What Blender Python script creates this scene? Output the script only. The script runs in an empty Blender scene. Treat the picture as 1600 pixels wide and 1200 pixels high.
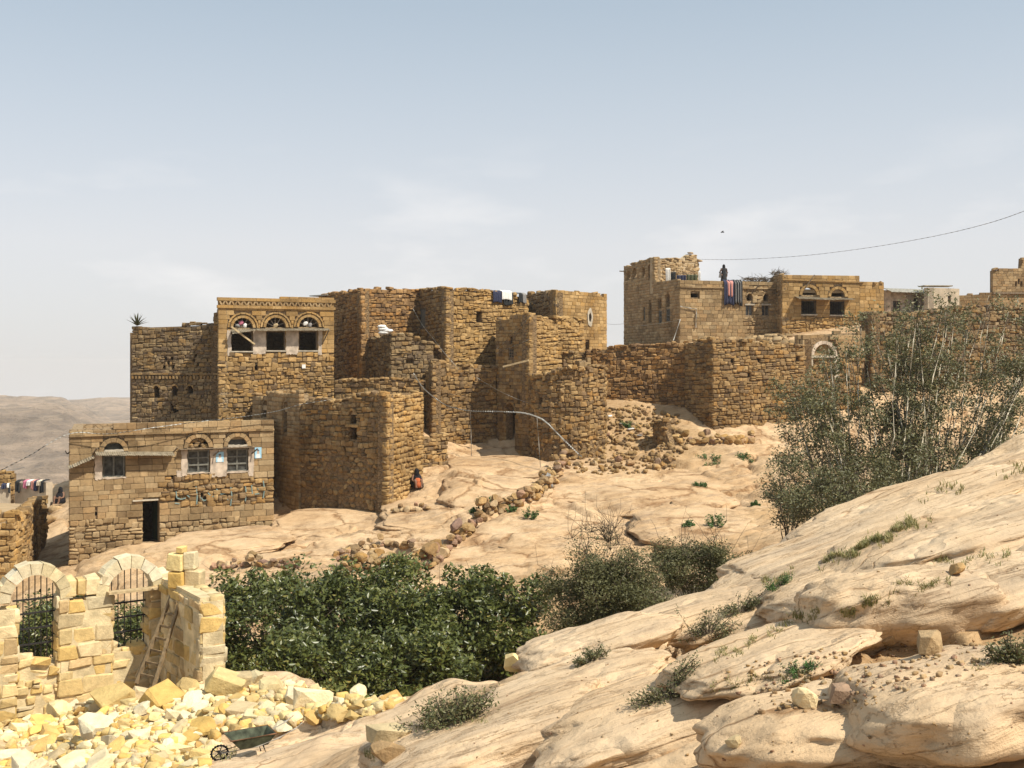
import bpy, bmesh, math, random
import numpy as np
from mathutils import Vector, Matrix, geometry
from mathutils.bvhtree import BVHTree

# ------------------------------------------------------------------ camera, sky, sun, exposure
F, HZ = 1700.0, 570.0            # focal length and eye-level row of the 1600 x 1200 photograph
scene = bpy.context.scene
col = scene.collection
cam_d = bpy.data.cameras.new('camera')
cam = bpy.data.objects.new('camera', cam_d)
col.objects.link(cam)
cam_d.sensor_width = 36.0
cam_d.lens = 36.0 * F / 1600.0
cam_d.shift_y = -(600.0 - HZ) / 1600.0
cam_d.clip_start = 0.1
cam_d.clip_end = 20000
cam.location = (0, 0, 0)
cam.rotation_euler = (math.radians(90), 0, 0)
scene.camera = cam

SUN = Vector((0.66, -0.41, 1.0)).normalized()      # towards the sun
SUN_EL = math.asin(SUN.z)
world = bpy.data.worlds.new('World')
scene.world = world
world.use_nodes = True
wn = world.node_tree.nodes
wl = world.node_tree.links
wn.clear()
w_out = wn.new('ShaderNodeOutputWorld')
w_bg = wn.new('ShaderNodeBackground')
w_bg.inputs['Strength'].default_value = 0.077
sky = wn.new('ShaderNodeTexSky')
sky.sky_type = 'NISHITA'
sky.sun_disc = False
sky.sun_elevation = SUN_EL
sky.sun_rotation = math.atan2(SUN.x, SUN.y)
sky.altitude = 2200
sky.air_density = 1.0
sky.dust_density = 3.2
sky.ozone_density = 1.2
w_tc = wn.new('ShaderNodeTexCoord')
# thin high cloud streaks everywhere round the horizon
w_sep = wn.new('ShaderNodeSeparateXYZ')
wl.new(w_tc.outputs['Generated'], w_sep.inputs[0])
w_map = wn.new('ShaderNodeMapping')
w_map.inputs['Scale'].default_value = (3.4, 3.4, 11.0)
w_map.inputs['Location'].default_value = (2.35, 0.4, 0.2)
wl.new(w_tc.outputs['Generated'], w_map.inputs['Vector'])
w_noise = wn.new('ShaderNodeTexNoise')
w_noise.inputs['Scale'].default_value = 1.6
w_noise.inputs['Detail'].default_value = 7
w_noise.inputs['Roughness'].default_value = 0.55
wl.new(w_map.outputs[0], w_noise.inputs['Vector'])
w_ramp = wn.new('ShaderNodeValToRGB')
w_ramp.color_ramp.elements[0].position = 0.52
w_ramp.color_ramp.elements[0].color = (0, 0, 0, 1)
w_ramp.color_ramp.elements[1].position = 0.74
w_ramp.color_ramp.elements[1].color = (0.62, 0.62, 0.62, 1)
wl.new(w_noise.outputs['Fac'], w_ramp.inputs[0])
w_band = wn.new('ShaderNodeMapRange')      # clouds thin out overhead
w_band.inputs['From Min'].default_value = 0.12
w_band.inputs['From Max'].default_value = 0.21
w_band.inputs['To Min'].default_value = 1.0
w_band.inputs['To Max'].default_value = 0.0
wl.new(w_sep.outputs['Z'], w_band.inputs['Value'])
w_mul = wn.new('ShaderNodeMath'); w_mul.operation = 'MULTIPLY'
wl.new(w_ramp.outputs['Color'], w_mul.inputs[0])
wl.new(w_band.outputs[0], w_mul.inputs[1])
# dust haze: the sky pales towards the horizon all the way round
w_hz = wn.new('ShaderNodeMapRange')
w_hz.inputs['From Min'].default_value = -0.02
w_hz.inputs['From Max'].default_value = 0.313
w_hz.inputs['To Min'].default_value = 0.95
w_hz.inputs['To Max'].default_value = 0.50
wl.new(w_sep.outputs['Z'], w_hz.inputs['Value'])
w_mixh = wn.new('ShaderNodeMix'); w_mixh.data_type = 'RGBA'
wl.new(w_hz.outputs[0], w_mixh.inputs['Factor'])
wl.new(sky.outputs[0], w_mixh.inputs['A'])
w_hr = wn.new('ShaderNodeValToRGB'); _e = w_hr.color_ramp.elements; _e.new(0.3)
w_hd = wn.new('ShaderNodeMapRange'); w_hd.inputs['From Max'].default_value = 0.35; wl.new(w_sep.outputs['Z'], w_hd.inputs['Value'])
for _x, _p, _c in zip(_e, (0.0, 0.3, 1.0), ((0.78, 0.77, 0.765), (0.92, 0.905, 0.895), (0.82, 0.96, 1.03))): _x.position = _p; _x.color = (*_c, 1)
wl.new(w_hd.outputs[0], w_hr.inputs[0])
w_hs = wn.new('ShaderNodeVectorMath'); w_hs.operation = 'SCALE'; w_hs.inputs['Scale'].default_value = 10.0
wl.new(w_hr.outputs[0], w_hs.inputs[0]); wl.new(w_hs.outputs[0], w_mixh.inputs['B'])
w_mix = wn.new('ShaderNodeMix'); w_mix.data_type = 'RGBA'
wl.new(w_mul.outputs[0], w_mix.inputs['Factor'])
wl.new(w_mixh.outputs['Result'], w_mix.inputs['A'])
w_mix.inputs['B'].default_value = (10.2, 10.0, 9.9, 1)
wl.new(w_mix.outputs['Result'], w_bg.inputs['Color'])
wl.new(w_bg.outputs[0], w_out.inputs['Surface'])

sun_d = bpy.data.lights.new('sun', 'SUN')
sun_d.energy = 5.0
sun_d.angle = math.radians(0.55)
sun_d.color = (1.0, 0.93, 0.80)
sun = bpy.data.objects.new('sun', sun_d)
col.objects.link(sun)
sun.location = (20, -20, 60)
sun.rotation_euler = (-SUN).to_track_quat('-Z', 'Y').to_euler()

scene.view_settings.view_transform = 'Standard'
scene.view_settings.look = 'None'
scene.view_settings.exposure = 0.32
scene.view_settings.gamma = 1.0
scene.view_settings.use_curve_mapping = False
scene.render.engine = 'CYCLES'
scene.cycles.max_bounces = 6
scene.cycles.diffuse_bounces = 3
scene.cycles.glossy_bounces = 2
scene.cycles.transmission_bounces = 3
scene.cycles.transparent_max_bounces = 6
scene.cycles.volume_bounces = 1
scene.cycles.sample_clamp_indirect = 6
scene.cycles.use_denoising = True

random.seed(7)
rng = np.random.default_rng(7)

# ------------------------------------------------------------------ helpers
def pt(u, d):
    return Vector(((u - 800.0) / F * d, d))

def px(u, v, d):
    return Vector(((u - 800.0) / F * d, d, (HZ - v) / F * d))

def proj(p):
    return 800 + F * p[0] / p[1], HZ - F * p[2] / p[1]

def tag(o, label=None, cat=None, group=None, kind=None):
    if label: o['label'] = label
    if cat: o['category'] = cat
    if group: o['group'] = group
    if kind: o['kind'] = kind
    return o

def empty(name, loc, label, cat, group=None):
    o = bpy.data.objects.new(name, None)
    o.empty_display_size = 0.3
    col.objects.link(o)
    o.location = loc
    return tag(o, label, cat, group)

def mesh_obj(name, verts, faces, mat, parent=None, origin=None, smooth=False, attr=None, sharp=None):
    """one mesh object; verts in world space, origin is the object's own world origin"""
    me = bpy.data.meshes.new(name)
    base = Vector((0, 0, 0))
    if parent is not None:
        q = parent
        while q is not None:
            base += q.location
            q = q.parent
    org = Vector(origin) if origin is not None else base.copy()
    v = np.asarray(verts, dtype=np.float64) - np.array(org)
    if isinstance(faces, np.ndarray):
        n = faces.shape[1]
        me.vertices.add(len(v)); me.vertices.foreach_set('co', v.astype(np.float32).ravel())
        me.loops.add(faces.size); me.loops.foreach_set('vertex_index', faces.astype(np.int32).ravel())
        me.polygons.add(len(faces))
        me.polygons.foreach_set('loop_start', np.arange(0, faces.size, n, dtype=np.int32))
        me.polygons.foreach_set('loop_total', np.full(len(faces), n, dtype=np.int32))
        me.update(calc_edges=True)
    else:
        me.from_pydata([tuple(p) for p in v], [], faces)
        me.update()
    if smooth:
        me.polygons.foreach_set('use_smooth', np.ones(len(me.polygons), dtype=bool))
    if attr is not None:
        a = me.attributes.new(attr[0], 'FLOAT', 'POINT')
        a.data.foreach_set('value', np.asarray(attr[1], dtype=np.float32))
    if mat is not None:
        me.materials.append(mat)
    o = bpy.data.objects.new(name, me)
    col.objects.link(o)
    o.parent = parent
    o.location = org - base
    return o

class MB:
    """collects shapes into one mesh"""
    def __init__(self):
        self.v = []; self.f = []; self.a = []
    def add(self, verts, faces, a=0.0):
        k = len(self.v)
        self.v += [tuple(p) for p in verts]
        self.f += [tuple(i + k for i in f) for f in faces]
        self.a += [a] * len(verts)
    def box(self, c, ax, ay, az, a=0.0):
        """centre and three half-axis vectors"""
        c, ax, ay, az = Vector(c), Vector(ax), Vector(ay), Vector(az)
        vs = [c + ax * i + ay * j + az * k for k in (-1, 1) for j in (-1, 1) for i in (-1, 1)]
        self.add(vs, [(0, 2, 3, 1), (4, 5, 7, 6), (0, 1, 5, 4), (2, 6, 7, 3), (0, 4, 6, 2), (1, 3, 7, 5)], a)
    def bar(self, p, q, w, h=None, a=0.0):
        p, q = Vector(p), Vector(q)
        d = q - p
        if d.length < 1e-6: return
        dn = d.normalized()
        up = Vector((0, 0, 1)) if abs(dn.z) < 0.95 else Vector((0, 1, 0))
        x = dn.cross(up).normalized(); y = x.cross(dn)
        self.box((p + q) / 2, x * w / 2, d / 2, y * (h or w) / 2, a)
    def tube(self, pts, rad, n=5, a=0.0):
        pts = [Vector(p) for p in pts]
        if not hasattr(rad, '__len__'): rad = [rad] * len(pts)
        vs, fs = [], []
        ref = None
        for i, p in enumerate(pts):
            d = (pts[min(i + 1, len(pts) - 1)] - pts[max(i - 1, 0)])
            d = d.normalized() if d.length > 1e-9 else Vector((0, 0, 1))
            if ref is None:
                ref = Vector((1, 0, 0)) if abs(d.x) < 0.8 else Vector((0, 1, 0))
            x = d.cross(ref).normalized(); y = d.cross(x); ref = y.cross(d) if y.length else ref
            ref = x.cross(d) * -1
            for k in range(n):
                t = 2 * math.pi * k / n
                vs.append(p + (x * math.cos(t) + y * math.sin(t)) * rad[i])
        for i in range(len(pts) - 1):
            for k in range(n):
                fs.append((i * n + k, i * n + (k + 1) % n, (i + 1) * n + (k + 1) % n, (i + 1) * n + k))
        fs.append(tuple(range(n))[::-1]); fs.append(tuple(range((len(pts) - 1) * n, len(pts) * n)))
        self.add(vs, fs, a)
    def build(self, name, mat, parent=None, origin=None, smooth=False, attr=None):
        return mesh_obj(name, self.v, self.f, mat, parent, origin, smooth, (attr, self.a) if attr else None)

# ------------------------------------------------------------------ noise (numpy)
_perm = np.random.default_rng(11).permutation(256)
_perm = np.concatenate([_perm, _perm, _perm])
_ga = np.random.default_rng(5).uniform(0, 2 * np.pi, 256)
def pnoise(x, y, seed=0):
    x = np.asarray(x, float) + seed * 17.31; y = np.asarray(y, float) + seed * 9.77
    xi = np.floor(x).astype(int); yi = np.floor(y).astype(int)
    xf = x - xi; yf = y - yi
    xi &= 255; yi &= 255
    def g(i, j, dx, dy):
        a = _ga[_perm[_perm[(xi + i) & 255] + ((yi + j) & 255)]]
        return np.cos(a) * dx + np.sin(a) * dy
    u = xf * xf * xf * (xf * (xf * 6 - 15) + 10); v = yf * yf * yf * (yf * (yf * 6 - 15) + 10)
    a = g(0, 0, xf, yf); b = g(1, 0, xf - 1, yf); c = g(0, 1, xf, yf - 1); d = g(1, 1, xf - 1, yf - 1)
    return (a * (1 - u) + b * u) * (1 - v) + (c * (1 - u) + d * u) * v
def fbm(x, y, o=4, seed=0, gain=0.5):
    s = 0; a = 1.0; f = 1.0
    for k in range(o):
        s = s + a * pnoise(x * f, y * f, seed + k * 3); a *= gain; f *= 2.03
    return s
def sstep(a, b, x):
    t = np.clip((x - a) / (b - a), 0, 1)
    return t * t * (3 - 2 * t)

# ------------------------------------------------------------------ materials
def new_mat(name):
    m = bpy.data.materials.new(name); m.use_nodes = True
    nt = m.node_tree; nt.nodes.clear()
    out = nt.nodes.new('ShaderNodeOutputMaterial')
    b = nt.nodes.new('ShaderNodeBsdfPrincipled')
    nt.links.new(b.outputs[0], out.inputs['Surface'])
    b.inputs['Roughness'].default_value = 0.9
    b.inputs['Specular IOR Level'].default_value = 0.2
    return m, nt, b
def N(nt, t, **kw):
    n = nt.nodes.new(t)
    for k, v in kw.items(): setattr(n, k, v)
    return n
def ramp(nt, stops, interp='LINEAR'):
    r = N(nt, 'ShaderNodeValToRGB'); cr = r.color_ramp; cr.interpolation = interp
    while len(cr.elements) < len(stops): cr.elements.new(0.5)
    for e, (p, c) in zip(cr.elements, stops):
        e.position = p; e.color = (*c, 1)
    return r
def noise(nt, vec, scale, detail=4, rough=0.55):
    n = N(nt, 'ShaderNodeTexNoise'); n.inputs['Scale'].default_value = scale
    n.inputs['Detail'].default_value = detail; n.inputs['Roughness'].default_value = rough
    if vec is not None: nt.links.new(vec, n.inputs['Vector'])
    return n
def mixc(nt, fac, a, b, mode='MIX'):
    m = N(nt, 'ShaderNodeMix', data_type='RGBA', blend_type=mode)
    for s, x in (('Factor', fac), ('A', a), ('B', b)):
        if isinstance(x, (int, float)): m.inputs[s].default_value = x
        elif isinstance(x, tuple): m.inputs[s].default_value = (*x, 1)
        else: nt.links.new(x, m.inputs[s])
    return m.outputs['Result']
def bump(nt, b, h, strength, dist, prev=None):
    n = N(nt, 'ShaderNodeBump'); n.inputs['Strength'].default_value = strength; n.inputs['Distance'].default_value = dist
    nt.links.new(h, n.inputs['Height'])
    if prev is not None: nt.links.new(prev, n.inputs['Normal'])
    nt.links.new(n.outputs[0], b.inputs['Normal'])
    return n.outputs[0]

def plain(name, c, rough=0.85, var=0.15, scale=6, bmp=0.3, metal=0.0):
    m, nt, b = new_mat(name)
    g = N(nt, 'ShaderNodeNewGeometry')
    n1 = noise(nt, g.outputs['Position'], scale, 5)
    d = tuple(x * (1 - var * 1.6) for x in c); e = tuple(min(1, x * (1 + var)) for x in c)
    r = ramp(nt, [(0.3, d), (0.7, e)])
    nt.links.new(n1.outputs['Fac'], r.inputs[0]); nt.links.new(r.outputs[0], b.inputs['Base Color'])
    b.inputs['Roughness'].default_value = rough; b.inputs['Metallic'].default_value = metal
    if bmp: bump(nt, b, noise(nt, g.outputs['Position'], scale * 6, 4).outputs['Fac'], bmp, 0.02)
    return m

def stone_mat(name, cols, mott=8.0, bscale=22.0, bdist=0.03, dark=(0.62, 1.12), stain=None):
    """every stone takes its own colour: object random for single stones, attribute srand for joined ones"""
    m, nt, b = new_mat(name)
    at = N(nt, 'ShaderNodeAttribute', attribute_name='srand')
    oi = N(nt, 'ShaderNodeObjectInfo')
    g = N(nt, 'ShaderNodeNewGeometry')
    add = N(nt, 'ShaderNodeMath', operation='ADD')
    nt.links.new(at.outputs['Fac'], add.inputs[0]); nt.links.new(oi.outputs['Random'], add.inputs[1])
    mul = N(nt, 'ShaderNodeMath', operation='MULTIPLY'); mul.inputs[1].default_value = 917.0
    nt.links.new(add.outputs[0], mul.inputs[0])
    wnz = N(nt, 'ShaderNodeTexWhiteNoise', noise_dimensions='1D')
    nt.links.new(mul.outputs[0], wnz.inputs['W'])
    n = len(cols)
    r = ramp(nt, [(i / n, c) for i, c in enumerate(cols)], 'CONSTANT')
    nt.links.new(wnz.outputs['Value'], r.inputs[0])
    sp = N(nt, 'ShaderNodeSeparateColor'); nt.links.new(wnz.outputs['Color'], sp.inputs[0])
    br = N(nt, 'ShaderNodeMapRange'); br.inputs['To Min'].default_value = 0.78; br.inputs['To Max'].default_value = 1.16
    nt.links.new(sp.outputs[1], br.inputs['Value'])
    c1 = mixc(nt, 1.0, r.outputs[0], br.outputs[0], 'MULTIPLY')
    n1 = noise(nt, g.outputs['Position'], mott, 6, 0.6)
    r2 = ramp(nt, [(0.28, (dark[0],) * 3), (0.68, (dark[1],) * 3)])
    nt.links.new(n1.outputs['Fac'], r2.inputs[0])
    c2 = mixc(nt, 1.0, c1, r2.outputs[0], 'MULTIPLY')
    # broad weathering over the whole wall
    n3 = noise(nt, g.outputs['Position'], 0.55, 4, 0.6)
    r3 = ramp(nt, [(0.30, (0.62, 0.58, 0.54)), (0.46, (0.94, 0.92, 0.90)), (0.66, (1.12, 1.11, 1.10))])
    nt.links.new(n3.outputs['Fac'], r3.inputs[0])
    c3 = mixc(nt, 1.0, c2, r3.outputs[0], 'MULTIPLY')
    nt.links.new(c3, b.inputs['Base Color'])
    b.inputs['Roughness'].default_value = 0.92
    h = noise(nt, g.outputs['Position'], bscale, 5, 0.65)
    bump(nt, b, h.outputs['Fac'], 0.8, bdist)
    return m

M = {}
M['brown'] = stone_mat('stone_brown', [(0.321, 0.201, 0.085), (0.365, 0.238, 0.105), (0.270, 0.171, 0.076), (0.343, 0.201, 0.073), (0.218, 0.148, 0.079), (0.386, 0.261, 0.122), (0.299, 0.201, 0.099), (0.197, 0.131, 0.071), (0.335, 0.224, 0.105)])
M['grey'] = stone_mat('stone_grey_brown', [(0.276, 0.185, 0.090), (0.313, 0.219, 0.112), (0.232, 0.157, 0.081), (0.295, 0.185, 0.077), (0.188, 0.136, 0.084), (0.332, 0.241, 0.130), (0.257, 0.185, 0.106), (0.169, 0.120, 0.075), (0.288, 0.206, 0.112)], dark=(0.55, 1.1))
M['red'] = stone_mat('stone_red_brown', [(0.328, 0.187, 0.075), (0.372, 0.222, 0.093), (0.275, 0.159, 0.066), (0.350, 0.187, 0.064), (0.224, 0.138, 0.070), (0.394, 0.243, 0.108), (0.305, 0.187, 0.087), (0.200, 0.121, 0.062), (0.342, 0.209, 0.093)])
M['tan'] = stone_mat('stone_tan', [(0.337, 0.236, 0.124), (0.374, 0.264, 0.141), (0.307, 0.214, 0.112), (0.352, 0.232, 0.115), (0.284, 0.196, 0.105), (0.389, 0.286, 0.162)], dark=(0.74, 1.1))
M['ochre'] = stone_mat('stone_ochre', [(0.392, 0.253, 0.108), (0.423, 0.282, 0.127), (0.361, 0.231, 0.095), (0.392, 0.238, 0.086), (0.329, 0.210, 0.088)], dark=(0.78, 1.1))
M['cream'] = stone_mat('stone_cream', [(0.639, 0.496, 0.254), (0.677, 0.544, 0.320), (0.580, 0.429, 0.197), (0.657, 0.553, 0.357), (0.600, 0.420, 0.160), (0.561, 0.410, 0.216)], dark=(0.70, 1.08), bdist=0.02)
M['heap'] = stone_mat('stone_heap', [(0.732, 0.580, 0.278), (0.772, 0.637, 0.353), (0.673, 0.492, 0.204), (0.752, 0.637, 0.408), (0.693, 0.464, 0.148), (0.633, 0.502, 0.297)], mott=5, dark=(0.74, 1.06), bscale=14, bdist=0.03)
M['boulder'] = stone_mat('stone_boulder', [(0.387, 0.258, 0.130), (0.440, 0.310, 0.168), (0.352, 0.228, 0.118), (0.414, 0.267, 0.118), (0.299, 0.202, 0.134), (0.466, 0.344, 0.202), (0.370, 0.224, 0.143)])
M['heap_pale'] = stone_mat('stone_heap_pale', [(0.757, 0.651, 0.404), (0.776, 0.680, 0.470), (0.718, 0.613, 0.376)], mott=5, dark=(0.74, 1.06), bscale=14, bdist=0.03)
M['heap_orange'] = stone_mat('stone_heap_orange', [(0.686, 0.451, 0.146), (0.627, 0.404, 0.146), (0.647, 0.470, 0.206)], mott=5, dark=(0.70, 1.06), bscale=14, bdist=0.03)
M['purple'] = stone_mat('stone_purple', [(0.26, 0.155, 0.10), (0.31, 0.195, 0.13), (0.23, 0.15, 0.115)])

def core_mat(name, c1, c2, cd, sc=3.4):
    m, nt, b = new_mat(name)
    g = N(nt, 'ShaderNodeNewGeometry')
    mp = N(nt, 'ShaderNodeMapping'); mp.inputs['Scale'].default_value = (1, 1, 1.7)
    nt.links.new(g.outputs['Position'], mp.inputs[0])
    v = N(nt, 'ShaderNodeTexVoronoi', feature='DISTANCE_TO_EDGE'); v.inputs['Scale'].default_value = sc
    nt.links.new(mp.outputs[0], v.inputs['Vector'])
    v2 = N(nt, 'ShaderNodeTexVoronoi'); v2.inputs['Scale'].default_value = sc
    nt.links.new(mp.outputs[0], v2.inputs['Vector'])
    sp = N(nt, 'ShaderNodeSeparateColor'); nt.links.new(v2.outputs['Color'], sp.inputs[0])
    cc = mixc(nt, sp.outputs[0], c1, c2)
    e = ramp(nt, [(0.0, (0, 0, 0)), (0.09, (1, 1, 1))]); nt.links.new(v.outputs['Distance'], e.inputs[0])
    c3 = mixc(nt, e.outputs[0], cd, cc)
    nz = noise(nt, g.outputs['Position'], 9, 5)
    r2 = ramp(nt, [(0.3, (0.75,) * 3), (0.7, (1.1,) * 3)]); nt.links.new(nz.outputs['Fac'], r2.inputs[0])
    nt.links.new(mixc(nt, 1.0, c3, r2.outputs[0], 'MULTIPLY'), b.inputs['Base Color'])
    bump(nt, b, e.outputs[0], 0.7, 0.05)
    return m
M['core_brown'] = core_mat('wall_core_brown', (0.22, 0.145, 0.075), (0.27, 0.18, 0.095), (0.15, 0.10, 0.055))
M['core_tan'] = core_mat('wall_core_tan', (0.31, 0.22, 0.125), (0.35, 0.255, 0.15), (0.21, 0.15, 0.09))
M['core_cream'] = core_mat('wall_core_cream', (0.60, 0.46, 0.24), (0.66, 0.52, 0.29), (0.57, 0.43, 0.22), 4.0)
M['voussoir'] = stone_mat('stone_voussoir', [(0.70, 0.61, 0.42), (0.64, 0.54, 0.33), (0.74, 0.67, 0.50), (0.66, 0.57, 0.38)], dark=(0.72, 1.08), bdist=0.02)
M['mortar'] = plain('lime_mortar', (0.60, 0.485, 0.29), 0.95, 0.22, 3.5, 0.8)
M['plaster'] = plain('white_plaster', (0.50, 0.41, 0.32), 0.9, 0.25, 3.0)
M['lime'] = plain('limewash', (0.46, 0.40, 0.31), 0.9, 0.2, 4.0)
M['mud'] = plain('mud_plaster', (0.42, 0.32, 0.20), 0.95, 0.2, 2.0)
M['concrete'] = plain('cement_render', (0.46, 0.38, 0.28), 0.95, 0.15, 2.5)
M['earth'] = plain('packed_earth_roof', (0.40, 0.29, 0.17), 0.95, 0.2, 1.5)
M['wood'] = plain('weathered_wood', (0.20, 0.15, 0.10), 0.85, 0.25, 9.0)
M['wood_pale'] = plain('pale_wood', (0.46, 0.35, 0.20), 0.8, 0.2, 9.0)
M['wood_ladder'] = plain('ladder_wood', (0.21, 0.15, 0.085), 0.85, 0.25, 9.0)
M['shutter'] = plain('grey_shutter', (0.17, 0.165, 0.14), 0.8, 0.25, 9.0)
M['iron'] = plain('dark_iron', (0.035, 0.032, 0.030), 0.6, 0.2, 20, 0.1, 0.3)
M['tin'] = plain('weathered_tin', (0.33, 0.28, 0.20), 0.65, 0.3, 5.0, 0.15, 0.25)
M['tin_pale'] = plain('pale_tin', (0.48, 0.45, 0.38), 0.6, 0.2, 5.0, 0.15, 0.2)
M['black'] = plain('black_cloth', (0.012, 0.012, 0.015), 0.9, 0.2, 8)
M['green_door'] = plain('dark_green_paint', (0.012, 0.028, 0.014), 0.7, 0.3, 6)
M['hose'] = plain('grey_hose', (0.50, 0.49, 0.45), 0.5, 0.08, 4, 0.0)
M['wire'] = plain('grey_wire', (0.30, 0.28, 0.25), 0.6, 0.1, 4, 0.0)
M['pole'] = plain('galvanised_pole', (0.38, 0.35, 0.30), 0.6, 0.1, 4, 0.0)
M['bark_pale'] = plain('pale_bark', (0.54, 0.48, 0.37), 0.85, 0.22, 10)
M['bark_dark'] = plain('dark_bark', (0.13, 0.10, 0.07), 0.9, 0.25, 10)
M['skin'] = plain('skin', (0.20, 0.11, 0.07), 0.6, 0.08, 10, 0.0)
M['turquoise'] = plain('turquoise_paint', (0.20, 0.27, 0.25), 0.85, 0.25, 12)
def cloth(name, c): M[name] = plain(name, c, 0.95, 0.12, 12, 0.2)
cloth('cloth_white', (0.74, 0.72, 0.68)); cloth('cloth_navy', (0.035, 0.04, 0.075)); cloth('cloth_pink', (0.52, 0.24, 0.20))
cloth('cloth_red', (0.42, 0.05, 0.04)); cloth('cloth_grey', (0.26, 0.25, 0.24)); cloth('cloth_charcoal', (0.03, 0.032, 0.034))
cloth('cloth_rust', (0.42, 0.11, 0.04)); cloth('cloth_rose', (0.55, 0.18, 0.26)); cloth('cloth_cream', (0.66, 0.55, 0.42))

# glass
m, nt, b = new_mat('dusty_glass')
b.inputs['Base Color'].default_value = (0.10, 0.115, 0.115, 1); b.inputs['Roughness'].default_value = 0.18
b.inputs['Specular IOR Level'].default_value = 0.6
g = N(nt, 'ShaderNodeNewGeometry'); nz = noise(nt, g.outputs['Position'], 5, 4)
r = ramp(nt, [(0.35, (0.018, 0.02, 0.02)), (0.75, (0.11, 0.11, 0.10))]); nt.links.new(nz.outputs['Fac'], r.inputs[0]); nt.links.new(r.outputs[0], b.inputs['Base Color'])
M['glass'] = m

def rock_mat():
    m, nt, b = new_mat('sandstone_ground')
    g = N(nt, 'ShaderNodeNewGeometry'); P = g.outputs['Position']
    at = N(nt, 'ShaderNodeAttribute', attribute_name='soil')
    fo = N(nt, 'ShaderNodeAttribute', attribute_name='fore')
    # coordinates along the strike, across it and through the beds
    def dot(v):
        d = N(nt, 'ShaderNodeVectorMath', operation='DOT_PRODUCT'); nt.links.new(P, d.inputs[0]); d.inputs[1].default_value = v; return d.outputs['Value']
    cb = N(nt, 'ShaderNodeCombineXYZ')
    for i, v in enumerate(((0.30, 0.07, 0.0), (-0.40, 1.75, 0.0), (-1.3, 0.55, 4.6))): nt.links.new(dot(v), cb.inputs[i])
    S = cb.outputs[0]
    n1 = noise(nt, P, 0.30, 6, 0.6)
    r1 = ramp(nt, [(0.30, (0.55, 0.385, 0.225)), (0.44, (0.63, 0.46, 0.285)), (0.58, (0.67, 0.51, 0.335)), (0.72, (0.58, 0.40, 0.235))])
    nt.links.new(n1.outputs['Fac'], r1.inputs[0])
    n2 = noise(nt, P, 1.7, 8, 0.66)
    r2 = ramp(nt, [(0.30, (0.84, 0.81, 0.77)), (0.50, (0.99, 0.98, 0.97)), (0.72, (1.06, 1.05, 1.04))])
    nt.links.new(n2.outputs['Fac'], r2.inputs[0])
    c = mixc(nt, 1.0, r1.outputs[0], r2.outputs[0], 'MULTIPLY')
    # grey brown varnish drawn out along the beds
    ns = noise(nt, S, 1.0, 10, 0.70)
    r3 = ramp(nt, [(0.46, (0, 0, 0)), (0.55, (0.48, 0.48, 0.48)), (0.68, (0.82, 0.82, 0.82))]); nt.links.new(ns.outputs['Fac'], r3.inputs[0])
    n3 = noise(nt, P, 0.45, 5, 0.6)
    r3b = ramp(nt, [(0.42, (0.12, 0.12, 0.12)), (0.62, (1, 1, 1))]); nt.links.new(n3.outputs['Fac'], r3b.inputs[0])
    f3 = N(nt, 'ShaderNodeMath', operation='MULTIPLY'); nt.links.new(r3.outputs[0], f3.inputs[0]); nt.links.new(r3b.outputs[0], f3.inputs[1])
    c = mixc(nt, f3.outputs[0], c, (0.37, 0.29, 0.21))
    # rusty bands
    n4 = noise(nt, P, 0.22, 5, 0.6)
    r4 = ramp(nt, [(0.58, (0, 0, 0)), (0.74, (0.45, 0.45, 0.45))]); nt.links.new(n4.outputs['Fac'], r4.inputs[0])
    c = mixc(nt, r4.outputs[0], c, (0.52, 0.315, 0.145))
    # sparse dark pits and thin bedding seams
    n5 = noise(nt, P, 15, 4, 0.6)
    r5 = ramp(nt, [(0.27, (0.42, 0.34, 0.27)), (0.36, (1, 1, 1))]); nt.links.new(n5.outputs['Fac'], r5.inputs[0])
    c = mixc(nt, 0.75, c, r5.outputs[0], 'MULTIPLY')
    n6 = noise(nt, S, 2.2, 6, 0.6)
    sub = N(nt, 'ShaderNodeMath', operation='SUBTRACT'); nt.links.new(n6.outputs['Fac'], sub.inputs[0]); sub.inputs[1].default_value = 0.5
    ab = N(nt, 'ShaderNodeMath', operation='ABSOLUTE'); nt.links.new(sub.outputs[0], ab.inputs[0])
    r6 = ramp(nt, [(0.0, (0.0, 0.0, 0.0)), (0.022, (1, 1, 1))]); nt.links.new(ab.outputs[0], r6.inputs[0])
    seam = mixc(nt, r3b.outputs[0], (1, 1, 1), r6.outputs[0])
    c = mixc(nt, 1.0, c, mixc(nt, seam, (0.70, 0.62, 0.54), (1, 1, 1)), 'MULTIPLY')
    inv = N(nt, 'ShaderNodeMath', operation='SUBTRACT'); inv.inputs[0].default_value = 1.0; nt.links.new(fo.outputs['Fac'], inv.inputs[1])
    n7 = noise(nt, P, 0.75, 9, 0.72)
    r7 = ramp(nt, [(0.32, (0.52, 0.45, 0.38)), (0.46, (0.80, 0.75, 0.69)), (0.66, (0.95, 0.91, 0.86))]); nt.links.new(n7.outputs['Fac'], r7.inputs[0])
    wv = N(nt, 'ShaderNodeMix', data_type='VECTOR'); wv.inputs['Factor'].default_value = 0.5
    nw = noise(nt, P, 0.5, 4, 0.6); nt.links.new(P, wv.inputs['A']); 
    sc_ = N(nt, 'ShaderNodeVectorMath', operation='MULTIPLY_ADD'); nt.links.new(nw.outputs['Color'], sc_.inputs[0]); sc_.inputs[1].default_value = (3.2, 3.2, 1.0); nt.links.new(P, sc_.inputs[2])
    vo = N(nt, 'ShaderNodeTexVoronoi', feature='DISTANCE_TO_EDGE'); vo.inputs['Scale'].default_value = 0.33; nt.links.new(sc_.outputs[0], vo.inputs['Vector'])
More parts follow.
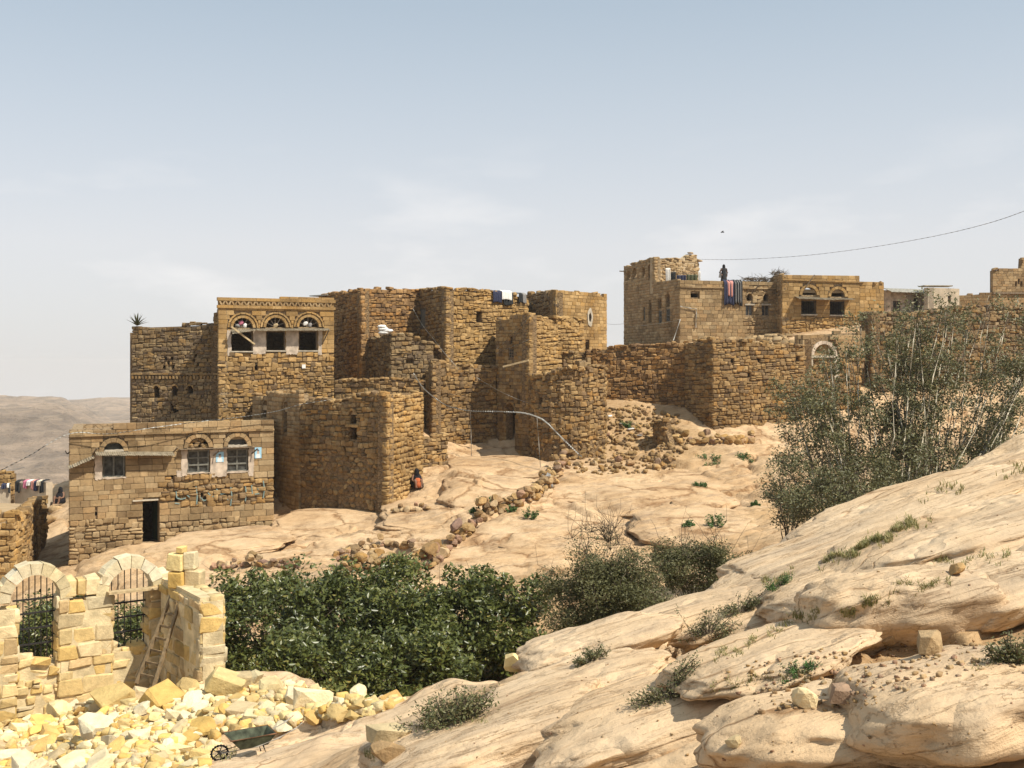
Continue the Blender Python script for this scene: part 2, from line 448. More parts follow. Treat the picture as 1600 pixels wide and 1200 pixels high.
    rv = ramp(nt, [(0.0, (0.0, 0.0, 0.0)), (0.028, (0.45, 0.45, 0.45)), (0.075, (1, 1, 1))]); nt.links.new(vo.outputs['Distance'], rv.inputs[0])
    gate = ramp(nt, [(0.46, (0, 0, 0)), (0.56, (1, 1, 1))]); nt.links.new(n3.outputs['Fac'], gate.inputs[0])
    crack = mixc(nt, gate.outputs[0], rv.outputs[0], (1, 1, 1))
    vil = mixc(nt, 1.0, mixc(nt, 1.0, c, r7.outputs[0], 'MULTIPLY'), mixc(nt, crack, (0.52, 0.43, 0.35), (1, 1, 1)), 'MULTIPLY')  # cracks in the rock; their dark colour also paints in ledge shadows
    n8 = noise(nt, S, 2.6, 9, 0.72)
    r8 = ramp(nt, [(0.34, (0.56, 0.49, 0.43)), (0.47, (0.92, 0.90, 0.87)), (0.62, (1.03, 1.02, 1.0))]); nt.links.new(n8.outputs['Fac'], r8.inputs[0])
    sc2 = N(nt, 'ShaderNodeVectorMath', operation='MULTIPLY_ADD'); nt.links.new(nw.outputs['Color'], sc2.inputs[0]); sc2.inputs[1].default_value = (0.9, 0.9, 0.3); nt.links.new(S, sc2.inputs[2])
    vo2 = N(nt, 'ShaderNodeTexVoronoi', feature='DISTANCE_TO_EDGE'); vo2.inputs['Scale'].default_value = 1.05; nt.links.new(sc2.outputs[0], vo2.inputs['Vector'])
    rv2 = ramp(nt, [(0.0, (0.0, 0.0, 0.0)), (0.012, (0.5, 0.5, 0.5)), (0.035, (1, 1, 1))]); nt.links.new(vo2.outputs['Distance'], rv2.inputs[0])
    gate2 = ramp(nt, [(0.42, (0, 0, 0)), (0.50, (1, 1, 1))]); nt.links.new(n3.outputs['Fac'], gate2.inputs[0])
    crack2 = mixc(nt, gate2.outputs[0], rv2.outputs[0], (1, 1, 1))
    fr_ = mixc(nt, 1.0, mixc(nt, r3b.outputs[0], c, mixc(nt, 1.0, c, r8.outputs[0], 'MULTIPLY')), mixc(nt, crack2, (0.50, 0.40, 0.31), (1, 1, 1)), 'MULTIPLY')
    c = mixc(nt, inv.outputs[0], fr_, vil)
    nd = noise(nt, P, 5, 6, 0.7)
    rd = ramp(nt, [(0.3, (0.33, 0.205, 0.10)), (0.6, (0.43, 0.29, 0.155)), (0.75, (0.52, 0.38, 0.23))]); nt.links.new(nd.outputs['Fac'], rd.inputs[0])
    c = mixc(nt, at.outputs['Fac'], c, rd.outputs[0])
    nt.links.new(c, b.inputs['Base Color'])
    b.inputs['Roughness'].default_value = 0.93
    p1 = bump(nt, b, ns.outputs['Fac'], 0.5, 0.08)
    p2 = bump(nt, b, seam, 0.5, 0.05, p1)
    p3 = bump(nt, b, n2.outputs['Fac'], 0.25, 0.08, p2)
    p3 = bump(nt, b, crack, 0.5, 0.10, p3)
    p3 = bump(nt, b, crack2, 0.5, 0.03, p3)
    p3 = bump(nt, b, n8.outputs['Fac'], 0.35, 0.035, p3)
    p3 = bump(nt, b, n7.outputs['Fac'], 0.30, 0.25, p3)
    bump(nt, b, noise(nt, P, 21, 7, 0.7).outputs['Fac'], 0.45, 0.018, p3)
    return m
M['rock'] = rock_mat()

def leaf_mat(name, cols, rough=0.45, trans=0.25):
    m, nt, b = new_mat(name)
    at = N(nt, 'ShaderNodeAttribute', attribute_name='srand')
    n = len(cols)
    r = ramp(nt, [(i / max(1, n - 1), c) for i, c in enumerate(cols)])
    nt.links.new(at.outputs['Fac'], r.inputs[0])
    nt.links.new(r.outputs[0], b.inputs['Base Color'])
    b.inputs['Roughness'].default_value = rough; b.inputs['Specular IOR Level'].default_value = 0.45
    tr = N(nt, 'ShaderNodeBsdfTranslucent'); nt.links.new(r.outputs[0], tr.inputs['Color'])
    mx = N(nt, 'ShaderNodeMixShader'); mx.inputs[0].default_value = trans
    out = [x for x in nt.nodes if x.type == 'OUTPUT_MATERIAL'][0]
    nt.links.new(b.outputs[0], mx.inputs[1]); nt.links.new(tr.outputs[0], mx.inputs[2]); nt.links.new(mx.outputs[0], out.inputs['Surface'])
    return m
M['leaf_fig'] = leaf_mat('fig_leaf', [(0.042, 0.056, 0.014), (0.075, 0.092, 0.022), (0.11, 0.126, 0.030), (0.165, 0.172, 0.042), (0.28, 0.225, 0.065)], 0.36)
M['leaf_olive'] = leaf_mat('olive_leaf', [(0.085, 0.09, 0.040), (0.13, 0.13, 0.055), (0.18, 0.168, 0.072), (0.26, 0.215, 0.10)], 0.5)
M['leaf_brown'] = leaf_mat('dry_thorn_leaf', [(0.070, 0.070, 0.024), (0.10, 0.10, 0.034), (0.12, 0.115, 0.038), (0.17, 0.14, 0.060)], 0.6)
M['leaf_shrub'] = leaf_mat('shrub_leaf', [(0.07, 0.085, 0.03), (0.11, 0.12, 0.045), (0.16, 0.15, 0.06), (0.22, 0.18, 0.09)], 0.55)
M['leaf_fresh'] = leaf_mat('fresh_leaf', [(0.045, 0.10, 0.02), (0.07, 0.14, 0.03), (0.10, 0.17, 0.04)], 0.5)
M['leaf_grass'] = leaf_mat('grass_blade', [(0.15, 0.155, 0.045), (0.21, 0.20, 0.065), (0.28, 0.24, 0.095), (0.38, 0.30, 0.15)], 0.6)

# ------------------------------------------------------------------ terrain: one sheet of bare sandstone
def zfore(x, y): return -1.94 + 0.311 * x - 0.1288 * y
def tps_fit(P, z, reg=0.02):
    n = len(P)
    r2 = ((P[:, None, :] - P[None, :, :]) ** 2).sum(-1)
    K = 0.5 * r2 * np.log(r2 + 1e-9) + reg * np.eye(n) * 50
    A = np.zeros((n + 3, n + 3)); A[:n, :n] = K; A[:n, n] = 1; A[:n, n + 1:] = P; A[n, :n] = 1; A[n + 1:, :n] = P.T
    return np.linalg.solve(A, np.concatenate([z, [0, 0, 0]]))
def tps_eval(P, w, X, Y):
    n = len(P); out = np.zeros(X.size); xr, yr = X.ravel(), Y.ravel()
    for a in range(0, X.size, 40000):
        r2 = (xr[a:a + 40000, None] - P[None, :, 0]) ** 2 + (yr[a:a + 40000, None] - P[None, :, 1]) ** 2
        out[a:a + 40000] = (0.5 * r2 * np.log(r2 + 1e-9)) @ w[:n] + w[n] + w[n + 1] * xr[a:a + 40000] + w[n + 2] * yr[a:a + 40000]
    return out.reshape(X.shape)
VCP = [  # (column, row, distance) on the village slope, read from where walls and rocks stand
    (108, 877, 47), (0, 905, 44), (-90, 905, 46), (225, 845, 48.2), (320, 845, 49.5), (430, 838, 51), (445, 815, 54), (470, 806, 53.4), (540, 803, 52),
    (605, 797, 50.9), (640, 775, 53), (662, 745, 54.5), (700, 724, 57.5), (740, 712, 60.5), (790, 706, 61.5), (830, 712, 60), (850, 738, 56.3),
    (760, 745, 55), (700, 765, 52.5), (760, 790, 49), (700, 805, 48.3), (800, 835, 44.5), (700, 885, 40.5), (560, 885, 40.5), (500, 855, 44.5), (420, 850, 46),
    (350, 870, 43.5), (860, 870, 41), (850, 930, 36), (840, 1000, 30.5), (800, 1045, 26.5), (900, 745, 55.5), (950, 742, 55.5), (1060, 732, 57), (1000, 700, 60),
    (960, 800, 49), (1100, 790, 50), (1020, 850, 43.5), (1180, 840, 40), (1180, 705, 58.5), (1080, 668, 61.5), (1010, 672, 63), (950, 664, 63.5),
    (1115, 682, 61.5), (1200, 688, 61), (1260, 694, 61), (1400, 690, 62), (1330, 700, 58), (1300, 800, 43), (1450, 780, 40), (1600, 690, 65), (1700, 700, 60),
    (600, 690, 64.5), (560, 700, 63), (680, 695, 61.5), (720, 650, 67), (340, 725, 60), (210, 670, 62.5), (520, 690, 61), (640, 660, 62), (870, 565, 72), (960, 558, 73), (1060, 537, 79), (1200, 527, 80),
    (1400, 500, 83), (1600, 485, 88), (1700, 485, 85), (60, 862, 54), (85, 815, 63), (40, 790, 66), (-60, 800, 62), (940, 565, 69), (1100, 556, 70), (1300, 545, 72), (1500, 500, 75)]
VP = np.array([[(u - 800) / F * d, d] for u, v, d in VCP] + [[-7, 31], [-12, 30], [-18, 31], [-2, 24], [2, 22], [5, 26], [12, 31], [20, 38], [30, 60], [-28, 46], [-34, 60], [-7, 37], [-14, 38], [-22, 38], [1.5, 36], [6, 33]], float)
VZ = np.array([(HZ - v) / F * d for u, v, d in VCP] + [-8.9, -9.2, -9.4, -7.4, -7.1, -7.0, -6.2, -5.4, -4.6, -9.6, -10.5, -8.0, -8.4, -9.0, -7.35, -7.0], float)
VW = tps_fit(VP, VZ)
EDGE = [(-60, 20), (-30, 24.0), (-16, 24.4), (-10, 25.6), (-7.2, 26.4), (-5.6, 24.2), (-4.2, 19.5), (-2.9, 16.4), (-2.0, 14.4), (-1.2, 13.2), (-0.15, 12.9), (0.71, 12.2), (1.63, 13.9), (2.78, 15.9), (4.5, 18), (6.95, 19.9), (10.35, 22.3), (20, 29), (60, 58)]
def poly_sd(X, Y, line):
    """signed distance to a polyline, positive on its far (left-hand) side, and the arc position of the foot point"""
    best = np.full(X.shape, 1e9); sgn = np.ones(X.shape); arc = np.zeros(X.shape); acc = 0.0
    for (ax, ay), (bx, by) in zip(line[:-1], line[1:]):
        dx, dy = bx - ax, by - ay; L = math.hypot(dx, dy)
        if L < 1e-6: continue
        t = np.clip(((X - ax) * dx + (Y - ay) * dy) / (L * L), 0, 1)
        d = np.hypot(X - ax - t * dx, Y - ay - t * dy)
        side = np.sign(dx * (Y - ay) - dy * (X - ax))
        m = d < best - 1e-9
        best = np.where(m, d, best); sgn = np.where(m, side, sgn); arc = np.where(m, acc + t * L, arc); acc += L
    return best * sgn, arc, acc
def base_z(X, Y):
    zv = tps_eval(VP, VW, X, Y)
    start = np.where(X < -14, 68.0, 92.0)
    far = sstep(0, 1, (Y - start) / 160.0)
    zv = np.clip(zv, -14, 9) * (1 - far) + (-125.0) * far
    sd, _, _ = poly_sd(X, Y, EDGE)
    sd = sd + fbm(X * 0.45, Y * 0.45, 3, 4) * 0.8
    k = sstep(-0.25, 2.6, sd)
    zf = np.minimum(zfore(X, Y), 6.0) + 0.62 * np.exp(-(((X + 10.2) / 3.4) ** 2 + ((Y - 21.8) / 2.2) ** 2)) + 0.25 * np.exp(-(((X + 6.2) / 2.0) ** 2 + ((Y - 20.3) / 1.8) ** 2))
    return zf * (1 - k) + zv * k, k
def ground_hit(u, v, lo=3.0, hi=110.0):
    d = np.geomspace(lo, hi, 1500); X = (u - 800) / F * d
    z, _ = base_z(X, d); g = (HZ - v) / F * d - z
    i = np.argmax(g < 0)
    if i == 0: i = len(d) - 1
    return X[i], d[i]
# traced ledges: pixels along the lip from left to right, height in metres, fall-off length
LEDGES = [
    ([(1376, 790), (1430, 776), (1476, 768), (1540, 752), (1610, 736)], 0.16, 0.8), ([(1400, 822), (1476, 806), (1540, 786), (1610, 764)], 0.15, 0.7),
    ([(1430, 876), (1470, 868), (1520, 853), (1560, 838), (1620, 818)], 0.36, 1.5), ([(1200, 955), (1250, 922), (1303, 892), (1346, 862), (1433, 823)], 0.15, 0.8),
    ([(1310, 945), (1377, 924), (1430, 914), (1490, 905)], 0.12, 0.6), ([(1285, 985), (1340, 1014), (1400, 1012), (1450, 1004), (1511, 1008), (1570, 992)], 0.14, 0.9),
    ([(1466, 938), (1500, 952), (1554, 959), (1620, 962)], 0.12, 0.8), ([(1150, 1060), (1190, 1054), (1225, 1048), (1277, 1028), (1345, 1022)], 0.24, 0.9),
    ([(1190, 1162), (1240, 1182), (1300, 1188), (1370, 1188), (1460, 1180)], 0.10, 0.9), ([(1425, 1176), (1506, 1156), (1560, 1150), (1630, 1163)], 0.16, 0.5),
    ([(616, 1212), (634, 1180), (655, 1150), (700, 1128), (760, 1118), (830, 1112), (930, 1106)], 0.30, 0.9), ([(880, 1138), (950, 1122), (1000, 1108), (1121, 1098), (1220, 1110), (1260, 1130)], 0.17, 0.7),
    ([(915, 992), (940, 982), (975, 972), (1012, 976), (1050, 968)], 0.10, 0.6), ([(1030, 952), (1080, 942), (1130, 927), (1185, 905)], 0.09, 0.6),
    ([(1000, 1012), (1018, 1014), (1060, 1000), (1130, 985), (1180, 975)], 0.06, 0.6), ([(1100, 1000), (1180, 985), (1260, 962), (1310, 950)], 0.10, 0.6), ([(1540, 1066), (1572, 1090), (1620, 1098)], 0.30, 0.6),
    ([(790, 1080), (850, 1066), (920, 1052), (980, 1040)], 0.08, 0.5), ([(1090, 1030), (1160, 1012), (1230, 990)], 0.09, 0.5), ([(1240, 870), (1300, 842), (1350, 815)], 0.10, 0.5),
    ([(960, 770), (985, 779), (1006, 778), (1021, 794), (1040, 800), (1081, 785), (1110, 776)], 0.55, 1.6), ([(880, 784), (905, 799), (925, 814)], 0.28, 0.8),
    ([(685, 748), (725, 764), (749, 782), (780, 785)], 0.5, 2.2), ([(430, 812), (480, 817), (515, 809), (545, 827), (580, 822)], 0.22, 0.8), ([(625, 818), (690, 813), (738, 818)], 0.24, 0.9),
    ([(330, 866), (410, 832), (476, 819)], 0.14, 0.8), ([(655, 905), (742, 897), (840, 905)], 0.2, 0.8), ([(960, 796), (987, 808), (1012, 810), (1050, 806)], 0.25, 0.8),
    ([(275, 850), (300, 854), (334, 854), (365, 856)], 0.35, 0.8), ([(1085, 740), (1130, 756), (1180, 750)], 0.25, 1.0), ([(1060, 700), (1110, 706), (1190, 704)], 0.2, 0.8), ([(900, 840), (960, 836), (1030, 842)], 0.2, 0.8),
    ([(700, 850), (760, 842), (830, 852)], 0.12, 0.7), ([(840, 960), (900, 950), (960, 960)], 0.2, 0.8), ([(1050, 820), (1120, 826), (1190, 815)], 0.22, 0.8), ([(670, 735), (730, 726), (800, 722), (850, 730)], 0.12, 0.7)]
LEDGE_PLAN = [([ground_hit(u, v) for u, v in pts], h * (0.62 if i < 20 else 0.9), fl * (0.7 if i < 20 else 1)) for i, (pts, h, fl) in enumerate(LEDGES)]
SOIL = [(1200, 1085, 1.0, 0.8), (1290, 1075, 1.2, 0.8), (1480, 1030, 1.0, 0.9), (1150, 1110, 0.7, 0.5), (1570, 1000, 1.2, 0.8), (700, 1115, 1.0, 0.5), (610, 1150, 0.8, 0.6), (1000, 690, 3.4, 1.0), (1050, 700, 2.5, 0.9), (970, 660, 2.5, 0.9),
        (840, 1000, 3.0, 0.9), (860, 950, 3.0, 0.8), (780, 1040, 3.0, 0.9), (110, 900, 5.0, 0.45), (1110, 850, 2.2, 0.6), (60, 900, 4.0, 0.5), (150, 1090, 3.0, 0.6), (40, 1120, 3.0, 0.6), (300, 1090, 2.0, 0.6), (1240, 800, 3.0, 0.7), (1000, 860, 2.0, 0.5)]
def plates(x, y, seed):
    """jointed slabs: distance to the joint, and per slab a level and two tilts"""
    xi = np.floor(x).astype(int); yi = np.floor(y).astype(int)
    f1 = np.full(x.shape, 9.0); f2 = f1.copy(); lev = np.zeros_like(x); tx = lev.copy(); ty = lev.copy(); cx = lev.copy(); cy = lev.copy()
    def rnd(i, j, k): return _perm[(_perm[(i + seed * 13 + k * 57) & 255] + j + k * 31) & 255] / 255.0
    for dj in (-1, 0, 1):
        for di in (-1, 0, 1):
            i = xi + di; j = yi + dj
            px_ = i + 0.1 + 0.8 * rnd(i, j, 1); py_ = j + 0.1 + 0.8 * rnd(i, j, 2)
            d = np.hypot(x - px_, y - py_); m = d < f1
            f2 = np.where(m, f1, np.minimum(f2, d)); f1 = np.where(m, d, f1)
            lev = np.where(m, rnd(i, j, 3), lev); tx = np.where(m, rnd(i, j, 4), tx); ty = np.where(m, rnd(i, j, 5), ty); cx = np.where(m, x - px_, cx); cy = np.where(m, y - py_, cy)
    return f2 - f1, (lev - 0.5) * sstep(0.0, 0.14, f2 - f1), ((tx - 0.5) * cx + (ty - 0.5) * cy) * sstep(0.0, 0.14, f2 - f1)
def make_ground():
    ks = np.concatenate([np.linspace(-1.3, -0.7, 12)[:-1], np.linspace(-0.7, -0.52, 30)[:-1], np.linspace(-0.52, 0.54, 510), np.linspace(0.54, 0.72, 50)[1:], np.linspace(0.72, 1.3, 12)[1:]])
    ys = np.concatenate([[0.6, 0.9, 1.3, 1.8, 2.3, 2.8], np.geomspace(3.2, 26, 350), np.geomspace(26, 37, 56)[1:], np.geomspace(37, 64, 310)[1:], np.geomspace(64, 85, 50)[1:], np.geomspace(85, 420, 30)[1:]])
    # widen the near rows so that the sheet reaches round the camera
    K, Yg = np.meshgrid(ks, ys)
    X = K * (Yg + 0.0) * (1 + 6 * np.exp(-Yg / 1.2))
    Y = Yg.copy()
    Y[0, :] = -14; X[0, :] = K[0, :] * 22; Y[1, :] = -4; X[1, :] = K[1, :] * 16; Y[2, :] = 0.2; X[2, :] = K[2, :] * 9.5
    Z, kv = base_z(X, Y)
    fore = 1 - kv
    near = np.exp(-np.maximum(Y - 60, 0) / 40)
    # undulation
    Z += fore * (fbm(X * 0.55, Y * 0.55, 3, 1) * 0.22 + fbm(X * 2.1, Y * 2.1, 3, 2) * 0.022)
    Z += kv * near * (fbm(X * 0.16, Y * 0.13, 3, 3) * 0.28 + fbm(X * 0.7, Y * 0.6, 3, 5) * 0.05)
    # thin beds cropping out along the slope: each steps up away from the viewer and dips gently behind its lip
    a = X * 0.97 + Y * 0.22; c = Y * 0.97 - X * 0.22
    t = fbm(a * 0.13, c * 0.42, 3, 8) * 2.6 + c * 0.42
    fr = t - np.floor(t)
    rough = 0.35 + 1.0 * np.clip(fbm(X * 0.3, Y * 0.3, 3, 12) * 1.4 + 0.35, 0, 1)
    Z += fore * (sstep(0.80, 0.97, fr) - fr) * 0.10 * rough
    t = fbm(a * 0.35, c * 1.3, 4, 21) * 3.0 + c * 1.7
    fr = t - np.floor(t)
    Z += fore * (sstep(0.62, 0.97, fr) - fr) * 0.02 * rough
    # jointed slabs with clefts between them
    wx = fbm(X * 0.5, Y * 0.5, 3, 95) * 0.55; wy = fbm(X * 0.5, Y * 0.5, 3, 96) * 0.55
    e, lv, tl = plates((a + wx * 1.8) / 4.0, (c + wy) / 1.7, 3)
    Z += fore * rough * (lv * 0.22 + tl * 0.26 - 0.10 * np.exp(-(e / 0.03) ** 2) - 0.03 * np.exp(-(e / 0.2) ** 2))
    wx = fbm(X * 0.16, Y * 0.16, 3, 97) * 1.9; wy = fbm(X * 0.16, Y * 0.16, 3, 98) * 1.9
    e, lv, tl = plates((X + wx) / 6.2, (Y * 1.0 + X * 0.12 + wy) / 4.2, 5)
    Z += kv * near * (lv * 0.30 + tl * 0.32 - 0.16 * np.exp(-(e / 0.035) ** 2) - 0.10 * np.exp(-(e / 0.16) ** 2))
    wx = fbm(X * 0.4, Y * 0.4, 3, 99) * 0.8
    e, lv, tl = plates((X + wx) / 2.1, (Y + wx) / 1.9, 7)
    Z += kv * near * (lv * 0.05 + tl * 0.10 - 0.06 * np.exp(-(e / 0.06) ** 2)) * np.clip(fbm(X * 0.15, Y * 0.15, 2, 88) * 2 + 0.4, 0, 1)
    t = fbm(X * 0.10, Y * 0.22, 4, 30) * 3.5 + Y * 0.22 + X * 0.03
    fr = t - np.floor(t)
    Z += kv * near * (sstep(0.80, 0.96, fr) - fr) * 0.26 * np.clip(fbm(X * 0.12, Y * 0.12, 2, 33) * 1.5 + 0.55, 0.1, 1)
    t = fbm(X * 0.3, Y * 0.5, 4, 41) * 3.0 + Y * 0.5
    fr = t - np.floor(t)
    Z += kv * near * (sstep(0.78, 0.96, fr) - fr) * 0.08
    DX = np.zeros_like(X); DY = np.zeros_like(X)
    for line, h, fl in LEDGE_PLAN:
        xs = [p[0] for p in line]; yy = [p[1] for p in line]
        m = (X > min(xs) - 5) & (X < max(xs) + 5) & (Y > min(yy) - 5) & (Y < max(yy) + 7)
        if not m.any(): continue
        xm, ym = X[m], Y[m]
        sd, arc, L = poly_sd(xm, ym, line)
        wob = 0.14 * h + 0.015
        sd = sd + fbm(xm * 1.6, ym * 1.6, 3, 50) * wob + fbm(xm * 0.6, ym * 0.6, 2, 51) * wob * 2
        tap = sstep(0, 0.18, arc / L) * sstep(0, 0.18, 1 - arc / L)
        w = np.maximum(0.07 + 0.1 * h, np.where(ym < 30, 0.014, 0.006) * ym)
        up = sstep(0, w, sd)
        Z[m] += tap * h * (up * np.exp(-np.maximum(sd - w, 0) / fl) - 0.22 * (sd < 0) * np.exp(-np.abs(sd) / (0.25 + h * 0.5)))
        sh = (0.5 if ym.mean() < 26 else 0.0) * tap * up * h * np.exp(-np.maximum(sd - w, 0) / (0.9 * h + 0.05))
        gx = line[-1][0] - line[0][0]; gy = line[-1][1] - line[0][1]; gl = math.hypot(gx, gy)
        DX[m] += sh * gy / gl; DY[m] -= sh * gx / gl
    X = X + DX; Y = Y + DY
    soil = np.zeros_like(X)
    for u, v, r, s in SOIL:
        gx, gy = ground_hit(u, v)
        soil = np.maximum(soil, s * np.exp(-((X - gx) ** 2 + ((Y - gy) * 0.8) ** 2) / (r * r)))
    soil = np.clip(soil * 1.3 + fbm(X * 1.3, Y * 1.3, 4, 60) * 0.5 * (soil > 0.05), 0, 1)
    nr, nc = X.shape
    idx = np.arange(nr * nc).reshape(nr, nc)
    faces = np.stack([idx[:-1, :-1], idx[:-1, 1:], idx[1:, 1:], idx[1:, :-1]], -1).reshape(-1, 4)
    V = np.stack([X, Y, Z], -1).reshape(-1, 3)
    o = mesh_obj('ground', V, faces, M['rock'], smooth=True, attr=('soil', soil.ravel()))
    fa = o.data.attributes.new('fore', 'FLOAT', 'POINT'); fa.data.foreach_set('value', fore.ravel().astype(np.float32))
    tag(o, 'bare tan sandstone slope with ledges running down into the gully', None, None, 'structure')
    return V, faces
GV, GF = make_ground()
G_BVH = BVHTree.FromPolygons([Vector(p) for p in GV], [tuple(f) for f in GF.tolist()])
OUT_BVH = []
def gz(x, y):
    h = G_BVH.ray_cast(Vector((x, y, 60)), Vector((0, 0, -1)))
    zz = [q[0].z for q in (t.ray_cast(Vector((x, y, 60)), Vector((0, 0, -1))) for t in OUT_BVH) if q[0] is not None]
    if zz and h[0] is not None: return max(zz + [h[0].z])
    return h[0].z if h[0] is not None else float(base_z(np.array([x]), np.array([y]))[0][0])
def gpx(u, v):
    d = Vector(((u - 800) / F, 1, (HZ - v) / F)).normalized()
    best = None
    for t in [G_BVH] + OUT_BVH:
        h = t.ray_cast(Vector((0, 0, 0)) + d * 1.5, d)
        if h[0] is not None and (best is None or h[0].y < best.y): best = h[0]
    return best

# far country: valley floor and bare terraced hills
def hill_mat():
    m, nt, b = new_mat('far_hill')
    g = N(nt, 'ShaderNodeNewGeometry'); P = g.outputs['Position']
    mp = N(nt, 'ShaderNodeMapping'); mp.inputs['Scale'].default_value = (0.006, 0.006, 0.09); nt.links.new(P, mp.inputs[0])
    n1 = noise(nt, mp.outputs[0], 1.0, 8, 0.65)
    r1 = ramp(nt, [(0.32, (0.19, 0.14, 0.10)), (0.5, (0.34, 0.25, 0.175)), (0.68, (0.47, 0.345, 0.24))]); nt.links.new(n1.outputs['Fac'], r1.inputs[0])
    n2 = noise(nt, P, 0.035, 8, 0.7)
    r2 = ramp(nt, [(0.35, (0.55, 0.55, 0.52)), (0.6, (1.1, 1.08, 1.05))]); nt.links.new(n2.outputs['Fac'], r2.inputs[0])
    nt.links.new(mixc(nt, 1.0, r1.outputs[0], r2.outputs[0], 'MULTIPLY'), b.inputs['Base Color'])
    p = bump(nt, b, n1.outputs['Fac'], 1.0, 26.0)
    bump(nt, b, n2.outputs['Fac'], 0.9, 10.0, p)
    return m
M['hill'] = hill_mat()
def hill_sheet(name, y0, y1, x0, x1, hf, nx, ny, label):
    xs = np.linspace(x0, x1, nx); ys = np.linspace(y0, y1, ny)
    X, Y = np.meshgrid(xs, ys); Z = hf(X, Y)
    idx = np.arange(nx * ny).reshape(ny, nx)
    fc = np.stack([idx[:-1, :-1], idx[:-1, 1:], idx[1:, 1:], idx[1:, :-1]], -1).reshape(-1, 4)
    tag(mesh_obj(name, np.stack([X, Y, Z], -1).reshape(-1, 3), fc, M['hill'], smooth=True), label, None, None, 'structure')
def near_hill(X, Y):
    u = 800 + F * X / Y
    top = -37 + 5 * np.sin(X * 0.004 + 1) + fbm(X * 0.006, Y * 0.006, 4, 70) * 9 - 26 * sstep(70, 190, u) * (u < 1500)
    t = sstep(560, 980, Y + fbm(X * 0.008, Y * 0.008, 3, 71) * 90)
    z = -128 + (top + 128) * t
    s = z / 11.0 + fbm(X * 0.01, Y * 0.01, 3, 74) * 0.8
    fr = s - np.floor(s)
    z = z + t * (sstep(0.6, 0.9, fr) - fr) * 7
    return z + fbm(X * 0.03, Y * 0.03, 4, 72) * 4 * t
def far_hill(X, Y):
    u = 800 + F * X / Y
    dome = np.exp(-((u - 170) / 95.0) ** 2) * 22 + np.exp(-((u + 250) / 200.0) ** 2) * 14 + np.exp(-((u - 700) / 300.0) ** 2) * 18 + np.exp(-((u - 1500) / 300.0) ** 2) * 14
    t = sstep(1150, 1700, Y)
    z = -120 + (44 + dome) * t + (sstep(1700, 2800, Y) * -85)
    rid = np.abs(fbm(X * 0.0055, Y * 0.0035, 4, 80))
    return z + (18 * rid - 3) * t
hill_sheet('hill', 380, 1500, -1500, 1600, near_hill, 260, 130, 'bare terraced hillside across the valley')
hill_sheet('hill', 1100, 2900, -2600, 2600, far_hill, 240, 110, 'rounded dusty hill behind the terraced hillside')
tag(mesh_obj('valley_floor', [(-9000, -200, -131), (9000, -200, -131), (9000, 1600, -131), (-9000, 1600, -131), (9000, 9000, -420), (-9000, 9000, -420)], [(0, 1, 2, 3), (3, 2, 4, 5)], M['hill']), 'wide dry valley floor below the hills', None, None, 'structure')

# ------------------------------------------------------------------ stone templates (shared mesh data)
def hull(points):
    bm = bmesh.new()
    for p in points: bm.verts.new(p)
    r = bmesh.ops.convex_hull(bm, input=bm.verts)
    bmesh.ops.delete(bm, geom=[e for e in r['geom_interior'] if isinstance(e, bmesh.types.BMVert)], context='VERTS')
    bm.verts.ensure_lookup_table(); bm.verts.index_update()
    bmesh.ops.recalc_face_normals(bm, faces=bm.faces)
    v = np.array([tuple(x.co) for x in bm.verts]); f = [[x.index for x in fc.verts] for fc in bm.faces]
    bm.free()
    return v, np.array(f, dtype=np.int32)
def t_block(c, jit, rg):
    pts = []
    for sx in (-1, 1):
        for sy in (-1, 1):
            for sz in (-1, 1):
                s = np.array([sx, sy, sz]) * 0.5
                off = rg.uniform(-jit, jit, 3)
                for k in range(3):
                    q = s.copy()
                    for j in range(3):
                        if j != k: q[j] -= np.sign(q[j]) * c * rg.uniform(0.6, 1.4)
                    pts.append(q + off + rg.uniform(-jit, jit, 3) * 0.4)
    return hull(pts)
def t_boulder(rg, sub=2, amp=0.14):
    bm = bmesh.new(); bmesh.ops.create_icosphere(bm, subdivisions=sub, radius=0.5)
    v = np.array([tuple(x.co) for x in bm.verts]); f = np.array([[x.index for x in fc.verts] for fc in bm.faces], dtype=np.int32); bm.free()
    # boxy and lumpy
    v = np.sign(v) * (np.abs(v) * 2) ** 0.8 * 0.5
    for k in range(9):
        d = rg.normal(size=3); d /= np.linalg.norm(d)
        h = rg.uniform(0.24, 0.40)
        over = np.maximum(v @ d - h, 0)
        v = v - over[:, None] * d[None] * 0.85
    return v + rg.normal(size=v.shape) * amp * 0.12, f
def t_quarry(rg, n=13):
    p = rg.uniform(-0.5, 0.5, (n, 3)); 
    k = np.argmax(np.abs(p), 1)
    for i in range(n): p[i, k[i]] = np.sign(p[i, k[i]]) * rg.uniform(0.40, 0.5)
    return hull(p)
_rg = np.random.default_rng(3)
TPL = {'ashlar': [t_block(0.045, 0.012, _rg) for _ in range(8)], 'rubble': [t_block(0.12, 0.085, _rg) for _ in range(16)],
       'boulder': [t_boulder(_rg) for _ in range(10)], 'quarry': [t_quarry(_rg, 22) if i % 2 else t_block(0.10, 0.15, _rg) for i in range(14)], 'lime': [t_block(0.085, 0.06, _rg) for _ in range(12)]}
_tmesh = {}
def tpl_mesh(kind, k, mat):
    key = (kind, k, mat.name)
    if key not in _tmesh:
        v, f = TPL[kind][k]
        me = bpy.data.meshes.new('stone_' + kind)
        me.from_pydata([tuple(p) for p in v], [], [tuple(q) for q in f.tolist()])
        if kind in ('none',):
            me.polygons.foreach_set('use_smooth', np.ones(len(me.polygons), dtype=bool))
        me.materials.append(mat); me.update()
        _tmesh[key] = me
    return _tmesh[key]

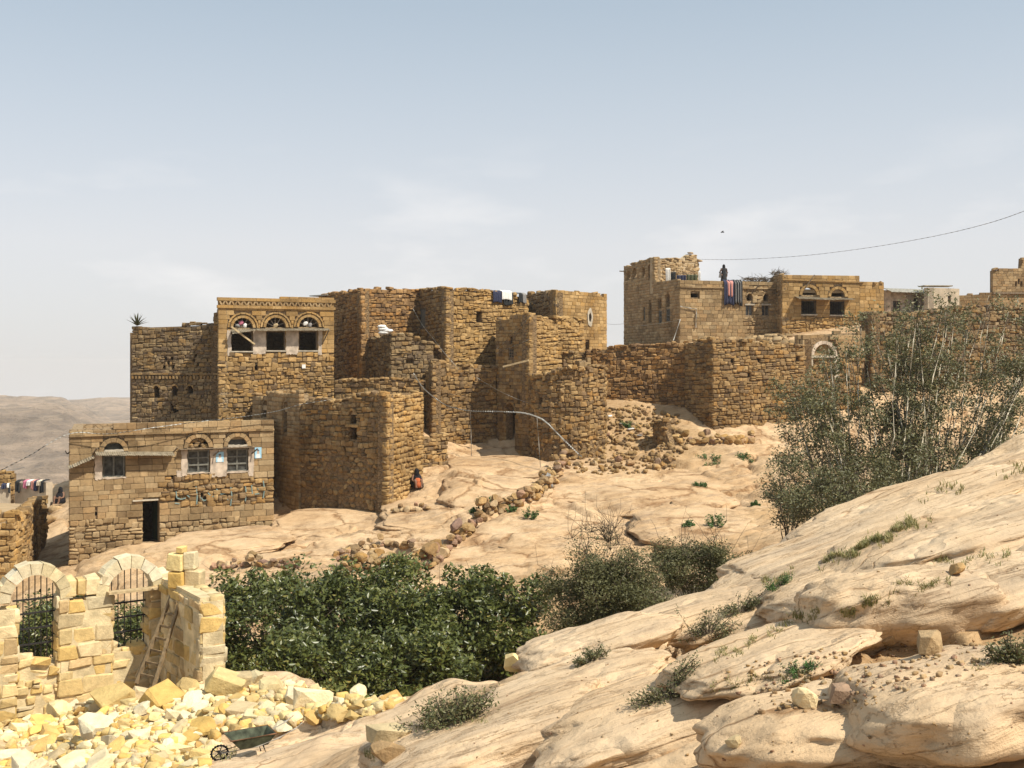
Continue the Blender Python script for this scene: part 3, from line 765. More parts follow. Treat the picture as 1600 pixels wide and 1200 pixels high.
STYLE = {  # template, course heights, lengths, gap, outward jitter, z jitter, tilt
    'ashlar': ('ashlar', (0.24, 0.29), (0.34, 0.62), 0.012, 0.012, 0.004, 0.004),
    'fine': ('ashlar', (0.19, 0.24), (0.28, 0.50), 0.010, 0.012, 0.005, 0.006),
    'rough': ('rubble', (0.19, 0.27), (0.20, 0.46), 0.004, 0.030, 0.014, 0.03),
    'rubble': ('rubble', (0.18, 0.29), (0.16, 0.46), 0.004, 0.050, 0.025, 0.07),
    'cobble': ('boulder', (0.22, 0.32), (0.22, 0.46), 0.0, 0.06, 0.03, 0.15),
    'lime': ('lime', (0.17, 0.36), (0.20, 0.58), 0.008, 0.030, 0.02, 0.045),
    'limerubble': ('rubble', (0.16, 0.26), (0.18, 0.44), 0.02, 0.05, 0.02, 0.08)}
CORES = []      # wall core polygons, for the test which stones show

class Wall:
    """a straight wall seen from outside, left end A, right end B"""
    def __init__(s, A, B):
        s.A, s.B = Vector(A), Vector(B)
        s.L = (s.B - s.A).length; s.d = (s.B - s.A) / s.L
        s.n = Vector((s.d.y, -s.d.x))
    def uv(s, u, v):
        k = (u - 800.0) / F
        t = (k * s.A.y - s.A.x) / (s.d.x - k * s.d.y)
        y = s.A.y + t * s.d.y
        return t, (HZ - v) / F * y
    def at(s, t, z, n=0.0):
        p = s.A + s.d * t + s.n * n
        return Vector((p.x, p.y, z))
    def pix(s, t, z):
        return proj(s.at(t, z))

def opening(W, u0, u1, v0, v1, arch=False, ring=0.0):
    s0, za = W.uv(u0, v0); s1, zb = W.uv(u1, v0); _, z0 = W.uv((u0 + u1) / 2, v1)
    if s0 > s1: s0, s1 = s1, s0
    return dict(s0=s0, s1=s1, z0=min(z0, (za + zb) / 2), z1=(za + zb) / 2, arch=arch, ring=ring)
def op_poly(o):
    r = (o['s1'] - o['s0']) / 2; c = (o['s0'] + o['s1']) / 2
    p = []
    if o['z1'] - o['z0'] > 0.02: p += [(o['s0'], o['z0']), (o['s1'], o['z0'])]
    else: p += []
    if o['arch']:
        p += [(c + r * math.cos(a), o['z1'] + r * math.sin(a)) for a in np.linspace(0, math.pi, 13)]
    else:
        p += [(o['s1'], o['z1']), (o['s0'], o['z1'])]
    return p
def excl(o, za, zb):
    """the stretch of wall that an opening takes out of a course"""
    top = o['z1'] + ((o['s1'] - o['s0']) / 2 + o['ring'] if o['arch'] else 0)
    if zb <= o['z0'] + 0.04 or za >= top - 0.03: return None
    c = (o['s0'] + o['s1']) / 2; r = (o['s1'] - o['s0']) / 2
    if za + 0.05 < o['z1']: hw = r + (o['ring'] if (o['ring'] and zb > o['z1']) else 0)
    else:
        R = r + o['ring']; zz = max(za, o['z1']) - o['z1']
        hw = math.sqrt(max(0, R * R - zz * zz))
    return (c - hw, c + hw)

def interp(poly, s):
    if s <= poly[0][0]: return poly[0][1]
    for (a, za), (b, zb) in zip(poly[:-1], poly[1:]):
        if s <= b: return za + (zb - za) * (s - a) / max(1e-6, b - a)
    return poly[-1][1]

def add_wall(thing, W, top, bot, mat, core, style, ops=(), thick=0.45, cap=None, ragged=0.5, stones=True, inset=0.07, ends=(0.0, 0.0), name='wall'):
    """core wall with openings (a part of the thing) plus its stones, queued until it is known which of them show"""
    topl = [W.uv(u, v) for u, v in top] if isinstance(top, list) else [(0, top), (W.L, top)]
    botl = [W.uv(u, v) for u, v in bot] if isinstance(bot, list) else [(0, bot), (W.L, bot)]
    topl = sorted(topl, key=lambda q: q[0]) if all(topl[i][0] < topl[i + 1][0] - 1e-4 for i in range(len(topl) - 1)) or len(topl) < 3 else topl
    e = 0.05
    lo = [(min(max(s, e), W.L - e), z - 0.6) for s, z in botl]; lo[0] = (e, lo[0][1]); lo[-1] = (W.L - e, lo[-1][1])
    dz = 0.10 + random.uniform(0, 0.02)
    hi = [(min(max(s, e), W.L - e), z - dz) for s, z in topl]; hi[0] = (e, hi[0][1]); hi[-1] = (W.L - e, hi[-1][1])
    outer = lo + hi[::-1]
    clean = []
    for q in outer:
        if not clean or abs(q[0] - clean[-1][0]) + abs(q[1] - clean[-1][1]) > 1e-3: clean.append(q)
    outer = clean
    loops = [outer] + [op_poly(o) for o in ops]
    flat = [q for l in loops for q in l]
    tris = geometry.tessellate_polygon([[Vector((a, b, 0)) for a, b in l] for l in loops])
    nf = len(flat)
    V = [W.at(a, b, -inset) for a, b in flat] + [W.at(a, b, -inset - thick) for a, b in flat]
    Fc = []
    for t in tris:
        a, b, c = (flat[i] for i in t)
        ccw = (b[0] - a[0]) * (c[1] - a[1]) - (b[1] - a[1]) * (c[0] - a[0]) > 0
        t = tuple(t) if ccw else tuple(t)[::-1]
        Fc.append(t); Fc.append(tuple(i + nf for i in t[::-1]))
    k = 0
    for l in loops:
        n = len(l)
        for i in range(n):
            a, b = k + i, k + (i + 1) % n
            Fc.append((a, a + nf, b + nf, b))
        k += n
    wobj = mesh_obj(name, V, Fc, core, thing)
    CORES.append(([Vector(p) for p in V[:nf]], [tuple(t) for t in Fc[:0]] + [f for f in Fc if all(i < nf for i in f)]))
    if stones:
        z = min(q[1] for q in botl) - 0.15; zmax = max(q[1] for q in topl) + 0.1
        sty = style if callable(style) else (lambda u, v: style)
        row = 0
        while z < zmax:
            u, v = W.pix(W.L / 2, z + 0.1)
            kind, ch, ln, gap, jn, jz, tl = STYLE[sty(u, v)]
            h = random.uniform(*ch); za, zb = z, z + h
            free = [(-ends[0], W.L + ends[1])]
            for o in ops:
                ex = excl(o, za, zb)
                if ex:
                    nf2 = []
                    for a, b in free:
                        if ex[0] > a: nf2.append((a, min(b, ex[0])))
                        if ex[1] < b: nf2.append((max(a, ex[1]), b))
                    free = [(a, b) for a, b in nf2 if b - a > 0.05]
            for a, b in free:
                s = a
                while s < b - 0.02:
                    um, vm = W.pix(min(max(s, 0), W.L), z + h / 2)
                    kind, ch2, ln2, gap, jn, jz, tl = STYLE[sty(um, vm)]
                    w = random.uniform(*ln2)
                    if b - s - w < ln2[0] * 0.7: w = b - s
                    if w > ln2[1] * 1.35: w = w / 2
                    c = s + w / 2
                    t_ok = z + h * 0.55 < interp(topl, c) - 0.02 + random.uniform(-1, 0.35) * ragged * 0.2
                    b_ok = zb > interp(botl, c) - 0.25
                    if t_ok and b_ok:
                        hh = h * (random.uniform(0.86, 1.04) if kind != 'ashlar' else 1.0)
                        dep = random.uniform(0.24, 0.32)
                        out = random.uniform(-jn, jn)
                        if kind == 'boulder': hh *= 1.12; ww = w * 1.08
                        else: ww = w - gap
                        wave = 0.0 if kind in ('ashlar', 'lime') else 0.045 * math.sin(c * 1.3 + row * 0.9) + 0.03 * math.sin(c * 3.1 + row * 2.1)
                        pieces = [(c, z + h / 2 + wave, ww, hh)]
                        if kind == 'rubble':
                            q = random.random()
                            if q < 0.20: pieces = [(c, z + h * 0.26 + wave, ww, hh * 0.5), (c + random.uniform(-.02, .02), z + h * 0.76 + wave, ww * 0.96, hh * 0.5)]
                            elif q < 0.28 and ww > 0.28: pieces = [(c - ww * 0.28, z + h / 2 + wave, ww * 0.44, hh), (c + ww * 0.22, z + h * 0.27 + wave, ww * 0.54, hh * 0.5), (c + ww * 0.22, z + h * 0.77 + wave, ww * 0.54, hh * 0.5)]
                        for pc, pz, pw, ph in pieces:
                            pos = W.at(pc, pz + random.uniform(-jz, jz), out + random.uniform(-jn, jn) * 0.5 + 0.03 - dep / 2)
                            STONES.append((thing, wobj, kind, random.randrange(len(TPL[kind])), mat(um, vm) if callable(mat) else mat, pos, W.d, W.n, (pw, dep, max(0.05, ph - gap)), (random.uniform(-tl, tl), random.uniform(-tl, tl), random.uniform(-tl, tl)), random.random() < 0.5))
                    s += w
            z += h; row += 1
        if cap:
            s = 0.0
            while s < W.L - 0.1:
                w = random.uniform(0.2, 0.5)
                if random.random() < cap:
                    hgt = random.uniform(0.10, 0.22); c = s + w / 2
                    pos = W.at(c, interp(topl, c) - 0.04 + random.uniform(-0.03, 0.06), -0.16 + random.uniform(-0.12, 0.12))
                    um, vm = proj(pos)
                    STONES.append((thing, wobj, 'rubble', random.randrange(10), mat(um, vm) if callable(mat) else mat, pos, W.d, W.n, (w * 0.95, random.uniform(0.3, 0.5), hgt), tuple(random.uniform(-0.2, 0.2) for _ in range(3)), False))
                s += w
    return wobj
STONES = []
def stone_matrix(pos, d, n, size, tilt, flip):
    x = Vector((d.x, d.y, 0)); y = Vector((-n.x, -n.y, 0)); z = Vector((0, 0, 1))
    R = Matrix((x, y, z)).transposed()
    from mathutils import Euler
    R = R @ Euler(tilt).to_matrix()
    sx = -1 if flip else 1
    if flip: R = R @ Matrix.Rotation(math.pi, 3, 'Z')
    return R, Vector(size)
def flush_stones(limit=300):
    polys_v, polys_f = [], []
    for v, f in CORES:
        k = len(polys_v); polys_v += v; polys_f += [tuple(i + k for i in t) for t in f]
    bv = BVHTree.FromPolygons(polys_v, polys_f)
    by = {}
    for st in STONES: by.setdefault(st[0].name, []).append(st)
    O = Vector((0, 0, 0)); total = 0
    for nm, lst in by.items():
        sc = []
        for st in lst:
            thing, wobj, kind, k, mat, pos, d, n, size, tilt, flip = st
            p = pos + Vector((n.x, n.y, 0)) * 0.2
            u, v = proj(p); dist = p.length
            score = size[0] * size[2] / dist ** 2 * max(0.0, -(p.normalized().x * n.x + p.normalized().y * n.y))
            if not (-10 < u < 1610 and -10 < v < 1210): score = 0
            if score > 0:
                for q, mxd in ((bv, 0.35), (G_BVH, 0.25)):
                    h = q.ray_cast(O + p.normalized() * 3, p.normalized(), dist - 3 - mxd)
                    if h[0] is not None: score = 0; break
            sc.append(score)
        order = sorted(range(len(lst)), key=lambda i: -sc[i])
        single = set(i for i in order[:limit] if sc[i] > 0)
        groups = {}
        for i, st in enumerate(lst):
            thing, wobj, kind, k, mat, pos, d, n, size, tilt, flip = st
            R, S = stone_matrix(pos, d, n, size, tilt, flip)
            if i in single:
                o = bpy.data.objects.new('stone', tpl_mesh(kind, k, mat))
                o.parent = wobj
                base = wobj.matrix_basis.translation + thing.location
                o.matrix_basis = Matrix.LocRotScale(pos - base, R.to_quaternion(), S)
                col.objects.link(o); total += 1
            else:
                v, f = TPL[kind][k]
                A = np.array(R) * np.array(S)[None, :]
                g = groups.setdefault(mat.name, [[], [], [], 0, kind])
                g[0].append(v @ A.T + np.array(pos)); g[1].append(f + g[3]); g[2].append(np.full(len(v), random.random())); g[3] += len(v)
        thing = lst[0][0]
        for mn, g in groups.items():
            o = mesh_obj('stonework', np.concatenate(g[0]), np.concatenate(g[1]), bpy.data.materials[mn], thing, attr=('srand', np.concatenate(g[2])), smooth=False)
            o['kind'] = 'stuff'
    return total

def back_walls(thing, first, last, depth, ztop, zbot, core, roof_z=None, foot=None, lean=0.0):
    """closes a house behind its visible walls (side walls run away from the viewer) and lays its earth roof"""
    f, l = Vector(first), Vector(last)
    c = (f + l) / 2
    def back(p):
        q = p + p.normalized() * depth
        m = c + c.normalized() * depth
        return q + (m - q) * 0.03
    bf, bl = back(f), back(l)
    for a, b in ((l, bl), (bl, bf), (bf, f)):
        add_wall(thing, Wall(a, b), ztop, zbot, M['brown'], core, 'rubble', stones=False)
    if roof_z is not None:
        pl = ([Vector(p) for p in foot] if foot else [f, l]) + [bl, bf]
        cen = sum(pl, Vector((0, 0))) / len(pl)
        pl = [p + (cen - p).normalized() * 0.2 for p in pl]
        v = [(p.x, p.y, roof_z) for p in pl] + [(p.x, p.y, roof_z - 0.25) for p in pl]
        n = len(pl)
        mesh_obj('roof', v, [tuple(range(n)), tuple(range(2 * n - 1, n - 1, -1))] + [(i, i + n, (i + 1) % n + n, (i + 1) % n) for i in range(n)], M['earth'], thing)
    return bf, bl

def arch_ring(thing, W, o, width, mat, n=11, out=0.07, name='arch_surround', gap=0.03, depth=0.2, full=True):
    """a half ring of dressed wedge stones round an arched opening"""
    mb = MB(); c = (o['s0'] + o['s1']) / 2; r = (o['s1'] - o['s0']) / 2 + 0.005
    for i in range(n):
        a0 = math.pi * (i + gap) / n; a1 = math.pi * (i + 1 - gap) / n; rr = r + width * random.uniform(0.94, 1.04)
        vs = []
        for nn in (out + random.uniform(-0.008, 0.008), out - depth):
            for (q, a) in ((r, a0), (rr, a0), (rr, a1), (r, a1)):
                vs.append(W.at(c + q * math.cos(a), o['z1'] + q * math.sin(a), nn))
        mb.add(vs, [(0, 1, 2, 3), (7, 6, 5, 4), (0, 4, 5, 1), (1, 5, 6, 2), (2, 6, 7, 3), (3, 7, 4, 0)], random.random())
    return mb.build(name, mat, thing, attr='srand')

def slab(thing, W, u0, v0, u1, v1, out, thick, mat, name, rough=0.0):
    """a flat patch lying on a wall, given by its corners in the photograph"""
    s0, z0 = W.uv(u0, v1); s1, _ = W.uv(u1, v1); _, z1 = W.uv((u0 + u1) / 2, v0)
    n = 10; pts = []
    for k in range(4 * n):
        e, t = divmod(k, n); t /= n
        s, z = [(s0 + (s1 - s0) * t, z0), (s1, z0 + (z1 - z0) * t), (s1 + (s0 - s1) * t, z1), (s0, z1 + (z0 - z1) * t)][e]
        pts.append((s + random.uniform(-rough, rough), z + random.uniform(-rough, rough)))
    m = len(pts)
    V = [W.at(a, b, out) for a, b in pts] + [W.at(a, b, out - thick) for a, b in pts]
    return mesh_obj(name, V, [tuple(range(m)), tuple(range(2 * m - 1, m - 1, -1))] + [(i, i + m, (i + 1) % m + m, (i + 1) % m) for i in range(m)], mat, thing)

def window(thing, W, o, mat, nv=1, nh=1, depth=0.16, bar=0.05, pane=True, name='window', panemat=None):
    """a framed window set back in its opening; its pane is a sub-part"""
    mb = MB(); s0, s1, z0, z1 = o['s0'] + 0.01, o['s1'] - 0.01, o['z0'] + 0.01, o['z1'] - 0.01
    def b(a, c): mb.bar(W.at(a[0], a[1], -depth), W.at(c[0], c[1], -depth), bar, bar)
    b((s0, z0), (s1, z0)); b((s0, z1), (s1, z1)); b((s0 + bar / 2, z0), (s0 + bar / 2, z1)); b((s1 - bar / 2, z0), (s1 - bar / 2, z1))
    for i in range(1, nv + 1):
        s = s0 + (s1 - s0) * i / (nv + 1); b((s, z0), (s, z1))
    for i in range(1, nh + 1):
        z = z0 + (z1 - z0) * i / (nh + 1); b((s0, z), (s1, z))
    f = mb.build(name, mat, thing)
    if pane:
        p = MB(); c = W.at((s0 + s1) / 2, (z0 + z1) / 2, -depth - 0.035)
        p.box(c, Vector((W.d.x, W.d.y, 0)) * (s1 - s0) / 2, Vector((W.n.x, W.n.y, 0)) * 0.006, (0, 0, (z1 - z0) / 2))
        p.build('pane', panemat or M['glass'], f)
    return f

def awning(thing, W, u0, u1, v, out, drop, mat, name='awning', dv=0.0, tilt=0.0):
    """a corrugated sheet fixed to the wall"""
    s0, z0 = W.uv(u0, v); s1, z1 = W.uv(u1, v + dv)
    n = max(8, int(abs(s1 - s0) / 0.09)) * 2
    V, Fc = [], []
    for i in range(n + 1):
        t = i / n; s = s0 + (s1 - s0) * t; z = z0 + (z1 - z0) * t + 0.02 * math.cos(i * math.pi)
        sag = random.uniform(-0.015, 0.015)
        V += [W.at(s, z + 0.04, -0.05), W.at(s, z - drop + sag + tilt * t, out), W.at(s, z + 0.03, -0.05), W.at(s, z - drop + sag + tilt * t - 0.012, out)]
    for i in range(n):
        a = 4 * i
        Fc += [(a, a + 1, a + 5, a + 4), (a + 2, a + 6, a + 7, a + 3), (a + 1, a + 3, a + 7, a + 5)]
    return mesh_obj(name, V, Fc, mat, thing)

def house(name, label, cat, u, v, d, group=None):
    p = px(u, v, d)
    return empty(name, p, label, cat, group)

# ------------------------------------------------------------------ low house with the awning
def low_house():
    A, B = pt(108, 47.0), pt(428, 51.0)
    W = Wall(A, B)
    t = house('stone_house', 'low tan stone house with corrugated awning and two blue posters', 'house', 268, 860, 49)
    wl_ = opening(W, 160, 196, 712, 745); al = opening(W, 161.5, 193.5, 705.5, 705.5, True, 0.19)
    w1 = opening(W, 292.5, 328, 704, 738); a1 = opening(W, 293.5, 326, 699.5, 699.5, True, 0.2)
    w2 = opening(W, 354, 388, 702, 736); a2 = opening(W, 355, 386.5, 697.5, 697.5, True, 0.2)
    dr = opening(W, 223, 249, 783.5, 845); dr['z0'] -= 0.1
    holes = [opening(W, 267, 271, 743, 749), opening(W, 273, 279, 778, 785), opening(W, 314, 318, 770, 778), opening(W, 317, 323, 776, 784), opening(W, 148.5, 152, 800, 806)]
    def sty(u, v):
        if u > 246 and 744 < v < 790: return 'rubble'
        if v > 812: return 'rough'
        return 'ashlar'
    def mt(u, v):
        return M['brown'] if (u > 246 and 744 < v < 790) else M['tan']
    bot = [(108, 878), (225, 846), (320, 842), (428, 836)]
    add_wall(t, W, [(108, 668), (200, 664), (300, 658), (428, 654)], bot, mt, M['core_tan'], sty, [wl_, al, w1, a1, w2, a2, dr] + holes, ragged=0.12)
    back_walls(t, A, B, 6.0, -2.75, -8.8, M['core_tan'], -3.2)
    for o in (al, a1, a2): arch_ring(t, W, o, 0.19, M['tan'], 7, 0.06)
    # string course under the parapet
    mb = MB(); s = 0
    while s < W.L:
        w = random.uniform(0.5, 0.9); a = W.uv(108, 681)[1] + (W.uv(428, 671)[1] - W.uv(108, 681)[1]) * s / W.L
        mb.box(W.at(min(s + w / 2, W.L - w / 2), a + random.uniform(-0.012, 0.012), 0.02), Vector((*W.d, 0)) * (w / 2 - 0.006), Vector((*W.n, 0)) * 0.10, (0, 0, 0.045), random.random()); s += w
    mb.build('string_course', M['tan'], t, attr='srand')
    window(t, W, wl_, M['shutter'], 1, 0, 0.10, 0.07)
    window(t, W, w1, M['shutter'], 1, 2, 0.10, 0.07); window(t, W, w2, M['shutter'], 1, 2, 0.10, 0.07)
    for o, m in ((al, M['glass']), (a2, M['glass'])):
        mb = MB(); pl = op_poly(o); n = len(pl)
        mb.add([W.at(a, b, -0.22) for a, b in pl] + [W.at(a, b, -0.26) for a, b in pl], [tuple(range(n)), tuple(range(2 * n - 1, n - 1, -1))] + [(i, i + n, (i + 1) % n + n, (i + 1) % n) for i in range(n)])
        mb.build('fanlight', m, t)
    # the middle arch is walled up with small stones
    c = (a1['s0'] + a1['s1']) / 2; r = (a1['s1'] - a1['s0']) / 2
    for i in range(26):
        s = c + random.uniform(-r, r) * 0.9; z = a1['z1'] + random.uniform(0.02, 0.9) * r
        if (s - c) ** 2 + (z - a1['z1']) ** 2 < (r * 0.95) ** 2:
            STONES.append((t, t.children[0], 'rubble', random.randrange(10), M['brown'], W.at(s, z, -0.16), W.d, W.n, (random.uniform(0.14, 0.24), 0.2, random.uniform(0.09, 0.14)), (random.uniform(-.2, .2), random.uniform(-.3, .3), 0), False))
    for u0, v0, u1, v1 in ((148, 709, 160, 750), (283, 703, 292.5, 744), (328, 702, 354, 745), (388, 700, 396, 744), (160, 745, 197, 748.5), (291, 738, 329, 741), (353, 736, 389, 739), (276, 735, 284, 746)):
        slab(t, W, u0, v0, u1, v1, 0.052, 0.06, M['plaster'], 'plaster_patch', 0.03)
    slab(t, W, 163, 702.5, 193, 706.5, 0.06, 0.2, M['lime'], 'sill', 0.02); slab(t, W, 356, 695, 386, 698.5, 0.06, 0.2, M['lime'], 'sill', 0.02)
    slab(t, W, 207, 780.5, 247, 783.5, 0.10, 0.3, M['lime'], 'lintel')
    # door leaf standing ajar inside
    mb = MB(); c = W.at(dr['s1'] - 0.05, (dr['z0'] + dr['z1']) / 2, -0.85)
    mb.box(c, Vector((*W.n, 0)) * 0.34 + Vector((*W.d, 0)) * 0.06, Vector((*W.d, 0)) * 0.02, (0, 0, (dr['z1'] - dr['z0']) / 2 - 0.02))
    mb.build('door', M['green_door'], t)
    # awnings
    awning(t, W, 148, 270, 706, 0.55, 0.10, M['tin'], dv=0.5)
    aw = awning(t, W, 106, 146, 729, 0.50, 0.06, M['tin'], dv=-17)
    slab(t, W, 279, 699.5, 398, 702.2, 0.34, 0.38, M['wood'], 'window_hood')
    mb = MB()
    for (a, b, c, d) in ((270, 707, 275, 698), (333, 712, 340, 703), (393, 709, 399, 700), (146, 708, 150, 699)):
        s0, z0 = W.uv(a, b); s1, z1 = W.uv(c, d)
        mb = MB(); mb.bar(W.at(s0, z0, 0.04), W.at(s1, z1, 0.45), 0.05); mb.build('bracket', M['wood'], t)
    # painted writing, faded turquoise brush strokes
    P = [[(275, 768), (276, 778), (283, 780), (290, 778)], [(290, 771), (296, 777)], [(306, 760), (308, 775), (307, 788)], [(312, 776), (318, 782), (326, 780)], [(325, 770), (330, 776), (338, 775)], [(338, 764), (345, 772), (354, 770)], [(360, 757), (362, 775), (360, 790)], [(352, 779), (358, 781)], [(383, 760), (385, 772), (383, 783)], [(393, 758), (394, 772)], [(398, 772), (405, 771)], [(411, 751), (413, 764), (411, 778)], [(402, 764), (408, 763)], [(273, 786), (280, 787)]]
    for pth in P:
        mb = MB()
        for (a, b), (c, d) in zip(pth[:-1], pth[1:]):
            s0, z0 = W.uv(a, b); s1, z1 = W.uv(c, d)
            L = math.hypot(s1 - s0, z1 - z0); ox, oz = (z1 - z0) / L * 0.026, -(s1 - s0) / L * 0.026
            mb.add([W.at(s0 + ox, z0 + oz, 0.046), W.at(s0 - ox, z0 - oz, 0.046), W.at(s1 - ox, z1 - oz, 0.046), W.at(s1 + ox, z1 + oz, 0.046), W.at(s0 + ox, z0 + oz, 0.0), W.at(s0 - ox, z0 - oz, 0.0), W.at(s1 - ox, z1 - oz, 0.0), W.at(s1 + ox, z1 + oz, 0.0)],
                   [(0, 1, 2, 3), (0, 4, 5, 1), (2, 6, 7, 3), (0, 3, 7, 4), (1, 5, 6, 2)])
        mb.build('painted_letter', M['turquoise'], t)
    return t, W
# poster material: pale portrait on blue
def poster_mat(seed):
    m, nt, b = new_mat('poster_print')
    tc = N(nt, 'ShaderNodeTexCoord'); sp = N(nt, 'ShaderNodeSeparateXYZ'); nt.links.new(tc.outputs['UV'], sp.inputs[0])
    def blob(cx, cy, rx, ry):
        x = N(nt, 'ShaderNodeMath', operation='SUBTRACT'); nt.links.new(sp.outputs[0], x.inputs[0]); x.inputs[1].default_value = cx
        x2 = N(nt, 'ShaderNodeMath', operation='DIVIDE'); nt.links.new(x.outputs[0], x2.inputs[0]); x2.inputs[1].default_value = rx
        y = N(nt, 'ShaderNodeMath', operation='SUBTRACT'); nt.links.new(sp.outputs[1], y.inputs[0]); y.inputs[1].default_value = cy
        y2 = N(nt, 'ShaderNodeMath', operation='DIVIDE'); nt.links.new(y.outputs[0], y2.inputs[0]); y2.inputs[1].default_value = ry
        cb = N(nt, 'ShaderNodeCombineXYZ'); nt.links.new(x2.outputs[0], cb.inputs[0]); nt.links.new(y2.outputs[0], cb.inputs[1])
        ln = N(nt, 'ShaderNodeVectorMath', operation='LENGTH'); nt.links.new(cb.outputs[0], ln.inputs[0])
        r = ramp(nt, [(0.85, (1, 1, 1)), (1.0, (0, 0, 0))]); nt.links.new(ln.outputs['Value'], r.inputs[0])
        return r.outputs[0]
    c = mixc(nt, blob(0.5, 0.18, 0.36, 0.30), (0.30, 0.52, 0.66), (0.62, 0.68, 0.70))
    c = mixc(nt, blob(0.5, 0.56, 0.19, 0.20), c, (0.48, 0.36, 0.28))
    c = mixc(nt, blob(0.5, 0.72, 0.18, 0.09), c, (0.10, 0.10, 0.12))
    nt.links.new(c, b.inputs['Base Color']); b.inputs['Roughness'].default_value = 0.6
    return m
def poster(W, u0, v0, u1, v1, label):
    s0, z0 = W.uv(u0, v1); s1, _ = W.uv(u1, v1); _, z1 = W.uv(u0, v0)
    V = [W.at(s0, z0, 0.072), W.at(s1, z0, 0.068), W.at(s1, z1, 0.075), W.at(s0, z1, 0.066)]
    V += [p - Vector((*W.n, 0)) * 0.006 for p in V]
    o = mesh_obj('poster', V, [(0, 1, 2, 3), (7, 6, 5, 4), (0, 4, 5, 1), (1, 5, 6, 2), (2, 6, 7, 3), (3, 7, 4, 0)], M.setdefault('poster', None) or poster_mat(1), None, V[0])
    M['poster'] = o.data.materials[0]
    uv = o.data.uv_layers.new(name='UVMap')
    for l in o.data.loops:
        uv.data[l.index].uv = [(0, 0), (1, 0), (1, 1), (0, 1)][l.vertex_index % 4]
    tag(o, label, 'poster', 'blue posters on the low house')
LH, LHW = low_house()
poster(LHW, 337, 706, 349, 722, 'pale blue portrait poster pasted between the two arched windows')
poster(LHW, 397.5, 699, 408, 716, 'pale blue portrait poster pasted beside the last window near the corner')

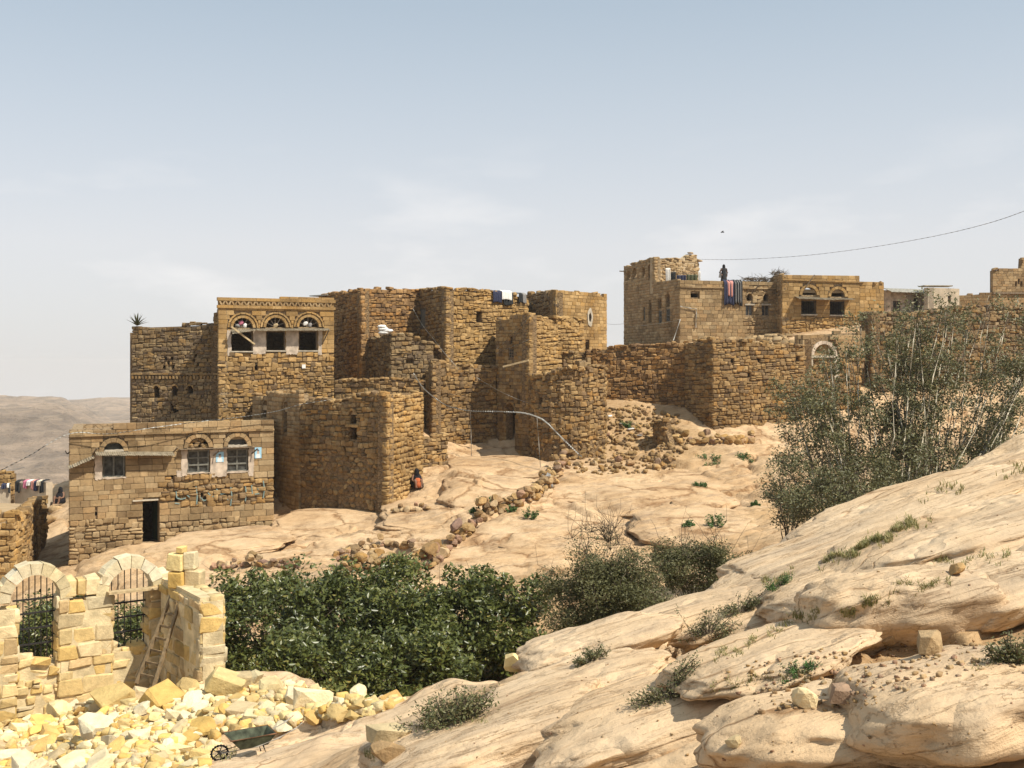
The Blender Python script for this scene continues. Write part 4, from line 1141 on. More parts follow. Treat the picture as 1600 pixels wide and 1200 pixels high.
# ------------------------------------------------------------------ tall house with three arched windows
def tall_house():
    A, B = pt(341, 59.5), pt(522, 62.0)
    W = Wall(A, B)
    t = house('stone_house', 'tall stone house with three arched windows above a rubble wall', 'house', 430, 690, 60.5)
    rects = [opening(W, 361, 395, 518, 548.5), opening(W, 416, 446, 517.5, 547.5), opening(W, 467, 496.5, 517.5, 547.5)]
    arcs = [opening(W, 364, 395, 512, 512, True, 0.30), opening(W, 415.5, 446.5, 511.5, 511.5, True, 0.30), opening(W, 467, 498, 511, 511, True, 0.30)]
    hole = opening(W, 398, 403, 570, 578)
    def sty(u, v): return 'ashlar' if v < 549 else 'rubble'
    def mt(u, v): return M['ochre'] if v < 549 else (M['ochre'] if random.random() < 0.6 else M['brown'])
    add_wall(t, W, [(341, 467), (522, 465)], [(341, 712), (522, 700)], mt, M['core_tan'], sty, rects + arcs + [hole], ragged=0.0)
    # return of the left side, standing forward of the wing
    A2 = pt(337, 66)
    add_wall(t, Wall(A2, A), [(337, 482), (341, 467)], -4.6, M['ochre'], M['core_tan'], 'rough', stones=False)
    back_walls(t, A, B, 6.0, 3.55, -4.6, M['core_tan'], 3.2)
    for o in arcs:
        arch_ring(t, W, o, 0.14, M['ochre'], 9, 0.09, 'arch_surround')
        o2 = dict(o); g = 0.15; o2['s0'] -= g; o2['s1'] += g
        arch_ring(t, W, o2, 0.055, M['brown'], 25, 0.05, 'dentil_ring', 0.22)
        o3 = dict(o); g = 0.215; o3['s0'] -= g; o3['s1'] += g
        arch_ring(t, W, o3, 0.085, M['ochre'], 9, 0.10, 'hood_mould')
        mb = MB(); pl = op_poly(o); n = len(pl); c = (o['s0'] + o['s1']) / 2; r = (o['s1'] - o['s0']) / 2
        for a in (0.5, 1.05, 1.57, 2.1, 2.64):
            mb.bar(W.at(c, o['z1'] + 0.03, -0.22), W.at(c + r * math.cos(a), o['z1'] + r * math.sin(a), -0.22), 0.035)
        mb.build('fanlight_tracery', M['plaster'], t)
    # carved frieze: two bands and a row of dentils between
    for v0, v1, out in ((464.5, 469.5, 0.12), (476.5, 481, 0.10)):
        mb = MB(); s = -0.06
        zt = W.uv(341, v0)[1]; zb = W.uv(341, v1)[1]
        while s < W.L + 0.06:
            w = min(random.uniform(0.5, 0.9), W.L + 0.06 - s)
            mb.box(W.at(s + w / 2, (zt + zb) / 2, out - 0.15), Vector((*W.d, 0)) * (w / 2 - 0.004), Vector((*W.n, 0)) * (0.15 + random.uniform(0, 0.01)), (0, 0, (zt - zb) / 2), random.random()); s += w
        mb.build('cornice_band', M['ochre'], t, attr='srand')
    mb = MB(); zt = W.uv(341, 470)[1]; zb = W.uv(341, 476)[1]; k = 0
    for s in np.arange(0.12, W.L - 0.1, 0.165):
        mb.box(W.at(s, (zt + zb) / 2, 0.055), Vector((*W.d, 0)) * 0.045, Vector((*W.n, 0)) * 0.05, Vector((*W.d, 0)) * 0.05 * (1 if k % 2 else -1) + Vector((0, 0, (zt - zb) / 2)), random.random()); k += 1
    mb.build('carved_frieze', M['tan'], t, attr='srand')
    for u0, v0, u1, v1 in ((395, 514.5, 415.5, 553), (446.5, 514.5, 466.5, 553.5), (497, 515, 503, 554.5), (355, 516, 361, 556)):
        slab(t, W, u0, v0, u1, v1, 0.058, 0.07, M['plaster'], 'plaster_patch', 0.03)
    for o in rects:
        u0, v0 = W.pix(o['s0'], o['z0']); u1, _ = W.pix(o['s1'], o['z0'])
        slab(t, W, u0 - 1, v0, u1 + 1, v0 + 1.8, 0.08, 0.2, M['lime'], 'sill')
        mb = MB()
        for q in (o['s0'] + 0.03, o['s1'] - 0.03): mb.bar(W.at(q, o['z0'], -0.12), W.at(q, o['z1'], -0.12), 0.05)
        mb.bar(W.at(o['s0'], o['z1'] - 0.03, -0.12), W.at(o['s1'], o['z1'] - 0.03, -0.12), 0.05)
        mb.build('window_frame', M['wood'], t)
    awning(t, W, 399, 512, 514, 0.62, 0.10, M['tin'], dv=-0.4)
    aw = awning(t, W, 361, 398, 515, 0.55, 0.24, M['tin'], dv=0, tilt=0.20)
    aw.name = 'broken_awning'
    mb = MB(); s0, z0 = W.uv(359, 511); s1, z1 = W.uv(397, 538); mb.bar(W.at(s0, z0, 0.55), W.at(s1, z1, 0.16), 0.09); mb.build('fallen_prop', M['wood_pale'], t)
    mb = MB(); s0, z0 = W.uv(503, 538); s1, z1 = W.uv(511, 515); mb.bar(W.at(s0, z0, 0.05), W.at(s1, z1, 0.55), 0.05); mb.build('bracket', M['wood'], t)
    slab(t, W, 471.5, 569.5, 477, 575.5, 0.085, 0.05, M['cloth_white'], 'number_plate')
    return t, W, arcs
TH, THW, TH_ARCS = tall_house()

def wing_house():
    A, B = pt(206, 62.8), pt(345, 61.9)
    W = Wall(A, B)
    t = house('stone_house', 'plain stone wing with blind niches and an aloe on its roof corner', 'house', 270, 665, 62.5)
    ops = [opening(W, 240.5, 248.5, 607, 622, True, 0.06), opening(W, 269, 277, 607, 618, True, 0.06), opening(W, 293, 301, 607, 615, True, 0.06), opening(W, 266, 279, 629, 645)]
    for (u, v) in ((258, 560), (268, 560), (263, 567), (256, 573), (270, 573), (305, 556), (303, 563), (309, 569)):
        ops.append(opening(W, u - 2, u + 2.2, v - 2.4, v + 2.6))
    add_wall(t, W, [(206, 509), (341, 505)], [(206, 672), (341, 700)], M['grey'], M['core_brown'], lambda u, v: 'rough', ops, ragged=0.15, thick=0.6)
    back_walls(t, A, B, 7.0, 2.15, -4.6, M['core_brown'], 1.9)
    mb = MB(); z = W.uv(206, 585)[1]; z2 = W.uv(206, 590)[1]; s = 0.0
    while s < W.L:
        w = random.uniform(0.3, 0.5); mb.box(W.at(s + w / 2, z + 0.03, 0.03), Vector((*W.d, 0)) * (w / 2 - 0.01), Vector((*W.n, 0)) * 0.10, (0, 0, 0.045), random.random()); s += w
    mb.build('string_course', M['brown'], t, attr='srand')
    mb = MB()
    for k, s in enumerate(np.arange(0.1, W.L, 0.21)):
        mb.box(W.at(s, z2 + 0.02, 0.03), Vector((*W.d, 0)) * 0.055, Vector((*W.n, 0)) * 0.08, (0, 0, 0.08), random.random())
    mb.build('dentil_row', M['brown'], t, attr='srand')
    for o in ops[:3]: arch_ring(t, W, o, 0.09, M['brown'], 7, 0.06)
    for i in range(12):
        o = ops[3]
        STONES.append((t, t.children[0], 'rubble', i % 10, M['brown'], W.at(random.uniform(o['s0'], o['s1']), random.uniform(o['z0'], o['z1']), -0.18), W.d, W.n, (0.2, 0.2, 0.12), (0, random.uniform(-.4, .4), 0), False))
    # broken chimney stub against the tall house
    Wc = Wall(pt(333, 61.4), pt(342, 61.3))
    add_wall(t, Wc, [(333, 487), (342, 486)], [(333, 512), (342, 512)], M['brown'], M['core_brown'], 'rubble', name='chimney')
    return t, W
WH, WHW = wing_house()

# ------------------------------------------------------------------ corner house of rounded rubble in front
def corner_house():
    t = house('stone_house', 'corner house of rounded rubble with a seated figure at its wall', 'house', 560, 800, 52)
    C0, A, B, C = pt(395, 58.6), pt(468, 54.2), pt(605, 51.0), pt(661, 54.6)
    W0 = Wall(C0, A); W = Wall(A, B); W2 = Wall(B, C)
    n1 = opening(W0, 408, 417, 636, 652, True, 0.05); n2 = opening(W0, 441, 449, 636, 676, True, 0.05)
    add_wall(t, W0, [(395, 616), (466, 611)], [(395, 830), (466, 812)], M['tan'], M['core_tan'], 'fine', [n1, n2], ragged=0.5, cap=0.4)
    ops = [opening(W, 545, 557, 667, 687), opening(W, 546, 556, 648, 662, True, 0.08), opening(W, 538, 541, 702, 707)]
    def sty(u, v):
        e = 712 + 6 * math.sin(u * 0.07) + (u - 540) * 0.0
        return 'rough' if v < e else 'cobble'
    add_wall(t, W, [(468, 632), (500, 622), (530, 626), (560, 616), (605, 613)], [(468, 808), (540, 804), (605, 797)], M['brown'], M['core_brown'], sty, ops, cap=0.8, ragged=1.0)
    add_wall(t, W2, [(605, 613), (661, 611)], [(605, 797), (640, 774), (661, 744)], M['ochre'], M['core_brown'], lambda u, v: 'rough' if v < 700 else 'rubble', [opening(W2, 631, 635, 634, 641)], cap=0.5)
    back_walls(t, C0, C, 3.5, -1.75, -7.0, M['core_brown'], -2.15, [C0, A, B, C])
    o = ops[1]; arch_ring(t, W, o, 0.10, M['brown'], 6, 0.06)
    slab(t, W, 541, 663.5, 561, 667, 0.09, 0.25, M['brown'], 'lintel', 0.015)
    return t, W, W2
CH, CHW, CHW2 = corner_house()

# ------------------------------------------------------------------ houses on the crest
def crest_house(name, label, pts, top, bot, mats, styles, ops_f, depth, zt, zb, cap=0.5, uvd=None):
    t = house(name, label, 'house', *(uvd))
    Ws = []
    ends = [pt(*p) for p in pts]
    for i in range(len(ends) - 1):
        W = Wall(ends[i], ends[i + 1]); Ws.append(W)
        ops = [opening(W, *o) for o in ops_f[i]]
        add_wall(t, W, top[i], bot[i], mats[i], M['core_brown'], styles[i], ops, cap=cap, ragged=0.5)
        for o in ops:
            if o['arch']: arch_ring(t, W, o, 0.10, mats[i], 7, 0.06)
    back_walls(t, ends[0], ends[-1], depth, zt, zb, M['core_brown'], zt - 0.35, ends)
    return t, Ws
B1, B1W = crest_house('stone_house', 'tall rubble house on the crest behind the three arched windows', [(498, 72.5), (565, 66), (657, 69.2)],
    [[(498, 461), (565, 452)], [(565, 452), (600, 450), (650, 453)]], [[(498, 640), (565, 640)], [(565, 640), (650, 640)]], [M['red'], M['red']], ['rough', 'rough'],
    [[(534, 538, 496, 504), (533, 536, 477, 482)], []], 5.0, 4.5, -3.0, 0.8, (590, 640, 67))
mb = MB(); mb.bar(px(522, 533, 68), px(528, 524, 68), 0.06); mb.build('pole_stub', M['wood'], B1)
mb = MB(); mb.box(px(506, 462, 71.6), (0.7, -0.6, 0), (0.3, 0.35, 0), (0, 0, 0.03)); mb.build('roof_sheet', M['tin_pale'], B1)
B2, B2W = crest_house('stone_house', 'rubble house with laundry on its parapet and one square window', [(647, 69.9), (697, 65.4), (826, 69.8)],
    [[(650, 453), (697, 449)], [(697, 449), (740, 452), (790, 458), (826, 463)]], [[(650, 640), (697, 640)], [(697, 640), (826, 640)]], [M['brown'], M['ochre']], ['rough', 'rough'],
    [[(652, 665, 481, 513)], [(744.5, 753.5, 486, 503.5)]], 5.0, 4.15, -3.5, 0.7, (730, 620, 67))
o_ = opening(B2W[0], 652, 665, 481, 513); window(B2, B2W[0], o_, M['wood'], 0, 0, 0.08, 0.08, True, 'shutter', M['shutter'])
B3, B3W = crest_house('stone_house', 'square stone house with a white ringed oval window', [(819, 73.2), (868, 68), (948, 71.6)],
    [[(819, 458), (868, 454)], [(868, 454), (948, 459)]], [[(819, 600), (868, 600)], [(868, 600), (948, 560)]], [M['grey'], M['ochre']], ['rough', 'fine'],
    [[], [(917.5, 924.5, 491, 504, True), (914.5, 920.5, 534, 549)]], 6.0, 4.3, -1.5, 0.35, (890, 560, 70))
W = B3W[1]; s_, z_ = W.uv(921, 496)     # whitewashed ring round the oval window
mb = MB(); n = 24
for k in range(n):
    a0, a1 = 2 * math.pi * k / n, 2 * math.pi * (k + 1) / n
    vs = []
    for nn in (0.075, 0.0):
        for (q, a) in ((0.5, a0), (1.0, a0), (1.0, a1), (0.5, a1)):
            wob = 1 + 0.06 * math.sin(a * 5 + q)
            vs.append(W.at(s_ + 0.26 * q * wob * math.cos(a), z_ + 0.60 * q * wob * math.sin(a), nn))
    mb.add(vs, [(0, 1, 2, 3), (1, 5, 6, 2), (3, 7, 4, 0)])
mb.build('painted_ring', M['lime'], B3)

# ruined rubble house below the crest, with sacks on its wall
RU, RUW = crest_house('ruined_house', 'roofless rubble ruin with white sacks on its broken wall', [(577, 66.3), (611, 63.6), (692, 64.8)],
    [[(577, 528), (611, 522)], [(611, 524), (640, 522), (660, 532), (676, 536), (692, 548)]], [[(577, 660), (611, 660)], [(611, 690), (692, 690)]], [M['grey'], M['grey']], ['rubble', 'rubble'],
    [[], [(634, 646, 561, 568), (677.5, 691, 545, 562)]], 1.0, 0.2, -4.0, 0.9, (640, 690, 64.5))
L2, L2W = crest_house('stone_wall', 'tall sunlit rubble wall closing the courtyard beside the arched door', [(661, 65.4), (675, 61.9), (776, 64)],
    [[(661, 590), (675, 565)], [(675, 562), (700, 566), (740, 572), (776, 572)]], [[(661, 725), (675, 722)], [(675, 722), (776, 712)]], [M['brown'], M['brown']], ['rubble', 'rubble'],
    [[], []], 0.8, 0.0, -5.5, 0.8, (720, 710, 62.5))
tag(L2, None, 'wall')
def free_wall(name, label, pts, top, bot, mat, core, style, uvd, cap=0.9, thick=0.5, cat='wall'):
    t = house(name, label, cat, *uvd)
    ends = [pt(*p) for p in pts]; Ws = []
    for i in range(len(ends) - 1):
        W = Wall(ends[i], ends[i + 1]); Ws.append(W)
        add_wall(t, W, top[i], bot[i], mat, core, style, [], thick=thick, cap=cap, ragged=1.0)
    return t, Ws
free_wall('stone_wall', 'low rubble parapet wall behind the corner house roof', [(523, 60.6), (612, 60.2), (662, 60.8)], [[(523, 594), (612, 591)], [(612, 591), (662, 596)]], [[(523, 650), (612, 650)], [(612, 650), (662, 680)]], M['brown'], M['core_brown'], 'rubble', (590, 640, 60.4))
free_wall('stone_wall', 'short rubble stub wall between corner house and courtyard', [(652, 56.3), (700, 57.6)], [[(652, 688), (680, 682), (700, 676)]], [[(652, 735), (700, 724)]], M['brown'], M['core_brown'], 'rubble', (680, 726, 57))

# ------------------------------------------------------------------ square tower with the arched door, and the round bastion
def tower():
    t = house('stone_tower', 'square stone tower with arched doorway beside the round bastion', 'tower', 815, 705, 62)
    A, B, C = pt(775, 64.2), pt(827, 61.0), pt(872, 63.6)
    W, W2 = Wall(A, B), Wall(B, C)
    door = opening(W, 789.5, 805, 645, 698, True, 0.12)
    ops = [door, opening(W, 794, 803, 545, 559), opening(W, 796.5, 801.5, 527, 536), opening(W, 808, 813, 617, 632), opening(W, 796, 799, 602, 606)]
    add_wall(t, W, [(775, 498), (800, 495), (827, 489)], [(775, 712), (827, 712)], M['brown'], M['core_brown'], 'fine', ops, cap=0.3)
    add_wall(t, W2, [(827, 489), (840, 494), (872, 497)], [(827, 640), (872, 640)], M['ochre'], M['core_brown'], 'rough', [], cap=0.8)
    back_walls(t, A, C, 3.5, 2.4, -4.9, M['core_brown'], 1.9, [A, B, C])
    arch_ring(t, W, door, 0.12, M['brown'], 7, 0.05)
    window(t, W, ops[1], M['wood'], 1, 2, 0.06, 0.04)
    W3 = Wall(pt(871, 65.6), pt(912, 67.2))
    add_wall(t, W3, [(871, 497), (890, 494), (912, 499)], [(871, 600), (912, 600)], M['ochre'], M['core_brown'], 'rough', [], cap=0.9, ragged=1.0)
    W4 = Wall(pt(905, 64.0), pt(923, 64.4))
    add_wall(t, W4, [(905, 561), (923, 560)], [(905, 640), (923, 640)], M['tan'], M['core_tan'], 'ashlar', [], cap=0.0)
    W5 = Wall(pt(880, 65.8), pt(923, 66.4))
    add_wall(t, W5, [(880, 549), (923, 548)], [(880, 640), (923, 640)], M['brown'], M['core_brown'], 'rubble', [], cap=0.9)
    return t
TW = tower()
def bastion():
    t = house('round_bastion', 'round rubble bastion with broken top beside the square tower', 'bastion', 890, 720, 58)
    cx, cy, R = (887 - 800) / F * 60.7, 60.7, 2.14
    ends = [Vector((cx + R * math.cos(a), cy + R * 1.05 * math.sin(a))) for a in np.radians(np.linspace(172, 372, 15))]
    P = [(800 + F * e.x / e.y, e.y) for e in ends]
    tp = [584, 585, 586, 588, 585, 580, 575, 573, 576, 573, 570, 573, 577, 582, 586]; bt = [712, 714, 722, 732, 738, 742, 744, 745, 745, 744, 742, 738, 732, 725, 720]
    for i in range(len(P) - 1):
        W = Wall(ends[i], ends[i + 1])
        ops = [opening(W, 841, 847, 621, 632)] if P[i][0] < 841 and P[i + 1][0] > 847 else []
        add_wall(t, W, [(P[i][0], tp[i]), (P[i + 1][0], tp[i + 1])], [(P[i][0], bt[i]), (P[i + 1][0], bt[i + 1])], M['brown'], M['core_brown'], lambda u, v: 'rubble' if v < 690 else 'cobble', ops, cap=0.95, ragged=1.0, ends=(0.06, 0.06))
    v = [(p.x, p.y + 0.25, -0.75) for p in ends]; n = len(v)
    mesh_obj('fill', v + [(q[0], q[1], -1.2) for q in v], [tuple(range(n)), tuple(range(2 * n - 1, n - 1, -1))], M['earth'], t)
    return t
BA = bastion()
W = Wall(pt(800, 61.5), pt(830, 60.4))
mb = MB(); s0, z0 = W.uv(804, 573); s1, z1 = W.uv(828, 563); mb.bar(W.at(s0, z0, 0.9), W.at(s1, z1, 0.1), 0.14, 0.10); mb.build('roof_beam', M['wood_pale'], BA)

# ------------------------------------------------------------------ retaining walls on the right
RW, RWW = free_wall('retaining_wall', 'long sunlit rubble retaining wall below the upper houses', [(915, 66.0), (1076, 64.9)], [[(915, 549), (960, 541), (1010, 538), (1076, 534)]], [[(915, 652), (1000, 655), (1076, 668)]], M['red'], M['core_brown'], 'rubble', (990, 650, 65.4), 0.9)
def block_wall():
    t = house('retaining_wall', 'projecting stone retaining wall with a shaded side face', 'wall', 1180, 690, 62.5)
    E = [pt(1070, 64.7), pt(1114, 62.5), pt(1256, 64.6)]
    W, W2 = Wall(E[0], E[1]), Wall(E[1], E[2])
    add_wall(t, W, [(1070, 534), (1114, 528)], [(1070, 668), (1114, 682)], M['brown'], M['core_brown'], 'rough', [opening(W, 1086, 1089, 563, 569)], cap=0.8)
    ops = [opening(W2, 1142, 1147, 561, 567), opening(W2, 1184, 1188, 560, 566), opening(W2, 1243, 1249, 558, 565), opening(W2, 1168, 1173, 583, 590)]
    add_wall(t, W2, [(1114, 530), (1150, 532), (1200, 535), (1235, 537), (1256, 540)], [(1114, 682), (1200, 690), (1256, 695)], M['brown'], M['core_brown'], lambda u, v: 'rough' if v < 640 else 'rubble', ops, cap=0.9)
    back_walls(t, E[0], E[2], 2.5, 1.25, -4.0, M['core_brown'], 1.1, E)
    return t
BW = block_wall()
def arch_wall():
    t = house('retaining_wall', 'stone wall with a whitewashed blind arch behind the tall sparse tree', 'wall', 1300, 690, 65)
    E = [pt(1254, 65), pt(1346, 66.2)]
    W = Wall(*E)
    ar = opening(W, 1271, 1303, 556, 556, True, 0.35)
    add_wall(t, W, [(1254, 526), (1346, 521)], [(1254, 695), (1346, 695)], lambda u, v: M['tan'] if v < 560 else M['brown'], M['core_brown'], lambda u, v: 'ashlar' if v < 560 else 'rubble', [ar], cap=0.2)
    back_walls(t, E[0], E[1], 3.0, 1.6, -4.5, M['core_brown'], 1.5)
    o = ar; arch_ring(t, W, o, 0.20, M['plaster'], 9, 0.08)
    slab(t, W, 1266, 556, 1308, 559, 0.12, 0.3, M['lime'], 'sill', 0.02)
    pl = op_poly(o); n = len(pl)
    mesh_obj('blind_panel', [W.at(a, b, -0.2) for a, b in pl] + [W.at(a, b, -0.3) for a, b in pl], [tuple(range(n)), tuple(range(2 * n - 1, n - 1, -1))], M['tan'], t)
    for u0, v0, u1, v1 in ((1261, 558, 1269, 572), (1304, 560, 1311, 590)): slab(t, W, u0, v0, u1, v1, 0.06, 0.07, M['lime'], 'plaster_patch', 0.05)
    # low terrace parapet above
    W5 = Wall(pt(1246, 66.2), pt(1352, 67.0))
    add_wall(t, W5, [(1246, 521), (1352, 517)], [(1246, 560), (1352, 560)], M['tan'], M['core_tan'], 'ashlar', [], cap=0.0)
    return t
AW_ = arch_wall()
RW2, RW2W = crest_house('retaining_wall', 'long rubble retaining wall rising behind the tall sparse tree', [(1344, 71.0), (1362, 68.0), (1592, 70.5), (1680, 71)],
    [[(1344, 490), (1362, 487)], [(1362, 488), (1420, 490), (1470, 482), (1540, 477), (1592, 480)], [(1592, 480), (1680, 480)]], [[(1344, 640), (1362, 695)], [(1362, 695), (1592, 650)], [(1592, 650), (1680, 640)]],
    [M['grey']] * 3, ['rubble'] * 3, [[], [(1460, 1466, 503, 512), (1557, 1563, 500, 508)], []], 2.5, 3.1, -4.0, 0.6, (1480, 660, 69.5))
tag(RW2, None, 'wall')

# ------------------------------------------------------------------ upper right houses
def upper_house():
    t = house('stone_house', 'tall stone house on the crest with roof room and draped rugs', 'house', 1080, 535, 78)
    A, B, C = pt(975, 86.5), pt(1062, 77), pt(1234, 79.2)
    W, W2 = Wall(A, B), Wall(B, C)
    ops = []
    for a in ((979.5, 985.5, 440, 447, True), (989, 995.5, 436, 444, True), (980, 986, 452, 476), (989.5, 996, 450, 473), (1002.5, 1008, 432, 462, True), (1013, 1019.5, 424, 454, True),
              (1013.5, 1018.5, 478, 504, True), (1028, 1034, 474, 482, True), (1028, 1034.5, 486, 505), (1039.5, 1047, 468, 479, True), (1040, 1047.5, 483, 502), (1005, 1008.5, 480, 500)):
        ops.append(opening(W, *a))
    # the roof room stands on the far part of this side, the near part ends at the terrace
    sx, _ = W.uv(1022.5, 440)
    M1 = W.A + W.d * sx
    add_wall(t, W, [(975, 440), (1062, 437)], [(975, 548), (1062, 540)], M['tan'], M['core_tan'], 'fine', ops[5:5] + [o for o in ops if o['z1'] < W.uv(1000, 441)[1] + 0.1 and o['z1'] + (o['s1'] - o['s0']) / 2 < W.uv(1000, 441)[1] - 0.12], cap=0.0, ragged=0.1)
    WU = Wall(A, M1)
    opu = [opening(WU, *a) for a in ((979.5, 985.5, 430, 436, True), (989, 995.5, 426, 434, True), (1003, 1008.5, 424, 434, True), (1013, 1019.5, 420, 434, True))]
    add_wall(t, WU, [(975, 416), (1022.5, 402)], [(975, 436), (1022.5, 437)], M['tan'], M['core_tan'], 'fine', opu, cap=0.5, ragged=0.2)
    for o, ww in [(o, WU) for o in opu] + [(o, W) for o in ops]:
        if o['arch'] and ww is WU: arch_ring(t, ww, o, 0.10, M['tan'], 7, 0.05)
    for o in ops:
        if not o['arch']: window(t, W, o, M['shutter'], 1, 1, 0.1, 0.06)
    WR = Wall(M1, pt(1093, 84.5))
    add_wall(t, WR, [(1022.5, 402), (1050, 405), (1068, 402), (1078, 395), (1088, 396), (1093, 410)], [(1022.5, 446), (1093, 446)], M['tan'], M['mud'], lambda u, v: 'rubble', [], cap=0.5, ragged=1.0, inset=0.02)
    ow = [opening(W2, 1165, 1177, 477, 493), opening(W2, 1190.5, 1202.5, 477, 493), opening(W2, 1167, 1175, 463, 470, True, 0.06), opening(W2, 1193, 1201, 463, 470, True, 0.06), opening(W2, 1079, 1093, 458, 465)]
    add_wall(t, W2, [(1062, 437), (1120, 439), (1234, 438)], [(1062, 545), (1234, 540)], M['tan'], M['core_tan'], lambda u, v: 'ashlar' if v < 448 else ('rough' if u > 1160 else 'ashlar'), ow, cap=0.0, ragged=0.1)
    bf, bl = back_walls(t, A, C, 5.0, 5.9, 1.0, M['core_tan'], 5.7, [A, B, C])
    zt = WU.uv(1000, 409)[1]
    b1 = Vector(pt(975, 89.5)); b2 = Vector(pt(1090, 88.5))
    add_wall(t, Wall(pt(1093, 84.5), b2), 7.4, 5.3, M['tan'], M['mud'], 'rubble', stones=False); add_wall(t, Wall(b1, A), 7.6, 5.3, M['tan'], M['mud'], 'rubble', stones=False)
    for o in ow[2:4]: arch_ring(t, W2, o, 0.10, M['tan'], 7, 0.06)
    for o in ow[:2]:
        window(t, W2, o, M['wood'], 1, 0, 0.16, 0.05)
        u0, v0 = W2.pix(o['s0'], o['z1']); u1, _ = W2.pix(o['s1'], o['z1']); slab(t, W2, u0 - 1.5, v0 - 2.2, u1 + 1.5, v0, 0.08, 0.25, M['lime'], 'lintel')
    mb = MB(); s = 0; z = W2.uv(1100, 449)[1]
    while s < W2.L:
        w = random.uniform(0.5, 0.9); mb.box(W2.at(s + w / 2, z + random.uniform(-.01, .01), 0.02), Vector((*W2.d, 0)) * (w / 2 - 0.006), Vector((*W2.n, 0)) * 0.10, (0, 0, 0.05), random.random()); s += w
    mb.build('string_course', M['tan'], t, attr='srand')
    mb = MB(); pts = [W2.at(*W2.uv(a, b), 0.12) for a, b in ((1062, 479), (1078, 482), (1087, 483), (1087, 490), (1086, 512))]; mb.tube(pts, 0.05, 6); mb.build('drain_pipe', M['pole'], t)
    mb = MB(); mb.bar(W2.at(*W2.uv(1174, 459), 0.05), W2.at(*W2.uv(1181, 446), 0.5), 0.07); mb.build('water_spout', M['wood'], t)
    mb = MB(); mb.bar(W.at(*W.uv(977, 424), 0.5), W.at(*W.uv(980, 424), -0.1), 0.08); mb.build('water_spout', M['wood'], t)
    return t, W, W2, WR
UH, UHW, UHW2, UHR = upper_house()
def hood_house():
    t = house('stone_house', 'stone house with two arched windows over barred grilles and hoods', 'house', 1290, 510, 78)
    A0, A, B, C = pt(1203, 81), pt(1222, 77.4), pt(1343, 78.2), pt(1381, 78.8)
    W0, W, W2 = Wall(A0, A), Wall(A, B), Wall(B, C)
    a1 = opening(W, 1253, 1276, 461, 461, True, 0.22); g1 = opening(W, 1252, 1275.5, 470, 491)
    a2 = opening(W, 1298, 1320, 463.5, 463.5, True, 0.22); g2 = opening(W, 1296.5, 1319.5, 471, 492)
    add_wall(t, W0, [(1203, 434), (1222, 427)], [(1203, 540), (1222, 540)], M['tan'], M['core_tan'], 'rough', [], cap=0.3)
    add_wall(t, W, [(1222, 427), (1343, 430)], [(1222, 540), (1343, 535)], M['ochre'], M['core_tan'], lambda u, v: 'ashlar' if v < 496 else 'rubble', [a1, g1, a2, g2], cap=0.0, ragged=0.1)
    add_wall(t, W2, [(1343, 441), (1381, 441)], [(1343, 535), (1381, 530)], M['ochre'], M['core_tan'], 'ashlar', [], cap=0.3, ragged=0.4)
    back_walls(t, A0, C, 5.0, 5.9, 1.5, M['core_tan'], 5.4, [A0, A, B, C])
    for o in (a1, a2): arch_ring(t, W, o, 0.20, M['ochre'], 8, 0.07)
    for o in (g1, g2):
        mb = MB()
        for s in np.linspace(o['s0'] + 0.05, o['s1'] - 0.05, 9): mb.bar(W.at(s, o['z0'], -0.06), W.at(s, o['z1'], -0.06), 0.02)
        for z in (o['z0'] + 0.05, o['z1'] - 0.05): mb.bar(W.at(o['s0'], z, -0.05), W.at(o['s1'], z, -0.05), 0.04)
        mb.build('window_grille', M['iron'], t)
        u0, v0 = W.pix(o['s0'], o['z0']); u1, _ = W.pix(o['s1'], o['z0']); slab(t, W, u0 - 1, v0, u1 + 1, v0 + 2, 0.1, 0.25, M['lime'], 'sill')
    awning(t, W, 1241, 1298, 464, 0.8, 0.15, M['tin'], dv=2.2); awning(t, W, 1299, 1329, 466.5, 0.7, 0.10, M['tin'], dv=0)
    mb = MB(); s = 0
    while s < W.L:
        w = random.uniform(0.5, 1.0); z = W.uv(1222, 437)[1] - 0.14 * s / W.L
        mb.box(W.at(s + w / 2, z, 0.02), Vector((*W.d, 0)) * (w / 2 - 0.006), Vector((*W.n, 0)) * 0.10, (0, 0, 0.045), random.random()); s += w
    mb.build('string_course', M['ochre'], t, attr='srand')
    mb = MB(); mb.bar(W.at(*W.uv(1258, 449), 0.1), W.at(*W.uv(1270, 430), 0.3), 0.07); mb.build('water_spout', M['wood'], t)
    return t
HH = hood_house()

def plaster_house():
    t = house('plaster_house', 'whitewashed plaster house with a sagging tin roof edge', 'house', 1410, 490, 80)
    A, B = pt(1380, 80), pt(1446, 81); W = Wall(A, B)
    o1 = opening(W, 1396, 1408, 470, 486); o2 = opening(W, 1427, 1440, 462, 488)
    add_wall(t, W, [(1380, 451), (1446, 452)], [(1380, 505), (1446, 505)], M['lime'], M['plaster'], 'ashlar', [o1, o2], stones=False)
    back_walls(t, A, B, 4.0, 5.6, 3.0, M['plaster'], 5.2)
    awning(t, W, 1381, 1444, 451, 0.9, 0.28, M['tin_pale'], 'tin_roof_edge', dv=2)
    window(t, W, o1, M['wood'], 1, 0, 0.12); slab(t, W, 1387, 486, 1396, 500, 0.0, 0.06, M['lime'], 'plaster_patch', 0.04); slab(t, W, 1416, 462, 1428, 500, 0.0, 0.06, M['lime'], 'plaster_patch', 0.05)
    return t
plaster_house()
